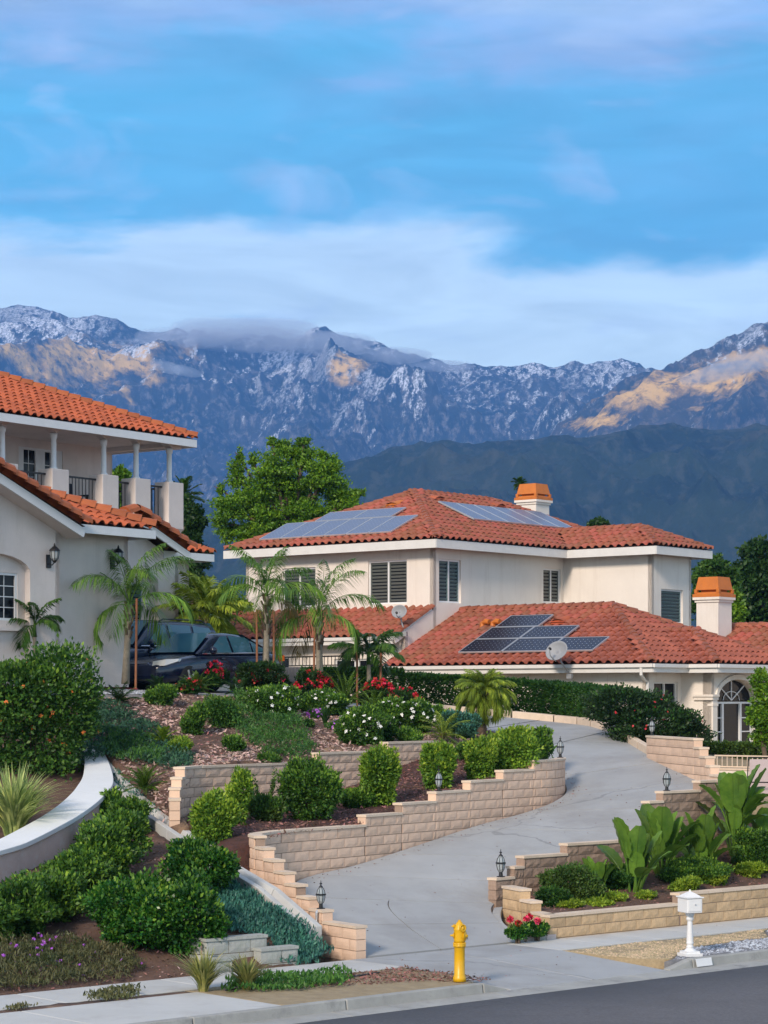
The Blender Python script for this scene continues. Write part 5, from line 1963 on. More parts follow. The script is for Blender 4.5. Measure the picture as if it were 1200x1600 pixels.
# ------------------------------------------------------------------ street furniture and small things
def lamp(p, label, rz=0.4, h=.46, pipe=False):
    t = thing('wall_lamp', label, 'lamp', tuple(p), rz, 'black lanterns on the block walls')
    k = h / .46
    b = MB().lathe([(.07 * k, 0), (.07 * k, .012 * k), (.035 * k, .02 * k), (.03 * k, .075 * k), (.022 * k, .08 * k)], 12)
    b.build('lamp_base', 'iron', t)
    g = MB().lathe([(.028 * k, .082 * k), (.058 * k, .13 * k), (.070 * k, .19 * k), (.072 * k, .225 * k), (.060 * k, .29 * k), (.030 * k, .345 * k)], 8)
    g.build('glass_globe', 'lamp_glass', t)
    cage = MB()
    prof = [(.030, .08), (.061, .13), (.073, .19), (.076, .232), (.062, .295), (.030, .35)]
    for i in range(8):
        a = 2 * PI * i / 8
        cage.tube([(r * k * math.cos(a), r * k * math.sin(a), z * k) for r, z in prof], .0045 * k, 4)
    cage.lathe([(.070 * k, .218 * k), (.086 * k, .222 * k), (.086 * k, .24 * k), (.072 * k, .246 * k)], 14)
    cage.build('cage', 'iron', t)
    MB().lathe([(.034 * k, .345 * k), (.030 * k, .362 * k), (.012 * k, .378 * k), (.010 * k, .395 * k), (.024 * k, .402 * k), (.024 * k, .410 * k), (.008 * k, .42 * k), (.004 * k, .462 * k)], 10).build('finial', 'iron', t)
    cn = MB()
    for i in range(3):
        a = 2 * PI * i / 3
        cn.tube([(.018 * k * math.cos(a), .018 * k * math.sin(a), .08 * k), (.018 * k * math.cos(a), .018 * k * math.sin(a), .17 * k)], .007 * k, 5)
    cn.build('candle', 'iron', t)
    if pipe:
        MB().tube([(-.10, -.10, -.02), (-.125, -.125, -.06), (-.125, -.125, -.16), (-.15, -.14, -.34)], [.022, .024, .016, .016], 8).build('conduit', 'alu', t)
    return t


def wall_point(pa, s, z):
    p = pa.at(s)
    return (p[0], p[1], z)


lamp(wall_point(pw_, 1.16, .50 + c), 'black lantern on the lowest steps of the wall beside the sidewalk', pipe=True)
lamp(wall_point(pw_, s_px(686, 5.2, Lw), .50 + 10 * c), 'black lantern in front of a clipped shrub halfway along the drive wall')
lamp(wall_point(pw_, Lw - .12, tops[-1][2]), 'black lantern at the top end of the curved drive wall')
lamp(wall_point(prw, .24, .88), 'black lantern on the pilaster right of the driveway mouth', h=.5)
lamp(wall_point(prw, sr_px(1036) * prw.len + .12, .88 + 8 * c), 'black lantern high on the brownish wall above the paddle leaved plants', h=.46)
lamp(wall_point(pb, .12, 3.25), 'black lantern in front of the dark camellia bush', h=.42)


def wall_lantern(House_, e_, n_, z, label):
    p = House_.world((e_, n_, z - House_.zb))
    t = thing('wall_lantern', label, 'lantern', tuple(p), House_.root.rotation_euler.z, 'black lanterns on the left house')
    MB().box(-.07, .07, -.03, .0, -.22, .08).tube([(0, -.02, -.12), (0, -.12, -.16), (0, -.2, -.1), (0, -.2, -.04)], .014, 6).build('bracket', 'iron', t)
    MB().lathe([(.05, -.05), (.085, .0), (.10, .12), (.095, .16)], 8, (0, -.2, 0)).build('glass_globe', 'lamp_glass', t)
    cg = MB()
    for i in range(8):
        a = PI * i / 4
        cg.tube([(.052 * math.cos(a), -.2 + .052 * math.sin(a), -.055), (.088 * math.cos(a), -.2 + .088 * math.sin(a), 0), (.104 * math.cos(a), -.2 + .104 * math.sin(a), .12), (.10 * math.cos(a), -.2 + .1 * math.sin(a), .165)], .007, 4)
    cg.lathe([(.02, -.11), (.06, -.06), (.055, -.045)], 8, (0, -.2, 0))
    cg.build('cage', 'iron', t)
    MB().lathe([(.13, .155), (.11, .19), (.05, .25), (.02, .27), (.025, .29), (.005, .34)], 8, (0, -.2, 0)).build('lamp_cap', 'iron', t)


wall_lantern(G, -3.03, -.35, 7.24, 'black lantern on the gable wall beside the arched niche')
wall_lantern(G, -.55, 0, 7.34, 'black lantern under the eave above the leftmost feathery palm')

# fire hydrant
hp = spot(718, 1533, flat(0))
hy = thing('fire_hydrant', 'yellow fire hydrant standing on the strip beside the kerb', 'fire hydrant', (hp.x, hp.y, -.005), R(20))
MB().lathe([(.095, 0), (.095, .06), (.088, .07), (.088, .085), (.078, .095), (.078, .50), (.082, .505)], 20).build('barrel', 'yellow', hy, True)
MB().lathe([(.094, .505), (.094, .525), (.088, .53), (.094, .535), (.094, .555), (.086, .56)], 20).build('flange', 'yellow', hy, True)
MB().lathe([(.080, .56), (.084, .60), (.080, .70), (.084, .74), (.088, .755), (.080, .77), (.066, .815), (.045, .845), (.038, .85), (.038, .862), (.030, .865)], 20).build('bonnet', 'yellow', hy, True)
MB().lathe([(.022, .862), (.022, .885), (.018, .89)], 5).build('operating_nut', 'yellow', hy)

bt = MB()
for k in range(8):
    bt.lathe([(.008, .50), (.008, .565), (.004, .568)], 6, (.088 * math.cos(k * PI / 4), .088 * math.sin(k * PI / 4), 0))
bt.build('flange_bolts', 'yellow', hy, kind='stuff')
MB().tube([(.10, .0, .70), (.115, -.02, .64), (.11, -.05, .61), (.085, -.08, .63)], .005, 5).build('chain', 'grey_metal', hy)


def outlet(ang, z, r, ln, cone=False):
    mm = Matrix.Translation((0, 0, z)) @ Matrix.Rotation(R(ang), 4, 'Z')
    pr = [(r * .8, .05), (r * .8, .085), (r * 1.15, .09), (r * 1.2, ln * .7), (r * 1.0, ln * .74)]
    pr += [(r * .5, ln * .8), (r * .35, ln * 1.1), (r * .1, ln * 1.15)] if cone else [(r * .8, ln * .8), (r * .35, ln * .82), (r * .33, ln), (r * .2, ln)]
    MB().lathe(pr, 14, axis='X', mat4=mm).build('outlet_cap', 'yellow', hy, True)


outlet(165, .665, .036, .12, True)
outlet(-40, .66, .064, .125)
outlet(-75, .775, .050, .095)
outlet(170, .80, .026, .105, True)

# mailbox
mp_ = spot(1078, 1491, flat(0))
mb_ = thing('mailbox', 'white pedestal mailbox with a peaked lid on the grey gravel', 'mailbox', (mp_.x, mp_.y, -.03), R(20))
MB().box(-.15, .15, -.15, .15, 0, .05).box(-.12, .12, -.12, .12, .05, .085).lathe([(.10, .085), (.075, .11), (.055, .13)], 16).build('plinth', 'white', mb_)
MB().lathe([(.055, .13), (.062, .15), (.05, .17), (.05, .19), (.06, .20), (.06, .22), (.052, .235), (.056, .26), (.040, .55), (.040, .565), (.056, .575), (.058, .615), (.048, .63), (.06, .64), (.066, .66), (.08, .69), (.09, .70)], 16).build('post', 'white', mb_, True)
soft(MB().box(-.135, .135, -.17, .17, .70, .935).build('box_body', 'white', mb_), .012)
soft(MB().box(-.155, .155, -.19, .19, .935, .955).lathe([(.16 * 1.2, .955), (.155, .975), (.07, 1.015), (.022, 1.03), (.022, 1.04), (.006, 1.07)], 4, rot=PI / 4).build('lid', 'white', mb_), .006)
dd = MB().box(-.11, .11, -.178, -.170, .73, .91).build('door', 'white', mb_)
MB().lathe([(.012, 0), (.012, .02)], 8, (0, -.198, .84), axis='Y').build('knob', 'alu', dd)
MB().box(.136, .141, -.02, .06, .745, .765).build('maker_plate', 'grey_metal', mb_)


# satellite dishes
def dish(p, rz, tilt, r, label, mast):
    t = thing('satellite_dish', label, 'satellite dish', tuple(p), rz, 'satellite dishes on the right house')
    mm = Matrix.Rotation(R(tilt), 4, 'X')
    V, F = [], []
    for k, q in enumerate((0, .3, .6, .85, 1.0)):
        for i in range(24):
            a = 2 * PI * i / 24
            V.append(mm @ Vector((r * q * math.cos(a), -.10 * q * q * r / .3 + .02, r * .86 * q * math.sin(a))))
    for k in range(4):
        for i in range(24):
            F.append((k * 24 + i, k * 24 + (i + 1) % 24, (k + 1) * 24 + (i + 1) % 24, (k + 1) * 24 + i))
    o = MB().add(V, F).build('reflector', 'dish_grey', t, True)
    sm = o.modifiers.new('thickness', 'SOLIDIFY')
    sm.thickness = .012
    MB().tube([mm @ Vector((0, .0, -r * .8)), mm @ Vector((0, -r * .9, -r * .75)), mm @ Vector((0, -r * 1.25, -.1))], .014, 6).build('feed_arm', 'grey_metal', t)
    MB().lathe([(.03, 0), (.04, .05), (.03, .09)], 10, mat4=mm @ Matrix.Translation((0, -r * 1.28, -.1)), axis='Y').build('feed_horn', 'dark_plastic', t)
    MB().tube([(0, .05, 0), (0, .12, -.06), (0, .12, -.25), mast], .024, 8).box(mast[0] - .08, mast[0] + .08, mast[1] - .06, mast[1] + .06, mast[2] - .12, mast[2] + .02).build('mast', 'grey_metal', t)
    return t


hz_ = H.root.rotation_euler.z
q = H.world((-1.62, .02, 6.72 - H.zb))
dish(q, R(-20), -14, .25, 'small grey satellite dish at the end of the left lower roof', (.12, .1, -.62))
q = H.world((-3.0, -6.9, 5.38 - H.zb))
dish(q, R(-38), -26, .36, 'large grey satellite dish on an arm under the low roof gutter', (.03, .55, -.62))


# fence behind the palms, railing on the right
def plank_fence(p0, p1, z0, z1, label):
    p0, p1 = Vector((*p0, z0)), Vector((*p1, z0))
    t = thing('fence', label, 'fence', tuple(p0), math.atan2((p1 - p0).y, (p1 - p0).x))
    ln = (p1 - p0).length
    n = int(ln / .14)
    me = MB().box(-.062, .062, -.012, .012, 0, z1 - z0).mesh('board')
    for i in range(n):
        o = obj('board', me, t, 'ply')
        o.location = (.07 + ln * i / n, random.uniform(-.004, .004), 0)
    MB().box(0, ln, .014, .05, .15, .22).box(0, ln, .014, .05, z1 - z0 - .22, z1 - z0 - .15).build('rail', 'grey_metal', t)
    tr = MB().box(-.02, ln + .3, -.02, .02, z1 - z0 + .26, z1 - z0 + .30).box(-.02, ln + .3, -.015, .015, z1 - z0 + .02, z1 - z0 + .05)
    for i in range(int(ln / .16) + 2):
        tr.box(i * .16 - .008, i * .16 + .008, -.008, .008, z1 - z0 + .05, z1 - z0 + .26)
    tr.build('top_railing', 'iron', t)


d_ = 63.0
X = lambda px, d: (px - 600) / 3560 * d
plank_fence((X(440, 64.5), 64.5), (X(532, 62.5), 62.5), 4.25, 4.96, 'grey vertical board fence with iron railing on top behind the red roses')

rl = thing('railing', 'beige metal picket railing on a low white wall below the arched window', 'railing', (7.35, 50.6, 1.7), math.atan2(-1.9, 2.3))
soft(MB().box(0, 3.2, -.08, .08, -.3, .80).build('wall_base', 'stucco_cream', rl), .02)
MB().box(0, 3.2, -.1, .1, .80, .84).build('coping', 'cap', rl)
rr = MB().box(0, 3.2, -.02, .02, 1.10, 1.13)
rr.box(0, 3.2, -.015, .015, .86, .885)
rr.build('rail', 'cap', rl)
pk = MB().box(-.009, .009, -.009, .009, .885, 1.10).mesh('picket')
for i in range(25):
    o = obj('picket', pk, rl, 'cap')
    o.location.x = .06 + i * .128
pc_ = thing('folding_chair', 'pinkish folded chair with a dark frame by the right edge', 'chair', (8.02, 48.6, 1.80), R(-15))
soft(MB().box(-.24, .24, -.02, .02, .25, 1.0, Matrix.Rotation(R(-12), 4, 'X')).build('sling', 'grey_chair', pc_), .01)
fr2 = MB()
for sx in (-1, 1):
    fr2.tube([(sx * .27, -.1, 0), (sx * .27, 0, .35), (sx * .27, .2, 1.02)], .014, 6).tube([(sx * .27, .3, 0), (sx * .27, .0, .45), (sx * .27, -.2, .5)], .014, 6)
fr2.tube([(-.27, -.2, .5), (.27, -.2, .5)], .014, 6).tube([(-.27, .2, 1.02), (.27, .2, 1.02)], .014, 6)
fr2.build('chair_frame', 'iron', pc_)


# ------------------------------------------------------------------ cars
def car(name, label, p, rz, spec, paint):
    """side profile lofted across its width, glasshouse on top, wheels, lamps"""
    t = thing(name, label, 'car', tuple(p), rz)
    L_, W_ = spec['L'], spec['W'] / 2
    st = spec['stations']                      # x, half width factor, bottom, top of the lower body
    V = []
    for x, w, zb, zt in st:
        h = zt - zb
        ring = [(0, zb), (.80 * w, zb), (.96 * w, zb + .12 * h), (1.0 * w, zb + .45 * h), (.99 * w, zb + .70 * h), (.95 * w, zb + .90 * h), (.82 * w, zb + .98 * h), (.45 * w, zt + .012), (0, zt + .02)]
        full = [(y * W_, z) for y, z in ring] + [(-y * W_, z) for y, z in ring[-2:0:-1]]
        V += [(x, y, z) for y, z in full]
    k = 16
    F = [(i * k + j, i * k + (j + 1) % k, (i + 1) * k + (j + 1) % k, (i + 1) * k + j) for i in range(len(st) - 1) for j in range(k)]
    F += [tuple(range(k))[::-1], tuple(range(len(V) - k, len(V)))]
    o = MB().add(V, F).build('body', paint, t, True)
    sb = o.modifiers.new('smooth', 'SUBSURF')
    sb.levels = sb.render_levels = 2
    # glasshouse
    g = spec['glass']                          # cowl x, windscreen top x, roof rear x, rear glass foot x, belt z front/rear, roof z
    xc, xt, xr, xf, zb0, zb1, zr_ = g
    wb_, wt = W_ * .90, W_ * spec.get('tumble', .66)
    rows = [[(xc, zb0), (xt, zr_ - .04), (xr, zr_ - .05), (xf, zb1)]]
    n = 14
    ctr = []
    for i in range(n + 1):
        f = i / n
        x = xc + (xf - xc) * f
        z = np.interp(x, [xf, xr, (xr + xt) / 2, xt, xc], [zb1, zr_ - .05, zr_, zr_ - .04, zb0])
        ctr.append((x, float(z)))
    V = []
    for x, z in ctr:
        zb_ = zb0 + (zb1 - zb0) * (x - xc) / (xf - xc) - .03
        f = min(1, max(0, (z - zb_) / (zr_ - zb_)))
        wt_ = wb_ + (wt - wb_) * f
        ring = [(wb_, zb_), (wb_ + (wt_ - wb_) * .5, zb_ + (z - zb_) * .55), (wt_ * 1.03, z - .07 * f), (wt_ * .85, z - .005), (wt_ * .4, z + .02 * f), (0, z + .025 * f)]
        V += [(x, y, zz) for y, zz in ring] + [(x, -y, zz) for y, zz in ring[-2::-1]]
    k = 11
    F = [(i * k + j, (i + 1) * k + j, (i + 1) * k + j + 1, i * k + j + 1) for i in range(n) for j in range(k - 1)]
    MB().add(V, F).build('cabin', paint, t, True)
    # windows stand a few millimetres proud of the cabin
    def side(x, z, sg):
        zb_ = zb0 + (zb1 - zb0) * (x - xc) / (xf - xc) - .03
        zt_ = float(np.interp(x, [xf, xr, (xr + xt) / 2, xt, xc], [zb1, zr_ - .05, zr_, zr_ - .04, zb0]))
        f = min(1, max(0, (z - zb_) / (zr_ - zb_)))
        return (x, sg * (wb_ + (wt - wb_) * f + .022), z)
    for sg in (-1, 1):
        for poly in spec['side_windows']:
            MB().add([side(x, z, sg) for x, z in poly], [tuple(range(len(poly)))]).build('side_window', 'glass_blue', t)
        MB().tube([side(x, zb0 + (zb1 - zb0) * (x - xc) / (xf - xc) + .005, sg) for x in np.linspace(xc - .15, xf + .15, 6)], .012, 5).build('belt_trim', 'chrome', t)
        m_ = MB().lathe([(.02, -.1), (.085, -.06), (.095, .02), (.06, .07), (.01, .08)], 10, (xc - .35, sg * (W_ + .09), zb0 + .09), axis='X')
        m_.build('wing_mirror', paint, t, True)
        MB().box(spec['side_windows'][0][0][0] - .55, spec['side_windows'][0][0][0] - .38, sg * (W_ * .985) - .015, sg * (W_ * .985) + .015, zb0 - .11, zb0 - .085).build('door_handle', paint, t)
        hx, hz2 = spec['lamp']
        V = [(hx + .07, sg * W_ * .58, hz2 - .01), (hx - .04, sg * W_ * .90, hz2 - .0), (hx - .42, sg * W_ * 1.0, hz2 + .11), (hx - .50, sg * W_ * .965, hz2 + .17), (hx - .16, sg * W_ * .84, hz2 + .155), (hx + .04, sg * W_ * .58, hz2 + .10)]
        hl = MB().add(V + [(x - .12, y * .97, z) for x, y, z in V], [tuple(range(6)), (0, 1, 7, 6), (1, 2, 8, 7), (2, 3, 9, 8), (3, 4, 10, 9), (4, 5, 11, 10), (5, 0, 6, 11)]).build('headlight', 'headlamp', t)
        MB().lathe([(.0, 0), (.055, .01), (.05, .03)], 12, (hx - .06, sg * W_ * .66, hz2 + .05), axis='X').build('reflector', 'chrome', hl)
        V = [(-L_ / 2 + .10, sg * W_ * .6, zb1 - .05), (-L_ / 2 + .14, sg * W_ * .93, zb1 - .05), (-L_ / 2 + .14, sg * W_ * .93, zb1 - .2), (-L_ / 2 + .08, sg * W_ * .6, zb1 - .2)]
        MB().add(V + [(x - .03, y * 1.02, z) for x, y, z in V], [(4, 5, 6, 7), (0, 1, 5, 4), (1, 2, 6, 5), (2, 3, 7, 6), (3, 0, 4, 7)]).build('tail_light', 'amber', t)
        for wx in spec['wheels']:
            wl = MB().lathe([(.22, -.1), (.30, -.1), (.325, -.06), (.325, .06), (.30, .1), (.22, .1)], 24, (wx, sg * (W_ - .11), .325), axis='Y').build('wheel', 'tyre', t, True)
            rm = MB().lathe([(.225, -.085), (.235, .085), (.05, .07)], 20, (wx, sg * (W_ - .10), .325), axis='Y')
            for i in range(5):
                a = 2 * PI * i / 5
                rm.bar((wx, sg * (W_ - .0), .325), (wx + .21 * math.cos(a), sg * (W_ - .0), .325 + .21 * math.sin(a)), .05, .03)
            rm.build('rim', 'alu', wl)
    ws = [(xc + .01, wb_ * .88, zb0 + .02), (xt + .05, wt * .86, zr_ - .035), (xt + .05, -wt * .86, zr_ - .035), (xc + .01, -wb_ * .88, zb0 + .02)]
    MB().add([(x + .03, y, z + .028) for x, y, z in ws], [(0, 1, 2, 3)]).build('windscreen', 'glass_blue', t)
    rs = [(xf - .01, wb_ * .85, zb1 + .03), (xr - .04, wt * .85, zr_ - .05), (xr - .04, -wt * .85, zr_ - .05), (xf - .01, -wb_ * .85, zb1 + .03)]
    MB().add([(x - .03, y, z + .03) for x, y, z in rs], [(3, 2, 1, 0)]).build('rear_window', 'glass_blue', t)
    gx = spec['lamp'][0] + .03
    gb_ = MB()
    for kz in range(4):
        gb_.box(gx - .06, gx + .03, -W_ * .40, W_ * .40, spec['lamp'][1] - .08 + kz * .045, spec['lamp'][1] - .06 + kz * .045)
    gb_.build('grille', 'chrome', t)
    MB().box(gx - .1, gx + .035, -W_ * .42, W_ * .42, spec['lamp'][1] - .36, spec['lamp'][1] - .2).build('air_intake', 'tyre', t)
    return t


sedan = dict(L=4.8, W=1.82, stations=[(2.40, .62, .36, .56), (2.33, .80, .26, .66), (2.15, .92, .20, .74), (1.75, .99, .19, .82), (1.1, 1.0, .19, .90), (.8, 1.0, .19, .94), (0, 1.0, .19, .95), (-1.0, 1.0, .19, .97), (-1.7, .99, .22, 1.0), (-2.15, .93, .27, .99), (-2.36, .82, .33, .90), (-2.4, .70, .40, .72)],
             glass=(1.02, .18, -.95, -1.85, .92, .99, 1.46), side_windows=[[(.62, .96), (.02, 1.36), (-.22, 1.385), (-.26, .975)], [(-.34, .98), (-.30, 1.385), (-.92, 1.36), (-1.05, 1.30), (-1.05, .995)], [(-1.11, 1.0), (-1.11, 1.28), (-1.52, 1.07), (-1.56, 1.02)]],
             lamp=(2.28, .62), wheels=(1.42, -1.38))
suv = dict(L=4.9, W=1.92, stations=[(2.45, .70, .40, .72), (2.38, .86, .30, .86), (2.2, .95, .26, .96), (1.8, 1.0, .25, 1.04), (1.1, 1.0, .25, 1.10), (0, 1.0, .25, 1.12), (-1.2, 1.0, .25, 1.14), (-2.1, .97, .28, 1.14), (-2.42, .88, .36, 1.08), (-2.45, .75, .45, .9)],
           glass=(1.12, .35, -1.9, -2.35, 1.09, 1.14, 1.76), tumble=.72, side_windows=[[(.72, 1.15), (.20, 1.62), (-.05, 1.66), (-.10, 1.16)], [(-.2, 1.16), (-.15, 1.66), (-1.0, 1.65), (-1.02, 1.18)], [(-1.12, 1.18), (-1.10, 1.65), (-1.75, 1.60), (-1.95, 1.22)]],
           lamp=(2.34, .80), wheels=(1.48, -1.42))
hd = math.atan2(-.809, -.588)
car('parked_car', 'dark blue saloon car parked behind the red roses, its headlight facing the street', (-4.57, 56.5, 4.24), hd, sedan, 'navy')
sv = car('parked_car', 'dark blue tall estate car with roof rails half hidden behind the saloon', (-6.14, 57.64, 4.28), hd, suv, 'navy_suv')
for sg in (-1, 1):
    MB().tube([(.0, sg * .6, 1.74), (-.15, sg * .6, 1.80), (-1.6, sg * .6, 1.80), (-1.75, sg * .6, 1.73)], .02, 6).build('roof_rail', 'iron', sv)


# ------------------------------------------------------------------ plants
def unit(v):
    return v / (np.linalg.norm(v, axis=-1, keepdims=True) + 1e-9)


def leaf_quads(P, D, ln, w, fold=.18):
    n = len(P)
    D = unit(D)
    r = unit(np.cross(D, unit(rng.normal(size=(n, 3)))))
    up = np.cross(r, D)
    ln = np.asarray(ln).reshape(-1, 1) if np.ndim(ln) else ln
    w = np.asarray(w).reshape(-1, 1) if np.ndim(w) else w
    mid = P + D * ln * .45
    V = np.stack([P, mid + r * w * .5 + up * w * fold, P + D * ln, mid - r * w * .5 + up * w * fold], 1).reshape(-1, 3)
    F = np.arange(4 * n).reshape(n, 4)
    return V, F


def blob_points(blobs, n, lo=.55, k=2.0, lumpy=.16, zmin=None):
    """points in the outer shell of a cluster of ellipsoids, with outward directions"""
    bl = np.array(blobs, float)
    c_, r_ = bl[:, :3], bl[:, 3:6]
    wgt = (r_.prod(1)) ** (2 / 3)
    id_ = rng.choice(len(bl), n, p=wgt / wgt.sum())
    d = unit(rng.normal(size=(n, 3)))
    if k != 2.0:
        d = d / ((np.abs(d) ** k).sum(1, keepdims=True) ** (1 / k))
    ph = id_ * 2.7
    lum = 1 + lumpy * (np.sin(d[:, 0] * 6 + ph) * np.cos(d[:, 1] * 5 + ph * 1.3) + np.sin(d[:, 2] * 7 + ph * .7)) / 1.6
    u = (lo + (1 - lo) * rng.random(n) ** .5) * lum * (1 + .07 * rng.normal(size=n))
    P = c_[id_] + d * r_[id_] * u[:, None]
    keep = np.ones(n, bool)
    for i in range(len(bl)):
        q = (((P - c_[i]) / r_[i]) ** 2).sum(1)
        keep &= ~((q < .36) & (id_ != i))
    if zmin is not None:
        keep &= P[:, 2] > zmin
    return P[keep], d[keep]


def foliage(name, blobs, n, ln, asp, m, parent, lo=.5, k=2.0, lumpy=.16, up=.35, zmin=None, jit=.7):
    P, d = blob_points(blobs, n, lo, k, lumpy, zmin)
    D = d + np.array([0, 0, up]) + rng.normal(size=P.shape) * jit
    l = ln * rng.uniform(.6, 1.25, len(P))
    V, F = leaf_quads(P - unit(D) * (l * .4)[:, None], D, l, l * asp)
    return obj(name, np_mesh(name, V, F), parent, m)


def blossoms(name, blobs, n, size, m, parent, zmin=None, petals=5, seed_up=.5):
    P, d = blob_points(blobs, n, .98, 2.0, .16, zmin)
    k = len(P)
    nn = unit(d + np.array([0, -.3, seed_up]) + rng.normal(size=P.shape) * .25)
    a = unit(np.cross(nn, rng.normal(size=(k, 3))))
    b = np.cross(nn, a)
    V, F = [], []
    for j in range(petals):
        t = 2 * PI * j / petals
        D = a * math.cos(t) + b * math.sin(t)
        E_ = -a * math.sin(t) + b * math.cos(t)
        s = size * rng.uniform(.7, 1.2, (k, 1))
        V.append(np.stack([P + nn * .01, P + D * s * .55 + E_ * s * .32 + nn * s * .25, P + D * s + nn * s * .15, P + D * s * .55 - E_ * s * .32 + nn * s * .25], 1))
    V = np.stack(V, 1).reshape(-1, 3)
    return obj(name, np_mesh(name, V, np.arange(len(V)).reshape(-1, 4)), parent, m, kind='stuff')


def mound(W, D_, H_, n=6, seed=0):
    """blob list for a shrub W wide, D_ deep, H_ high standing on z=0"""
    r = np.random.default_rng(seed)
    B = [(0, 0, H_ * .48, W * .44, D_ * .44, H_ * .46)]
    for i in range(n):
        a = 2 * PI * i / n + r.uniform(-.4, .4)
        z = r.uniform(.3, .8) * H_
        q = r.uniform(.26, .36) * math.sqrt(max(.15, 1 - (2 * z / H_ - 1) ** 2 * .6))
        s = r.uniform(.17, .36)
        B.append((W * q * math.cos(a), D_ * q * math.sin(a), z, W * s, D_ * s, H_ * s * .9))
    return B


SEED = [0]


def stems(parent, H_, W, m='bark', n=4):
    mb = MB()
    for i in range(n):
        a = 2 * PI * i / n + .4
        mb.tube([(.03 * math.cos(a), .03 * math.sin(a), -.08), (W * .1 * math.cos(a), W * .1 * math.sin(a), H_ * .35), (W * .22 * math.cos(a), W * .22 * math.sin(a), H_ * .7)], [.02, .014, .006], 5)
    mb.build('stem', m, parent)


def shrub(name, label, px, py, wpx, hpx, surf, m, ln=.07, dens=1.0, asp=.55, flowers=None, cat='shrub', k=2.0, group=None, lo=.45, depth=.9, lumps=6, up=.35, sink=.04, jit=.7, d_lim=(29, 75), shoots=.13, shoot_m=None):
    shoot_m = shoot_m or {'lime': 'lime2', 'bush': 'lime', 'holly': 'lime', 'hedge': 'bush', 'bush_red': 'hedge', 'lime2': 'lime2', 'bluegreen': 'teal', 'grassy': 'fern'}.get(m, 'bush')
    p = spot(px, py, surf, *d_lim)
    s = pxm(p)
    W, Hh = wpx / s, hpx / s * 1.03
    SEED[0] += 1
    t = thing(name, label, cat, (p.x, p.y + W * .3, p.z - sink), 0, group)
    B = mound(W, W * depth, Hh, lumps, SEED[0])
    area = 2.6 * (W * Hh * 2 + W * W * .8)
    n = int(min(34000, max(400, dens * 3.2 * area / (ln * ln * asp * .6))))
    foliage('foliage', B, n, ln, asp, m, t, lo, k, .16, up, .0, jit)
    if shoots:
        P, d = blob_points(B, int(n * shoots), .88, k, .2, Hh * .25)
        kk = rng.random(len(P)) < np.clip(.25 + .8 * d[:, 2], .05, 1)
        P, d = P[kk], d[kk]
        D = d + np.array([0, 0, .9]) + rng.normal(size=P.shape) * .5
        l = ln * rng.uniform(.7, 1.35, len(P))
        V, F = leaf_quads(P, D, l, l * asp * .9)
        obj('new_shoots', np_mesh('new_shoots', V, F), t, shoot_m, kind='stuff')
    stems(t, Hh, W)
    for f in (flowers or []):
        blossoms('blossoms', B, f[1], f[2], f[0], t, Hh * .2)
    return t


def cover(name, label, pxpoly, surf, h, m, n, ln, asp=.4, up=1.2, flowers=None, cat='ground cover', bumps=2.2, d_lim=(29, 75), kind='stuff'):
    """low planting that follows the ground inside an outline given on the slope"""
    W = [spot(px, py, surf, *d_lim) for px, py in pxpoly]
    poly = [(w.x, w.y) for w in W]
    xs, ys = [p[0] for p in poly], [p[1] for p in poly]
    X_ = rng.uniform(min(xs), max(xs), n * 3)
    Y_ = rng.uniform(min(ys), max(ys), n * 3)
    X_ = X_ + .12 * np.sin(Y_ * 9)
    k = inside(X_ + rng.normal(size=X_.size) * .07, Y_ + rng.normal(size=X_.size) * .07, poly)
    X_, Y_ = X_[k][:n], Y_[k][:n]
    Z = surf(X_, Y_)
    hh = h * (.55 + .45 * lump(X_, Y_, bumps)) * (.15 + .85 * rng.random(len(X_)) ** .5)
    P = np.stack([X_, Y_, Z + np.maximum(.0, hh)], -1)
    D = rng.normal(size=P.shape) * .8 + np.array([0, 0, up])
    l = ln * rng.uniform(.6, 1.3, len(P))
    V, F = leaf_quads(P - unit(D) * (l * .3)[:, None], D, l, l * asp)
    o = obj(name, np_mesh(name, V, F), None, m, kind=kind)
    tag(o, label, cat)
    for f in (flowers or []):
        i = rng.choice(len(P), f[1])
        bl = np.c_[P[i] + [0, 0, .03], np.full((len(i), 3), .012)]
        blossoms('blossoms', bl, f[1] * 2, f[2], f[0], o)
    return o


# --- left bed and lower slope
shrub('flowering_bush', 'large dark green bush with scattered orange flowers behind the curved wall', 44, 1222, 172, 190, bed_left_z, 'bush', .10, 1.6, flowers=[('fl_orange', 150, .055)], cat='bush', lumps=12, depth=.8, k=2.8)
shrub('shrub', 'dark green shrub at the left edge beside the arched niche wall', 2, 1050, 60, 75, bed_left_z, 'hedge', .07, d_lim=(40, 56))
shrub('shrub', 'tall thin green shrub poking above the orange flowered bush below the lantern', 42, 1075, 60, 60, bed_left_z, 'bush', .07, d_lim=(40, 56))


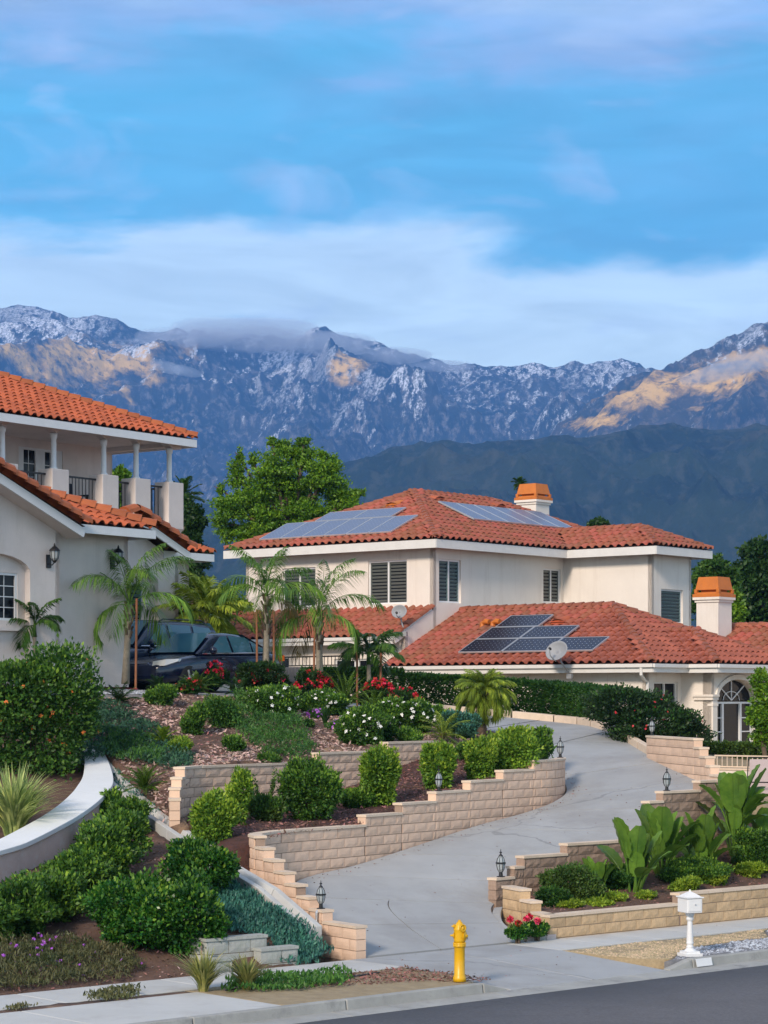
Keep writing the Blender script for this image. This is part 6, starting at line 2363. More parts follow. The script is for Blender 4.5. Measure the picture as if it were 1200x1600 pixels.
def blade_clump(name, label, p, n, h, spread, w, m, cat='grass clump', arch=1.0, group=None):
    """tuft of long arching blades rising from one crown"""
    t = thing(name, label, cat, tuple(p), 0, group)
    V, F = [], []
    for i in range(n):
        a = rng.uniform(0, 2 * PI)
        lean = spread * rng.uniform(.15, 1.0)
        hh = h * rng.uniform(.6, 1.08)
        b0 = np.array([math.cos(a), math.sin(a), 0]) * rng.uniform(0, .12) * spread
        dr_ = np.array([math.cos(a), math.sin(a), 0])
        sd = np.array([-math.sin(a), math.cos(a), 0])
        b = len(V)
        for j in range(6):
            f = j / 5
            z = hh * (1.25 * f - .55 * arch * f * f * (lean / spread)) / (1.25 - .3 * arch * lean / spread)
            q = b0 + dr_ * lean * (f ** 1.7) + np.array([0, 0, z])
            ww = w * (1 - f ** 2.2) * (.6 + .4 * min(1, f * 4)) + .002
            V += [q - sd * ww * .5, q + sd * ww * .5]
        F += [(b + 2 * j, b + 2 * j + 1, b + 2 * j + 3, b + 2 * j + 2) for j in range(5)]
    obj('blades', np_mesh('blades', np.array(V), np.array(F)), t, m)
    return t


p = spot(14, 1318, bed_left_z)
blade_clump('flax_plant', 'large variegated flax plant with pale striped blades inside the curved wall', p + Vector((0, .5, 0)), 420, 1.45, 1.25, .055, 'flax', 'flax plant', 1.35)

# long loose hedge below the curved wall
t = thing('hedge', 'long loose green hedge running below the curved white capped wall', 'hedge', tuple(spot(110, 1420, lower_z)))
B = []
o0 = np.array(t.location)
for px, py, w, h in ((-30, 1474, 110, 86), (25, 1464, 110, 84), (75, 1445, 110, 86), (118, 1418, 105, 92), (158, 1382, 100, 92), (184, 1352, 84, 86), (202, 1310, 58, 70), (172, 1290, 52, 54), (150, 1330, 60, 46)):
    p = spot(px, py, lower_z)
    s = pxm(p)
    B.append((p.x - o0[0], p.y + .25 - o0[1], p.z + h / s * .46 - o0[2], w / s * .5, w / s * .5, h / s * .5))
foliage('foliage', B, 40000, .085, .5, 'bush', t, .45, 2.0, .26, .35, None)
foliage('new_shoots', B, 7000, .085, .5, 'lime', t, .9, 2.0, .26, .9, None)['kind'] = 'stuff'
stems(t, .6, .8)
shrub('shrub', 'glossy dark green shrub growing over the drain channel above the blue succulents', 316, 1410, 108, 96, lower_z, 'holly', .075, 1.1, .6, lumps=10, depth=1.1)
shrub('shrub', 'glossy dark green shrub at the lower left above the purple flowered ground cover', 218, 1488, 150, 104, lower_z, 'holly', .075, 1.1, .6, lumps=12, depth=1.2)
shrub('shrub', 'glossy dark green shrub beside the grey concrete block corner', 292, 1498, 112, 120, lower_z, 'holly', .075, 1.1, .6, lumps=10, depth=1.1)
cover('heath', 'dry brownish ground cover with small purple flowers along the left sidewalk', [(-20, 1553), (-20, 1488), (60, 1474), (150, 1480), (205, 1498), (222, 1515), (212, 1528), (120, 1540)], lower_z, .24, 'heath', 9000, .085, .22, flowers=[('fl_purple', 45, .03)])
cover('succulent_cover', 'blue green succulents spilling down beside the drain channel', [(322, 1462), (330, 1402), (362, 1384), (420, 1424), (478, 1458), (512, 1492), (500, 1508), (436, 1510), (425, 1470)], lower_z, .20, 'teal', 7000, .10, .30, up=1.6)
cover('succulent_cover', 'small patch of blue green succulents at the top of the left hedge', [(160, 1210), (172, 1196), (245, 1258), (252, 1280), (228, 1275)], lower_z, .15, 'teal', 900, .09, .3, up=1.6)
zp0 = flat(-.01)
blade_clump('ornamental_grass', 'striped grass tuft beside the grey block step on the planting strip', spot(318, 1550, zp0), 190, .62, .58, .032, 'flax_red', 'grass clump', .9)
blade_clump('ornamental_grass', 'reddish grass tuft right of the striped tuft behind low green succulents', spot(386, 1547, zp0), 160, .52, .55, .028, 'flax_red', 'grass clump', .9)
cover('low_succulents', 'low green succulents around the reddish grass tuft by the sidewalk', [(350, 1552), (360, 1532), (470, 1528), (545, 1522), (545, 1540), (470, 1550)], zp0, .16, 'grassy', 2200, .09, .35, up=1.4)
cover('low_succulents', 'low green and rusty weeds on the left sidewalk joint', [(130, 1568), (150, 1554), (200, 1548), (225, 1558), (190, 1566)], zp0, .15, 'heath', 700, .07, .4)
cover('low_succulents', 'tiny rusty weed tuft at the bottom left of the sidewalk', [(8, 1580), (20, 1572), (40, 1575), (45, 1581)], zp0, .08, 'heath', 160, .06, .4)
# --- upper slope
cover('trailing_cover', 'blue green ground cover spreading over the bank beside the curved wall', [(128, 1198), (118, 1130), (135, 1102), (180, 1106), (240, 1138), (302, 1190), (296, 1208), (240, 1200), (180, 1186)], upper_z, .28, 'bluegreen', 9000, .075, .5, up=.9)
cover('trailing_cover', 'soft green ground cover in the lower middle of the blue green bank', [(150, 1180), (175, 1150), (215, 1155), (270, 1195), (230, 1198)], upper_z, .33, 'grassy', 2600, .09, .3, up=1.4)
cover('juniper_mound', 'low spreading green juniper above the pale terrace wall', [(368, 1150), (362, 1098), (420, 1094), (468, 1134), (494, 1180), (470, 1190), (420, 1186)], upper_z, .40, 'grassy', 8000, .10, .25, up=.9, bumps=1.6)


def frond_mesh(name, L_, n, a0, k, ll, lw, drop, m, beta=55, r0=.014):
    """pinnate frond along +X: rachis curving from elevation a0 down by k, leaflets both sides"""
    V, F = [], []
    N_ = 9
    pts, ang = [np.zeros(3)], []
    for i in range(N_):
        a = a0 - k * (i / (N_ - 1)) ** 1.2
        ang.append(a)
        pts.append(pts[-1] + np.array([math.cos(a), 0, math.sin(a)]) * L_ / N_)
    pts = np.array(pts)
    mbt = MB().tube([tuple(p) for p in pts], [r0 * (1 - .8 * i / N_) for i in range(N_ + 1)], 4, False)
    V += mbt.V
    F += mbt.F
    for i in range(n):
        f = .14 + .86 * (i + .5) / n
        q = np.array([np.interp(f * N_, range(N_ + 1), pts[:, j]) for j in range(3)])
        a = ang[min(N_ - 1, int(f * N_))]
        fw = np.array([math.cos(a), 0, math.sin(a)])
        l = ll * (math.sin(PI * min(1, .12 + f * .93)) ** .6) * rng.uniform(.85, 1.1)
        for sg in (-1, 1):
            b_ = R(beta * (1 - .45 * f)) * rng.uniform(.85, 1.15)
            d = fw * math.cos(b_) + np.array([0, sg, 0]) * math.sin(b_) + np.array([0, 0, rng.uniform(-.1, .35)])
            d /= np.linalg.norm(d)
            p1 = q + d * l * .5 - np.array([0, 0, drop * l * .14])
            p2 = q + d * l * .95 - np.array([0, 0, drop * l * .62])
            w = np.cross(d, [0, 0, 1.0])
            w = w / (np.linalg.norm(w) + 1e-6) * lw * .5
            w = w + np.array([0, 0, lw * .2 * sg])
            b = len(V)
            V += [q, p1 - w, p1 + w, p2]
            F.append((b, b + 1, b + 3, b + 2))
    me = np_mesh(name, np.array([tuple(v) for v in V]), np.array(F))
    me.materials.append(M[m])
    return me


def palm(name, label, p, h, tr, nf, L_, m, a_lo=-25, a_hi=75, k=1.2, ll=.42, lw=.022, drop=1.0, nl=34, lean=(0, 0), trunk_m='bark_pale', group=None, dry=0, cat='palm', stubs=True, beta=55, shaft=None):
    t = thing(name, label, cat, tuple(p), rng.uniform(0, 6), group)
    top = Vector((lean[0], lean[1], h))
    pts = [Vector((0, 0, -.1)), Vector((lean[0] * .3, lean[1] * .3, h * .35)), Vector((lean[0] * .7, lean[1] * .7, h * .72)), top]
    if h > .05:
        MB().tube(pts, [tr * 1.35, tr * 1.05, tr * .9, tr * .8], 10).build('trunk', trunk_m, t, True)
        if stubs:
            sb_ = MB()
            for i in range(18):
                a, z = i * 2.4, h * (.55 + .42 * i / 18)
                q = Vector((lean[0] * z / h + math.cos(a) * tr * .8, lean[1] * z / h + math.sin(a) * tr * .8, z))
                sb_.bar(q, q + Vector((math.cos(a) * tr * .8, math.sin(a) * tr * .8, tr * 2.2)), tr * .8, tr * .35)
            sb_.build('leaf_bases', 'bark', t)
    if shaft:
        MB().tube([top - Vector((0, 0, .05)), top + Vector((0, 0, shaft))], [tr * 1.1, tr * .6], 8).build('crown_shaft', m, t, True)
        top = top + Vector((0, 0, shaft * .8))
    var = {}
    for i in range(nf):
        f = i / max(1, nf - 1)
        a0 = R(a_hi + (a_lo - a_hi) * f)
        isdry = i >= nf - dry
        key = (int(f * 5), isdry)
        if key not in var:
            var[key] = frond_mesh('frond', L_ * (.75 + .25 * math.sin(PI * (f * .8 + .2))), nl, a0, k * (.75 + .5 * f), ll, lw, drop, 'palm_dry' if isdry else m, beta)
        o = obj('frond', var[key], t)
        o.location = top
        o.rotation_euler = (rng.uniform(-.15, .15), rng.uniform(-.12, .12), i * 2.399 + rng.uniform(-.3, .3))
        s = rng.uniform(.88, 1.1)
        o.scale = (s, s, s)
    return t


def stake(px, py0, py1, d, label):
    x = X(px, d)
    z0, z1 = EYE - (py0 - 1090) / 3560 * d, EYE - (py1 - 1090) / 3560 * d
    t = thing('tree_stake', label, 'stake', (x, d, z0), 0, 'wooden stakes beside the young palms')
    MB().tube([(0, 0, -.2), (random.uniform(-.03, .03), 0, z1 - z0)], .028, 8).build('pole', 'stake', t)
    MB().lathe([(.032, z1 - z0 - .35), (.032, z1 - z0 - .33)], 8).build('tie', 'dark_plastic', t)


def at(px, py, d):
    return Vector((X(px, d), d, EYE - (py - 1090) / 3560 * d))


QG = 'young feathery palms along the upper drive'
palm('palm_tree', 'feathery palm with arching fronds in front of the left house corner', at(196, 1062, 53.2), 1.75, .075, 13, 2.2, 'palm', 8, 88, 1.8, .56, .022, 1.3, 60, (.12, 0), group=QG)
palm('palm_tree', 'tall feathery palm with a pale trunk left of the grey board fence', at(415, 1080, 56.5), 2.35, .085, 14, 1.85, 'palm', 5, 88, 1.7, .52, .022, 1.3, 56, (.05, 0), group=QG, dry=1)
palm('palm_tree', 'feathery palm with drooping outer fronds before the shuttered upper window', at(500, 1085, 57.0), 1.95, .085, 14, 2.1, 'palm', 2, 88, 1.8, .52, .021, 1.3, 58, (.06, 0), group=QG, dry=1)
palm('palm_tree', 'bright green bushy palm rising behind the dark saloon car', at(322, 1050, 60.5), 1.45, .08, 36, 1.6, 'palm_yellow', -30, 85, 1.2, .5, .055, .8, 40, (0, 0), group=QG)
palm('small_palm', 'small green palm with wide arching fronds beside the hedge', at(577, 1088, 57.5), .85, .06, 13, 1.2, 'palm_green', 5, 70, 1.35, .40, .042, 1.0, 44, (.02, 0), group='small arching palms', shaft=.25, stubs=False)
palm('small_palm', 'small dark palm with three arching fronds before the arched niche window', at(55, 1030, 51.0), .55, .05, 9, 1.05, 'palm_green', 5, 75, 1.45, .34, .04, 1.0, 40, (.02, 0), group='small arching palms', shaft=.25, stubs=False)
palm('date_palm', 'fuzzy pygmy date palm with a brown trunk beside the top of the driveway', at(752, 1150, 53.5), .95, .10, 80, .98, 'palm_yellow', -40, 85, 1.9, .27, .016, .9, 44, (.12, 0), trunk_m='bark', stubs=True, beta=42)
palm('small_palm', 'stemless yellow green feathery palm left of the dark blue mound', spot(692, 1160, upper_z), .12, .05, 16, .75, 'palm_yellow', 0, 80, 1.0, .22, .018, .6, 26, group='stemless feathery plants on the slope')
for px, py0, py1, d, lab in ((212, 1062, 935, 52.8, 'slim brown stake close to the palm at the left house corner'), (402, 1080, 952, 56.2, 'brown stake left of the tall pale trunked palm'), (428, 1080, 955, 56.2, 'brown stake right of the tall pale trunked palm'),
                           (490, 1085, 980, 56.6, 'red brown stake left of the drooping palm above the red roses'), (558, 1100, 985, 57.2, 'pale brown stake left of the small arching palm'), (594, 1105, 1020, 57.0, 'thin dark stake right of the small arching palm')):
    stake(px, py0, py1, d, lab)


def cycad(label, px, py, w, surf, m='cycad', h=.25, n=16):
    p = spot(px, py, surf)
    palm('cycad', label, p + Vector((0, 0, .02)), .10, .07, n, w / pxm(p) * .5, m, 8, 65, .5, .14, .014, .3, 30, trunk_m='bark', cat='cycad', stubs=False, group='cycads on the slope', beta=70)


cycad('dark cycad rosette above the blue green bank', 188, 1104, 78, upper_z)
cycad('small upright cycad beside the gravel at the top of the slope', 246, 1080, 48, upper_z, n=12)
cycad('dark cycad rosette before the pale driveway patch left of the white flowers', 372, 1092, 72, upper_z)
FE = 'fern'
for lab, px, py, w, m in (('yellow green fern beside the drain channel below the blue green bank', 226, 1238, 92, 'fern'), ('small yellow fern right of the blue green bank', 254, 1165, 62, 'lime2'),
                          ('wispy upright fern in front of the saloon car', 308, 1084, 74, 'fern'), ('broad feathery fern between the white flowered shrubs', 540, 1106, 125, 'fern'), ('bright feathery fern right of the broad one below the stake', 585, 1120, 90, 'fern')):
    p = spot(px, py, upper_z)
    palm('fern', lab, p, .04, .03, 26, w / pxm(p) * .55, m, 15, 85, .9, .14, .016, .4, 26, cat='fern', stubs=False, group='ferns on the slope')
US = 'small green shrubs scattered on the mulched slope'
for lab, px, py, w, h, m in (('leafy green shrub left of the wispy fern at the slope top', 250, 1104, 66, 46, 'bush'), ('upright green shrub in the middle of the mulch', 302, 1150, 52, 66, 'bush'), ('small light green seedling near the slope centre', 365, 1175, 42, 36, 'bush'),
                             ('soft bluish shrub left of the juniper', 348, 1140, 78, 70, 'grassy'), ('spindly light green shrub above the yellow fern', 282, 1180, 50, 42, 'lime'), ('dark cone shaped shrub between white flowered shrubs', 605, 1160, 42, 56, 'hedge'),
                             ('dark blue rounded mound beside the date palm trunk', 722, 1156, 82, 58, 'bluegreen'), ('low green shrub at the foot of the date palm', 745, 1188, 95, 42, 'bush'), ('green shrub left of the stemless yellow palm', 640, 1165, 60, 36, 'bush'),
                             ('grey green dwarf at the edge of the mulch by the purple flowers', 484, 1138, 20, 22, 'hedge'), ('light green tuft beneath the juniper by the pale wall', 420, 1190, 50, 20, 'grassy'), ('small green plant beside the purple flowers', 540, 1152, 42, 26, 'bush')):
    shrub('shrub', lab, px, py, w * .74, h * .74, upper_z, m, .06, .8, .5, group=US, lumps=5, lo=.25, shoots=.25)
WF = 'white flowered shrubs on the upper slope'
for lab, px, py, w, h in (('white flowered shrub right of the dark cycad rosette', 430, 1122, 84, 54), ('white flowered shrub left of the broad feathery fern', 503, 1118, 78, 44), ('white flowered shrub nearest the pale terrace wall', 570, 1166, 74, 66),
                          ('white flowered shrub right of the small arching palm', 604, 1138, 56, 46), ('white flowered shrub left of the stemless yellow palm', 652, 1146, 60, 56), ('white flowered shrub beside the dark blue mound', 682, 1136, 44, 36)):
    shrub('flowering_shrub', lab, px, py, w, h, upper_z, 'bush', .065, 1.0, .5, [('fl_white', 80, .05)], group=WF)
RB = 'red rose bushes along the upper drive'
for lab, px, py, w, h, m, nf in (('red rose bush in front of the saloon bonnet', 322, 1074, 60, 44, 'hedge', 22), ('dark rose bush with few red flowers at the saloon tail', 408, 1092, 84, 56, 'bush_red', 14), ('red rose bush before the grey board fence', 490, 1098, 58, 52, 'bush_red', 26),
                                 ('red rose bush at the foot of the small arching palm', 592, 1112, 56, 52, 'bush_red', 18), ('sparse red rose bush right of the small arching palm', 634, 1120, 50, 46, 'bush_red', 14), ('low red rose bush by the wispy fern', 296, 1084, 40, 24, 'hedge', 10)):
    t = shrub('rose_bush', lab, px, py, w, h, upper_z, m, .06, .8, .5, group=RB, cat='rose bush')
    Wm, Hm = w / pxm(t.location), h / pxm(t.location)
    for j in range(nf):
        a = rng.uniform(0, 2 * PI)
        zz = rng.uniform(.45, 1.0)
        rr_ = math.sqrt(max(0, 1 - (2 * zz - 1) ** 2)) * .46 + .03
        PP = unit(rng.normal(size=(14, 3))) * .05
        V, F = leaf_quads(PP * .3, PP + [0, 0, .02], .075, .06)
        o = obj('rose', np_mesh('rose', V, F), t, 'fl_red')
        o.location = (Wm * rr_ * math.cos(a), -abs(Wm * rr_ * math.sin(a)) * .9, Hm * zz)
p = spot(508, 1136, upper_z)
blade_clump('agave', 'dark spiky rosette among the purple flowers', p, 70, .5, .26, .03, 'cycad', 'agave', .5)
for lab, px, py, w, h in (('bright purple flower clump right of the dark spiky rosette', 528, 1142, 36, 20), ('small purple flower clump left of the dark spiky rosette', 492, 1124, 26, 18)):
    shrub('flower_clump', lab, px, py, w, h, upper_z, 'grassy', .04, .7, .5, [('fl_purple', 120, .035)], cat='flowers', group='purple flower clumps')
# --- terrace
TS = 'clipped shrubs in a row on the terrace'
for lab, px, py, w, h, m, k, up_ in (('lime green shrub at the left end of the terrace above the wall corner', 333, 1318, 72, 84, 'lime', 2, .2), ('narrow upright lime shrub second from the left on the terrace', 373, 1290, 36, 86, 'lime', 2, .2), ('low loose shrub with upright sprigs on the terrace', 410, 1284, 52, 44, 'sprig', 2, 1.2),
                                     ('largest rounded shrub on the terrace', 485, 1285, 84, 98, 'bush', 2.6, .3), ('tall leaning lime topped shrub on the terrace', 592, 1262, 60, 96, 'lime', 2.6, .3), ('low green shrub at the foot of the leaning one', 562, 1264, 56, 34, 'bush', 2, .3),
                                     ('lime topped shrub behind the middle lantern', 685, 1234, 54, 74, 'lime', 2.6, .3), ('bright lime shrub left of the trimmed pair near the wall end', 752, 1218, 50, 66, 'lime', 2.6, .3), ('wide trimmed lime shrub near the end of the drive wall', 800, 1206, 66, 68, 'lime', 3, .3),
                                     ('dark trimmed shrub at the very end of the drive wall', 838, 1194, 44, 54, 'bush', 3, .3)):
    shrub('clipped_shrub', lab, px, py, w, h, terrace_z, m, .07, 1.2, .55, k=k, group=TS, up=up_, lumps=7, shoots=.30)
p = spot(408, 1280, terrace_z)
t = thing('sprig_plant', 'upright spiky sprigs rising from the low loose shrub', 'shrub', tuple(p + Vector((0, .2, 0))))
V_, F_ = [], []
for i in range(9):
    a = rng.uniform(0, 6.3)
    hh = rng.uniform(.5, .95)
    n = 70
    f = rng.random(n)
    P = np.stack([.10 * math.cos(a) * (1 + 1.6 * f), .10 * math.sin(a) * (1 + 1.6 * f), f * hh], -1)
    th_ = rng.uniform(0, 6.3, n)
    D = np.stack([np.cos(th_), np.sin(th_), np.full(n, .8)], -1)
    V, F = leaf_quads(P, D, .075, .04)
    F_.append(F + sum(len(v) for v in V_))
    V_.append(V)
obj('foliage', np_mesh('foliage', np.concatenate(V_), np.concatenate(F_)), t, 'sprig')
stems(t, .7, .5)


# --- hedge before the low roof, camellia, right side
def box_hedge(name, label, path, w, zt, surf, m, n, ln):
    pa = Path(path)
    p = pa.at(pa.len / 2)
    t = thing(name, label, 'hedge', (p[0], p[1], surf.z(*p)))
    s = rng.uniform(0, pa.len, n)
    side = rng.random(n)
    off = np.where(side < .42, -w / 2, np.where(side < .55, w / 2, rng.uniform(-w / 2, w / 2, n)))
    f = np.where(side < .55, rng.random(n), 1.0)
    C = np.array([pa.at(q) for q in s])
    A = np.array([pa.ang(q) for q in s])
    wob = .07 * lump(s * 3, f * 3, 1.0)
    x = C[:, 0] + np.sin(A) * (off + wob * np.sign(off))
    y = C[:, 1] - np.cos(A) * (off + wob * np.sign(off))
    # front is the side towards the street
    z0 = surf(x, y)
    z1 = np.array([zt(q / pa.len) for q in s]) + .05 * lump(s * 2.2, off * 3, 1.3)
    z = z0 + (z1 - z0) * f + rng.normal(size=n) * .03
    P = np.stack([x, y, z], -1) - np.array(t.location)
    out = np.stack([np.sin(A) * np.sign(off), -np.cos(A) * np.sign(off), np.where(side < .55, .25, 1.2)], -1)
    D = out + rng.normal(size=P.shape) * .7
    l = ln * rng.uniform(.6, 1.3, n)
    V, F = leaf_quads(P, D, l, l * .55)
    obj('foliage', np_mesh('foliage', V, F), t, m)
    st_ = MB()
    for q in np.linspace(.2, pa.len - .2, 12):
        a = pa.at(q)
        zz = surf.z(*a)
        st_.bar((a[0] - t.location.x, a[1] - t.location.y, zz - t.location.z - .1), (a[0] - t.location.x, a[1] - t.location.y, zt(q / pa.len) - t.location.z - .15), .05, .05)
    st_.build('stem', 'tree_dark', t)


hp_ = [(6.15, 56.4), (5.55, 58.2), (4.6, 60.2), (2.6, 61.4), (.6, 62.2)]
box_hedge('hedge', 'long dark clipped hedge between the top of the driveway and the low roofed wing', hp_, .85, lambda f: float(np.interp(f, [0, .5, 1], [4.18, 4.42, 4.68])), yard_z, 'hedge', 66000, .085)
box_hedge('hedge', 'clipped hedge continuing left below the lower windows behind the small palm', [(.45, 62.3), (-.6, 62.0), (-2.1, 61.3)], .9, lambda f: 4.80 + .02 * f, yard_z, 'hedge', 16000, .085)
box_hedge('hedge', 'low olive hedge under the arched window', [(7.75, 56.5), (9.0, 55.8), (10.4, 55.0)], .7, lambda f: 2.92, yard_z, 'sprig', 12000, .075)
shrub('camellia_bush', 'large dark camellia bush with small red flowers beside the stepped tan wall', 1022, 1178, 172, 98, yard_z, 'bush_red', .085, 1.3, .55, [('fl_red', 90, .035)], cat='bush', lumps=9, d_lim=(52, 62))
# --- planter on the right
def paddle_mesh(L_, W_, pet, a0, k, m):
    """petiole and a broad oval blade, bent along its midrib and folded a little"""
    V, F = [], []
    pts = [np.zeros(3)]
    n = 14
    tot = pet + L_
    for i in range(n):
        f = (i + .5) / n
        a = a0 - k * max(0, (f * tot - pet * .6)) / tot
        pts.append(pts[-1] + np.array([math.cos(a), 0, math.sin(a)]) * tot / n)
    pts = np.array(pts)
    cum = np.linspace(0, tot, n + 1)
    mbt = MB().tube([tuple(p) for p in pts], [.022 * (1 - .75 * i / n) for i in range(n + 1)], 5, False)
    V += [tuple(v) for v in mbt.V]
    F += mbt.F
    rows_ = 11
    b = len(V)
    for i in range(rows_ + 1):
        f = i / rows_
        q = np.array([np.interp(pet + f * L_, cum, pts[:, j]) for j in range(3)])
        q2 = np.array([np.interp(min(tot, pet + f * L_ + .02), cum, pts[:, j]) for j in range(3)])
        fw = unit((q2 - q) + 1e-6)
        nrm = np.cross(fw, [0, 1, 0])
        nrm = nrm / (np.linalg.norm(nrm) + 1e-6)
        if nrm[2] < 0:
            nrm = -nrm
        w = W_ * (math.sin(PI * min(1, f * .92 + .05)) ** .5) * .5
        for y in (-1, -.5, 0, .5, 1):
            V.append(tuple(q + np.array([0, y * w, 0]) + nrm * (abs(y) ** 1.4 * w * .26 + .010 * math.sin(f * 34 + y * 2) * abs(y))))
    for i in range(rows_):
        for j in range(4):
            F.append((b + i * 5 + j, b + i * 5 + j + 1, b + (i + 1) * 5 + j + 1, b + (i + 1) * 5 + j))
    me = np_mesh('leaf', np.array(V), np.array(F), True)
    me.materials.append(M[m])
    return me


PV = [paddle_mesh(.66, .40, .60, R(82), .5, 'banana'), paddle_mesh(.62, .38, .5, R(72), 1.0, 'banana'), paddle_mesh(.56, .36, .42, R(60), 1.4, 'banana'), paddle_mesh(.5, .30, .35, R(84), .4, 'banana')]
for me in PV:
    me.name = 'leaf'


def paddle_plant(label, px, py, hpx, n, stem=.0, spread=1.0):
    p = spot(px, py, planter_z, 36, 52)
    s = pxm(p)
    hh = hpx / s
    t = thing('paddle_plant', label, 'plant', (p.x, p.y + .15, p.z - .03), 0, 'paddle leaved plants in the right planter')
    for i in range(n):
        k = i % 4 if i > 2 else 0
        o = obj('leaf', PV[k], t)
        a = i * 2.399 + rng.uniform(-.4, .4)
        base_z = stem * rng.uniform(.2, 1.0) if stem else 0
        o.location = (.08 * math.cos(a), .08 * math.sin(a), base_z)
        sc2 = (hh - base_z) / 1.22 * rng.uniform(.78, 1.02) if i < 3 or stem == 0 else (hh - stem * .4) / 1.5 * rng.uniform(.75, 1.0)
        if stem:
            sc2 = min(sc2, 1.25)
        o.scale = (sc2, sc2, sc2)
        o.rotation_euler = (rng.uniform(-.12, .12), rng.uniform(-.1, .1), a)
    if stem:
        MB().tube([(0, 0, -.05), (.03, 0, stem)], [.09, .06], 8).build('stem', 'palm_green', t)
    return t


paddle_plant('small dark paddle leaved plant left in the planter', 935, 1400, 66, 9)
paddle_plant('paddle leaved plant second from the left in the planter', 992, 1398, 122, 14)
paddle_plant('tall upright paddle leaved plant in front of the brownish wall', 1035, 1372, 118, 16)
paddle_plant('paddle leaved plant between the tall one and the huge one', 1098, 1372, 112, 14)
paddle_plant('huge paddle leaved plant at the right end of the brownish wall', 1150, 1352, 166, 30, .75)
paddle_plant('paddle leaved plant low at the right edge behind the huge one', 1196, 1345, 84, 12)
PS = 'low plants along the planter edge'
for lab, px, py, w, h, m in (('feathery dark green shrub at the left end of the planter', 892, 1412, 84, 62, 'sprig'), ('yellow green dwarf plant at the left corner of the planter', 888, 1420, 40, 16, 'lime2'), ('yellow green dwarf plant second along the planter cap', 935, 1416, 50, 16, 'lime2'),
                             ('yellow green dwarf plant third along the planter cap', 962, 1410, 42, 18, 'lime2'), ('yellow green dwarf plant left of the mailbox', 1008, 1406, 32, 16, 'lime2'), ('dark dwarf shrub left of the first paddle plant', 866, 1418, 50, 34, 'hedge'),
                             ('yellow green plant behind the mailbox', 1072, 1396, 42, 26, 'lime2'), ('bright yellow green plant right of the mailbox', 1118, 1386, 46, 30, 'lime2'), ('dark leafy shrub below the huge paddle plant', 1105, 1384, 90, 44, 'bush'),
                             ('yellow green plant below the huge paddle plant at the cap', 1172, 1372, 46, 26, 'lime2'), ('dark green shrub at the right edge of the planter', 1190, 1368, 70, 70, 'bush'), ('dark green shrub behind the first paddle plants', 965, 1392, 90, 40, 'hedge'), ('leafy shrub right of the upright paddle plant', 1065, 1380, 60, 40, 'bush')):
    shrub('planter_shrub', lab, px, py, w, h, planter_z, m, .055, .9, .5, group=PS, lumps=5, d_lim=(36, 50))
for lab, px, py, nr in (('small rose plant with pink and red blooms left in the rose bed', 810, 1466, 3), ('small rose plant with two red blooms right in the rose bed', 840, 1462, 2)):
    t = shrub('rose_plant', lab, px, py, 40, 24, flat(.1), 'holly', .05, .7, .55, cat='rose bush', group='roses in the corner bed', lumps=4)
    for j in range(nr):
        PP = unit(rng.normal(size=(40, 3)) * [1, 1, .8])
        V, F = leaf_quads(PP * .012, PP + [0, 0, .03], .062, .055, .3)
        o = obj('rose', np_mesh('rose', V, F), t, 'fl_pink' if (j + nr) % 2 else 'fl_red')
        o.location = (-.14 + .14 * j, -.16 + .05 * j, .36 - .07 * (j % 2))
        MB().tube([(-.14 + .14 * j, -.14 + .05 * j, .05), o.location], .006, 5).build('rose_stem', 'palm_green', t)


# --- trees
def tree(name, label, px, d, base_z, blobs_px, m, n, ln, trunk_r=.16, lo=.35, asp=.5, group=None, up=.1, lumpy=.25, squeeze=.9):
    """crown blobs given as (px, py, rx, rz) seen at the tree's distance; limbs reach into every clump"""
    s = 3560 / d
    x0 = X(px, d)
    t = thing(name, label, 'tree', (x0, d, base_z), 0, group)
    B = []
    for i, (bx, by, rx, rz) in enumerate(blobs_px):
        rx, rz = rx * squeeze, rz * squeeze
        B.append((X(bx, d) - x0, rng.uniform(-.5, .5) * rx / s * 1.2, EYE - (by - 1090) / s - base_z, rx / s, rx / s * .9, rz / s))
    foliage('crown', B, n, ln, asp, m, t, lo, 2.0, lumpy, up, None, .9)
    zt_ = min(b[2] for b in B)
    mb = MB().tube([(0, 0, -.3), (.05, 0, zt_ * .5), (0, .05, zt_)], [trunk_r * 1.4, trunk_r, trunk_r * .8], 9)
    mb.build('trunk', 'bark', t, True)
    lb_ = MB()
    for b in B:
        mid = ((b[0]) * .45, b[1] * .45, zt_ + (b[2] - zt_) * .35)
        lb_.tube([(0, .03, zt_ - .15), mid, (b[0], b[1], b[2]), (b[0] * 1.1, b[1], b[2] + b[5] * .6)], [trunk_r * .6, trunk_r * .4, trunk_r * .2, trunk_r * .05], 6)
    lb_.build('limbs', 'bark', t)
    return t


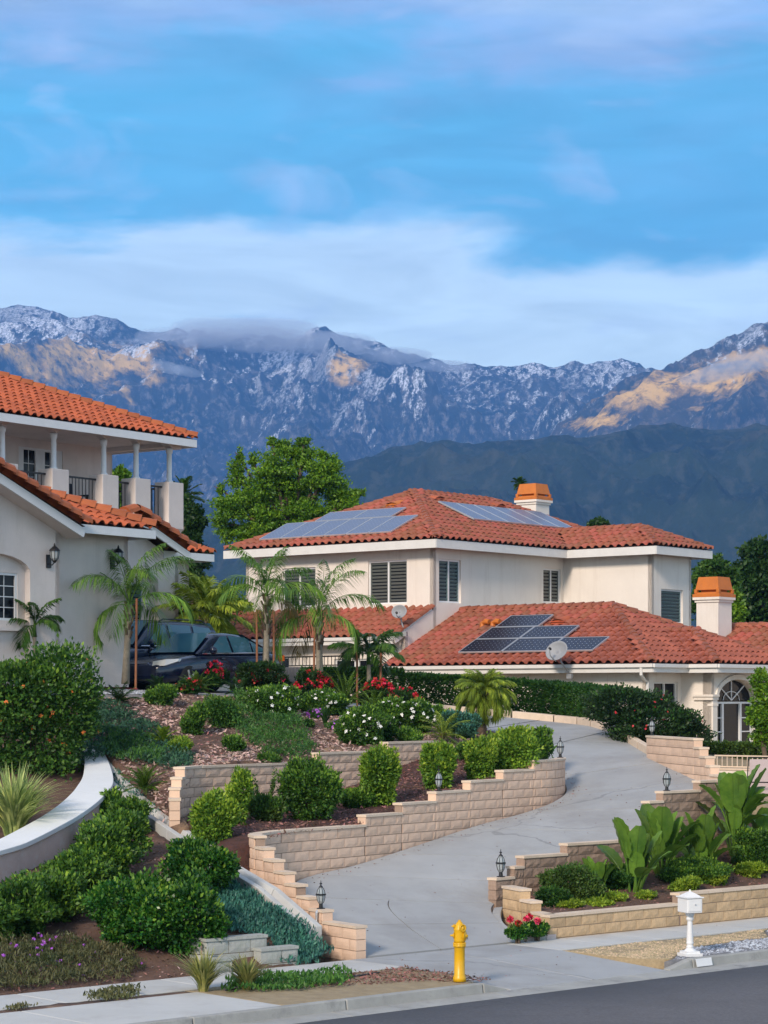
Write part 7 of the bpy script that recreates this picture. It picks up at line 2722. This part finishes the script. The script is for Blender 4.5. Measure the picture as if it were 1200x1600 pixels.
tree('leafy_tree', 'big bright green tree between the two houses', 455, 92, 3.6,
     [(470, 712, 34, 30), (430, 738, 40, 34), (505, 745, 42, 34), (455, 770, 52, 40), (400, 775, 40, 34), (370, 745, 18, 36), (360, 795, 34, 30), (530, 775, 34, 28), (545, 790, 26, 14), (415, 815, 50, 30), (480, 805, 52, 34), (355, 830, 24, 18), (440, 700, 20, 18), (510, 815, 40, 22), (390, 835, 36, 18), (345, 765, 9, 12), (560, 770, 14, 9), (520, 722, 16, 14), (395, 720, 9, 14), (475, 690, 16, 8), (340, 815, 12, 12), (555, 800, 16, 9), (425, 690, 9, 10), (505, 712, 12, 9), (375, 715, 8, 18)],
     'tree', 46000, .145, .2, .2, lumpy=.5, squeeze=.78)
tree('leafy_tree', 'dark green tree right behind the corner of the columned balcony', 300, 78, 4.2, [(296, 850, 20, 26), (305, 815, 20, 24), (285, 880, 22, 26), (312, 870, 18, 22), (290, 790, 14, 18), (300, 910, 24, 22)], 'tree_dark', 9000, .18, .14)
palm('fan_palm', 'dark palm crown showing right of the balcony corner pedestal', at(288, 1000, 84), 5.3, .14, 22, .9, 'palm_green', -50, 80, .7, .34, .05, .3, 22, (0, 0), trunk_m='bark', stubs=False)
tree('leafy_tree', 'yellow green treetop seen through the balcony columns', 190, 84, 4.2, [(190, 745, 17, 18), (182, 775, 16, 22), (196, 790, 18, 24)], 'tree', 2600, .18, .1)
RT = 'trees beyond the right house'
tree('leafy_tree', 'large dark tree at the right edge beyond the orange chimney', 1190, 98, 3.0, [(1185, 868, 34, 30), (1165, 905, 34, 30), (1200, 905, 40, 34), (1150, 940, 30, 26), (1190, 950, 40, 30), (1215, 880, 30, 34), (1170, 975, 40, 26), (1205, 985, 36, 24)], 'tree_dark', 15000, .22, .22, .4, group=RT)
tree('leafy_tree', 'rounded green tree left of the large dark one at the chimney', 1120, 92, 3.0, [(1118, 885, 24, 20), (1100, 905, 22, 22), (1136, 905, 24, 22), (1095, 940, 20, 26), (1140, 940, 26, 24), (1120, 960, 30, 26)], 'tree_mid', 8000, .20, .18, .4, group=RT)
tree('leafy_tree', 'small tree with light sprays between chimney and tile roof', 1150, 88, 3.0, [(1148, 935, 14, 18), (1152, 958, 18, 16), (1140, 970, 14, 12)], 'tree', 2400, .16, .08, .4, group=RT)
tree('leafy_tree', 'small dark rounded treetop above the upper wing ridge', 936, 110, 3.0, [(935, 818, 15, 9), (925, 824, 10, 8), (946, 825, 9, 8)], 'tree_dark', 1800, .2, .1, .4)
palm('fan_palm', 'distant palm tuft beside the upper orange chimney cap', at(812, 900, 104), 4.2, .12, 20, .42, 'palm_green', -40, 80, .6, .22, .05, .3, 16, (0, 0), trunk_m='bark', stubs=False)
tree('small_tree', 'airy light green small tree at the right edge before the arched window', 1192, 53.5, 2.2, [(1188, 1065, 18, 24), (1198, 1095, 26, 28), (1182, 1120, 20, 20), (1205, 1125, 26, 26), (1195, 1150, 24, 16)], 'tree', 5200, .10, .06, .3)
tree('small_tree', 'yellow leaved small tree behind the bright green palm', 362, 63.5, 4.2, [(352, 935, 24, 16), (375, 945, 20, 14), (340, 960, 26, 20), (330, 985, 24, 22)], 'lime2', 3000, .11, .06, .3)

# ------------------------------------------------------------------ loose ground: mulch chips, gravel, litter
def scatter(name, poly, surf, n, size, m, kind_='chip', lift=.01, label=None, cat=None, mask=None):
    xs, ys = [p[0] for p in poly], [p[1] for p in poly]
    x = rng.uniform(min(xs), max(xs), n * 3)
    y = rng.uniform(min(ys), max(ys), n * 3)
    k = inside(x, y, poly)
    if mask:
        k &= mask(x, y)
    x, y = x[k][:n], y[k][:n]
    P = np.stack([x, y, surf(x, y) + lift + .02 * lump(x, y, 1.5)], -1)
    if kind_ == 'chip':
        D = rng.normal(size=P.shape) * [1, 1, .35]
        l = size * rng.uniform(.5, 1.6, len(P))
        V, F = leaf_quads(P, D, l, l * .35, .1)
    else:
        s = size * rng.uniform(.5, 1.25, len(P))
        base = np.array([(1, 0, 0), (0, 1, 0), (-1, 0, 0), (0, -1, 0), (0, 0, .75)], float)
        a = rng.uniform(0, 6.28, len(P))
        ca, sa = np.cos(a), np.sin(a)
        Q = base[None] * (1 + rng.uniform(-.3, .3, (len(P), 5, 1)))
        Q = np.stack([Q[..., 0] * ca[:, None] - Q[..., 1] * sa[:, None], Q[..., 0] * sa[:, None] + Q[..., 1] * ca[:, None], Q[..., 2]], -1) * s[:, None, None]
        V = (P[:, None, :] + Q).reshape(-1, 3)
        i = np.arange(len(P))[:, None] * 5
        F = np.concatenate([i + np.array([[0, 1, 4]]), i + np.array([[1, 2, 4]]), i + np.array([[2, 3, 4]]), i + np.array([[3, 0, 4]])], 0)
    o = obj(name, np_mesh(name, V, F), None, m, kind='stuff')
    if label:
        tag(o, label, cat)
    return o


ub = [(-3.9, 41.2), (-3.6, 43.1), (-1.3, 46.2), (.05, 48.1), (1.1, 49.7), (3.4, 50.4), (2.5, 55.2), (.3, 56), (-2, 54.7), (-3.8, 53.7), (-6.4, 51.7), (-6.3, 48.2), (-5, 44.5)]
tbp = [(-2.0, 39.5), (-1.5, 40.7), (.0, 42.8), (2.7, 46.4), (3.5, 47.8), (3.4, 50.1), (1.1, 49.4), (-1.38, 45.9), (-3.55, 42.8), (-3.6, 41.3)]
lsp = [uv(6, SV1 + .1), uv(22.8, SV1 + .1), (-1.6, 36.2), (-2.9, 38.1), (-4.0, 41), (-5.2, 43.5), (-5.4, 41), (-6.5, 38.3), (-9, 35.2)]
scatter('mulch', ub, upper_z, 14000, .085, 'chip_pale', label='pale shredded mulch over the upper slope', cat='mulch', mask=lambda x, y: lump(x, y, .55, 1) > -.35)
scatter('mulch', ub, upper_z, 6000, .07, 'chip', label='brown shredded mulch mixed over the upper slope', cat='mulch')
scatter('mulch', tbp, terrace_z, 7000, .07, 'chip', label='red brown bark mulch on the terrace bed', cat='mulch')
scatter('mulch', lsp, lower_z, 8000, .055, 'chip', label='dark shredded mulch on the lower left slope', cat='mulch', mask=lambda x, y: lump(x, y, .7, 3) > -.5)
scatter('mulch', lsp, lower_z, 2200, .05, 'chip_pale', label='pale mulch specks on the lower left slope', cat='mulch', mask=lambda x, y: lump(x, y, .9, 5) > .0)
scatter('mulch', [uv(19.9, SV0 - .5), uv(AP0 - .05, KV + .3), uv(AP0 - .03, SV0 - .05), uv(21.0, SV0 - .05)], flat(-.005), 2600, .05, 'chip', label='dark mulch strip behind the hydrant', cat='mulch')
scatter('mulch', [(3, 39.2), (9, 44.6), (8.5, 46), (6.6, 44.7), (2.6, 41.1)], planter_z, 2600, .05, 'chip', label='brown mulch in the right planter', cat='mulch')
gpoly = [uv(AP1 + .45, KV + .3), uv(40, KV + .2), uv(40, SV0 - .05), uv(33.1, SV0 - .05), uv(32.05, KV + 2.15), uv(31.2, KV + 1.4), uv(29.0, KV + 1.25), uv(28.0, KV + .72)]
scatter('grey_gravel', gpoly, flat(-.03), 9000, .034, 'stone_grey', 'stone', 0, 'grey crushed gravel round the mailbox', 'gravel')
bpoly = [uv(AP1 + .04, KV + .9), uv(AP1 + .45, KV + .37), uv(28.0, KV + .77), uv(29.0, KV + 1.32), uv(31.2, KV + 1.47), uv(32, KV + 2.2), uv(33, SV0 - .04), uv(AP1 + .04, SV0 - .04)]
scatter('beige_gravel', bpoly, flat(-.028), 7000, .024, 'stone_beige', 'stone', 0, 'beige pea gravel strip along the right sidewalk', 'gravel')
gp = [at(px, py, d) for px, py, d in ((150, 1088, 51.5), (275, 1086, 52.5), (278, 1072, 54), (160, 1064, 54))]
patch('gravel_pad', [(a.x, a.y) for a in gp], Surf([(a.x, a.y, pad_z.z(a.x, a.y) + .03) for a in gp] + [(-6, 53, pad_z.z(-6, 53) + .03)]), .2, 'gravel_bed', .0)
scatter('grey_gravel', [(a.x, a.y) for a in gp], pad_z, 2500, .035, 'stone_grey', 'stone', .03, 'grey gravel strip before the left house corner', 'gravel')
ed = MB().tube([(a.x, a.y, pad_z.z(a.x, a.y) + .06) for a in [at(138, 1064, 54.0), at(165, 1060, 54.3), at(190, 1060, 54.3), at(215, 1063, 54.0)]], .035, 6).build('edging', 'rust')
tag(ed, 'dark red edging strip behind the grey gravel at the left house', 'edging')
hs = MB().tube([Vector((*uv(19.6 + .5 * k, SV0 - .55 + .12 * math.sin(k * 1.3)), .02)) for k in range(7)], .012, 6).build('drip_hose', 'dark_plastic')
tag(hs, 'thin black drip hose lying on the planting strip by the succulents', 'hose')

scatter('leaf_litter', [uv(8, SV0 + .1), uv(40, SV0 + .1), uv(40, SV1 - .05), uv(8, SV1 - .05)], flat(.0), 260, .03, 'chip', label='scattered dry leaf bits on the sidewalk', cat='leaf litter', lift=.008)
scatter('leaf_litter', [uv(AP0 + .1, KV + .4), uv(AP1 - .1, KV + .4), uv(AP1 - .1, SV0), uv(AP0 + .1, SV0)], Surf([(*uv(AP0, KV), -.126), (*uv(AP1, KV), -.126), (*uv(AP0, SV0), 0), (*uv(AP1, SV0), 0)]), 60, .025, 'chip', label='few dry leaf bits on the driveway apron', cat='leaf litter', lift=.008)
dp = [drive_pt(t, q_) for t in np.linspace(.3, 10, 40) for q_ in np.r_[rng.uniform(.03, .10, 5), rng.uniform(.1, .95, 2)]]
P_ = np.array(dp) + np.c_[rng.normal(size=(len(dp), 2)) * .04, np.full(len(dp), .014)]
V, F = leaf_quads(P_, rng.normal(size=P_.shape) * [1, 1, .15], .035 * rng.uniform(.6, 1.5, len(P_)), .016, .1)
tag(obj('leaf_litter', np_mesh('leaf_litter', V, F), None, 'chip', kind='stuff'), 'dry leaf bits strewn along the edge of the driveway', 'leaf litter')
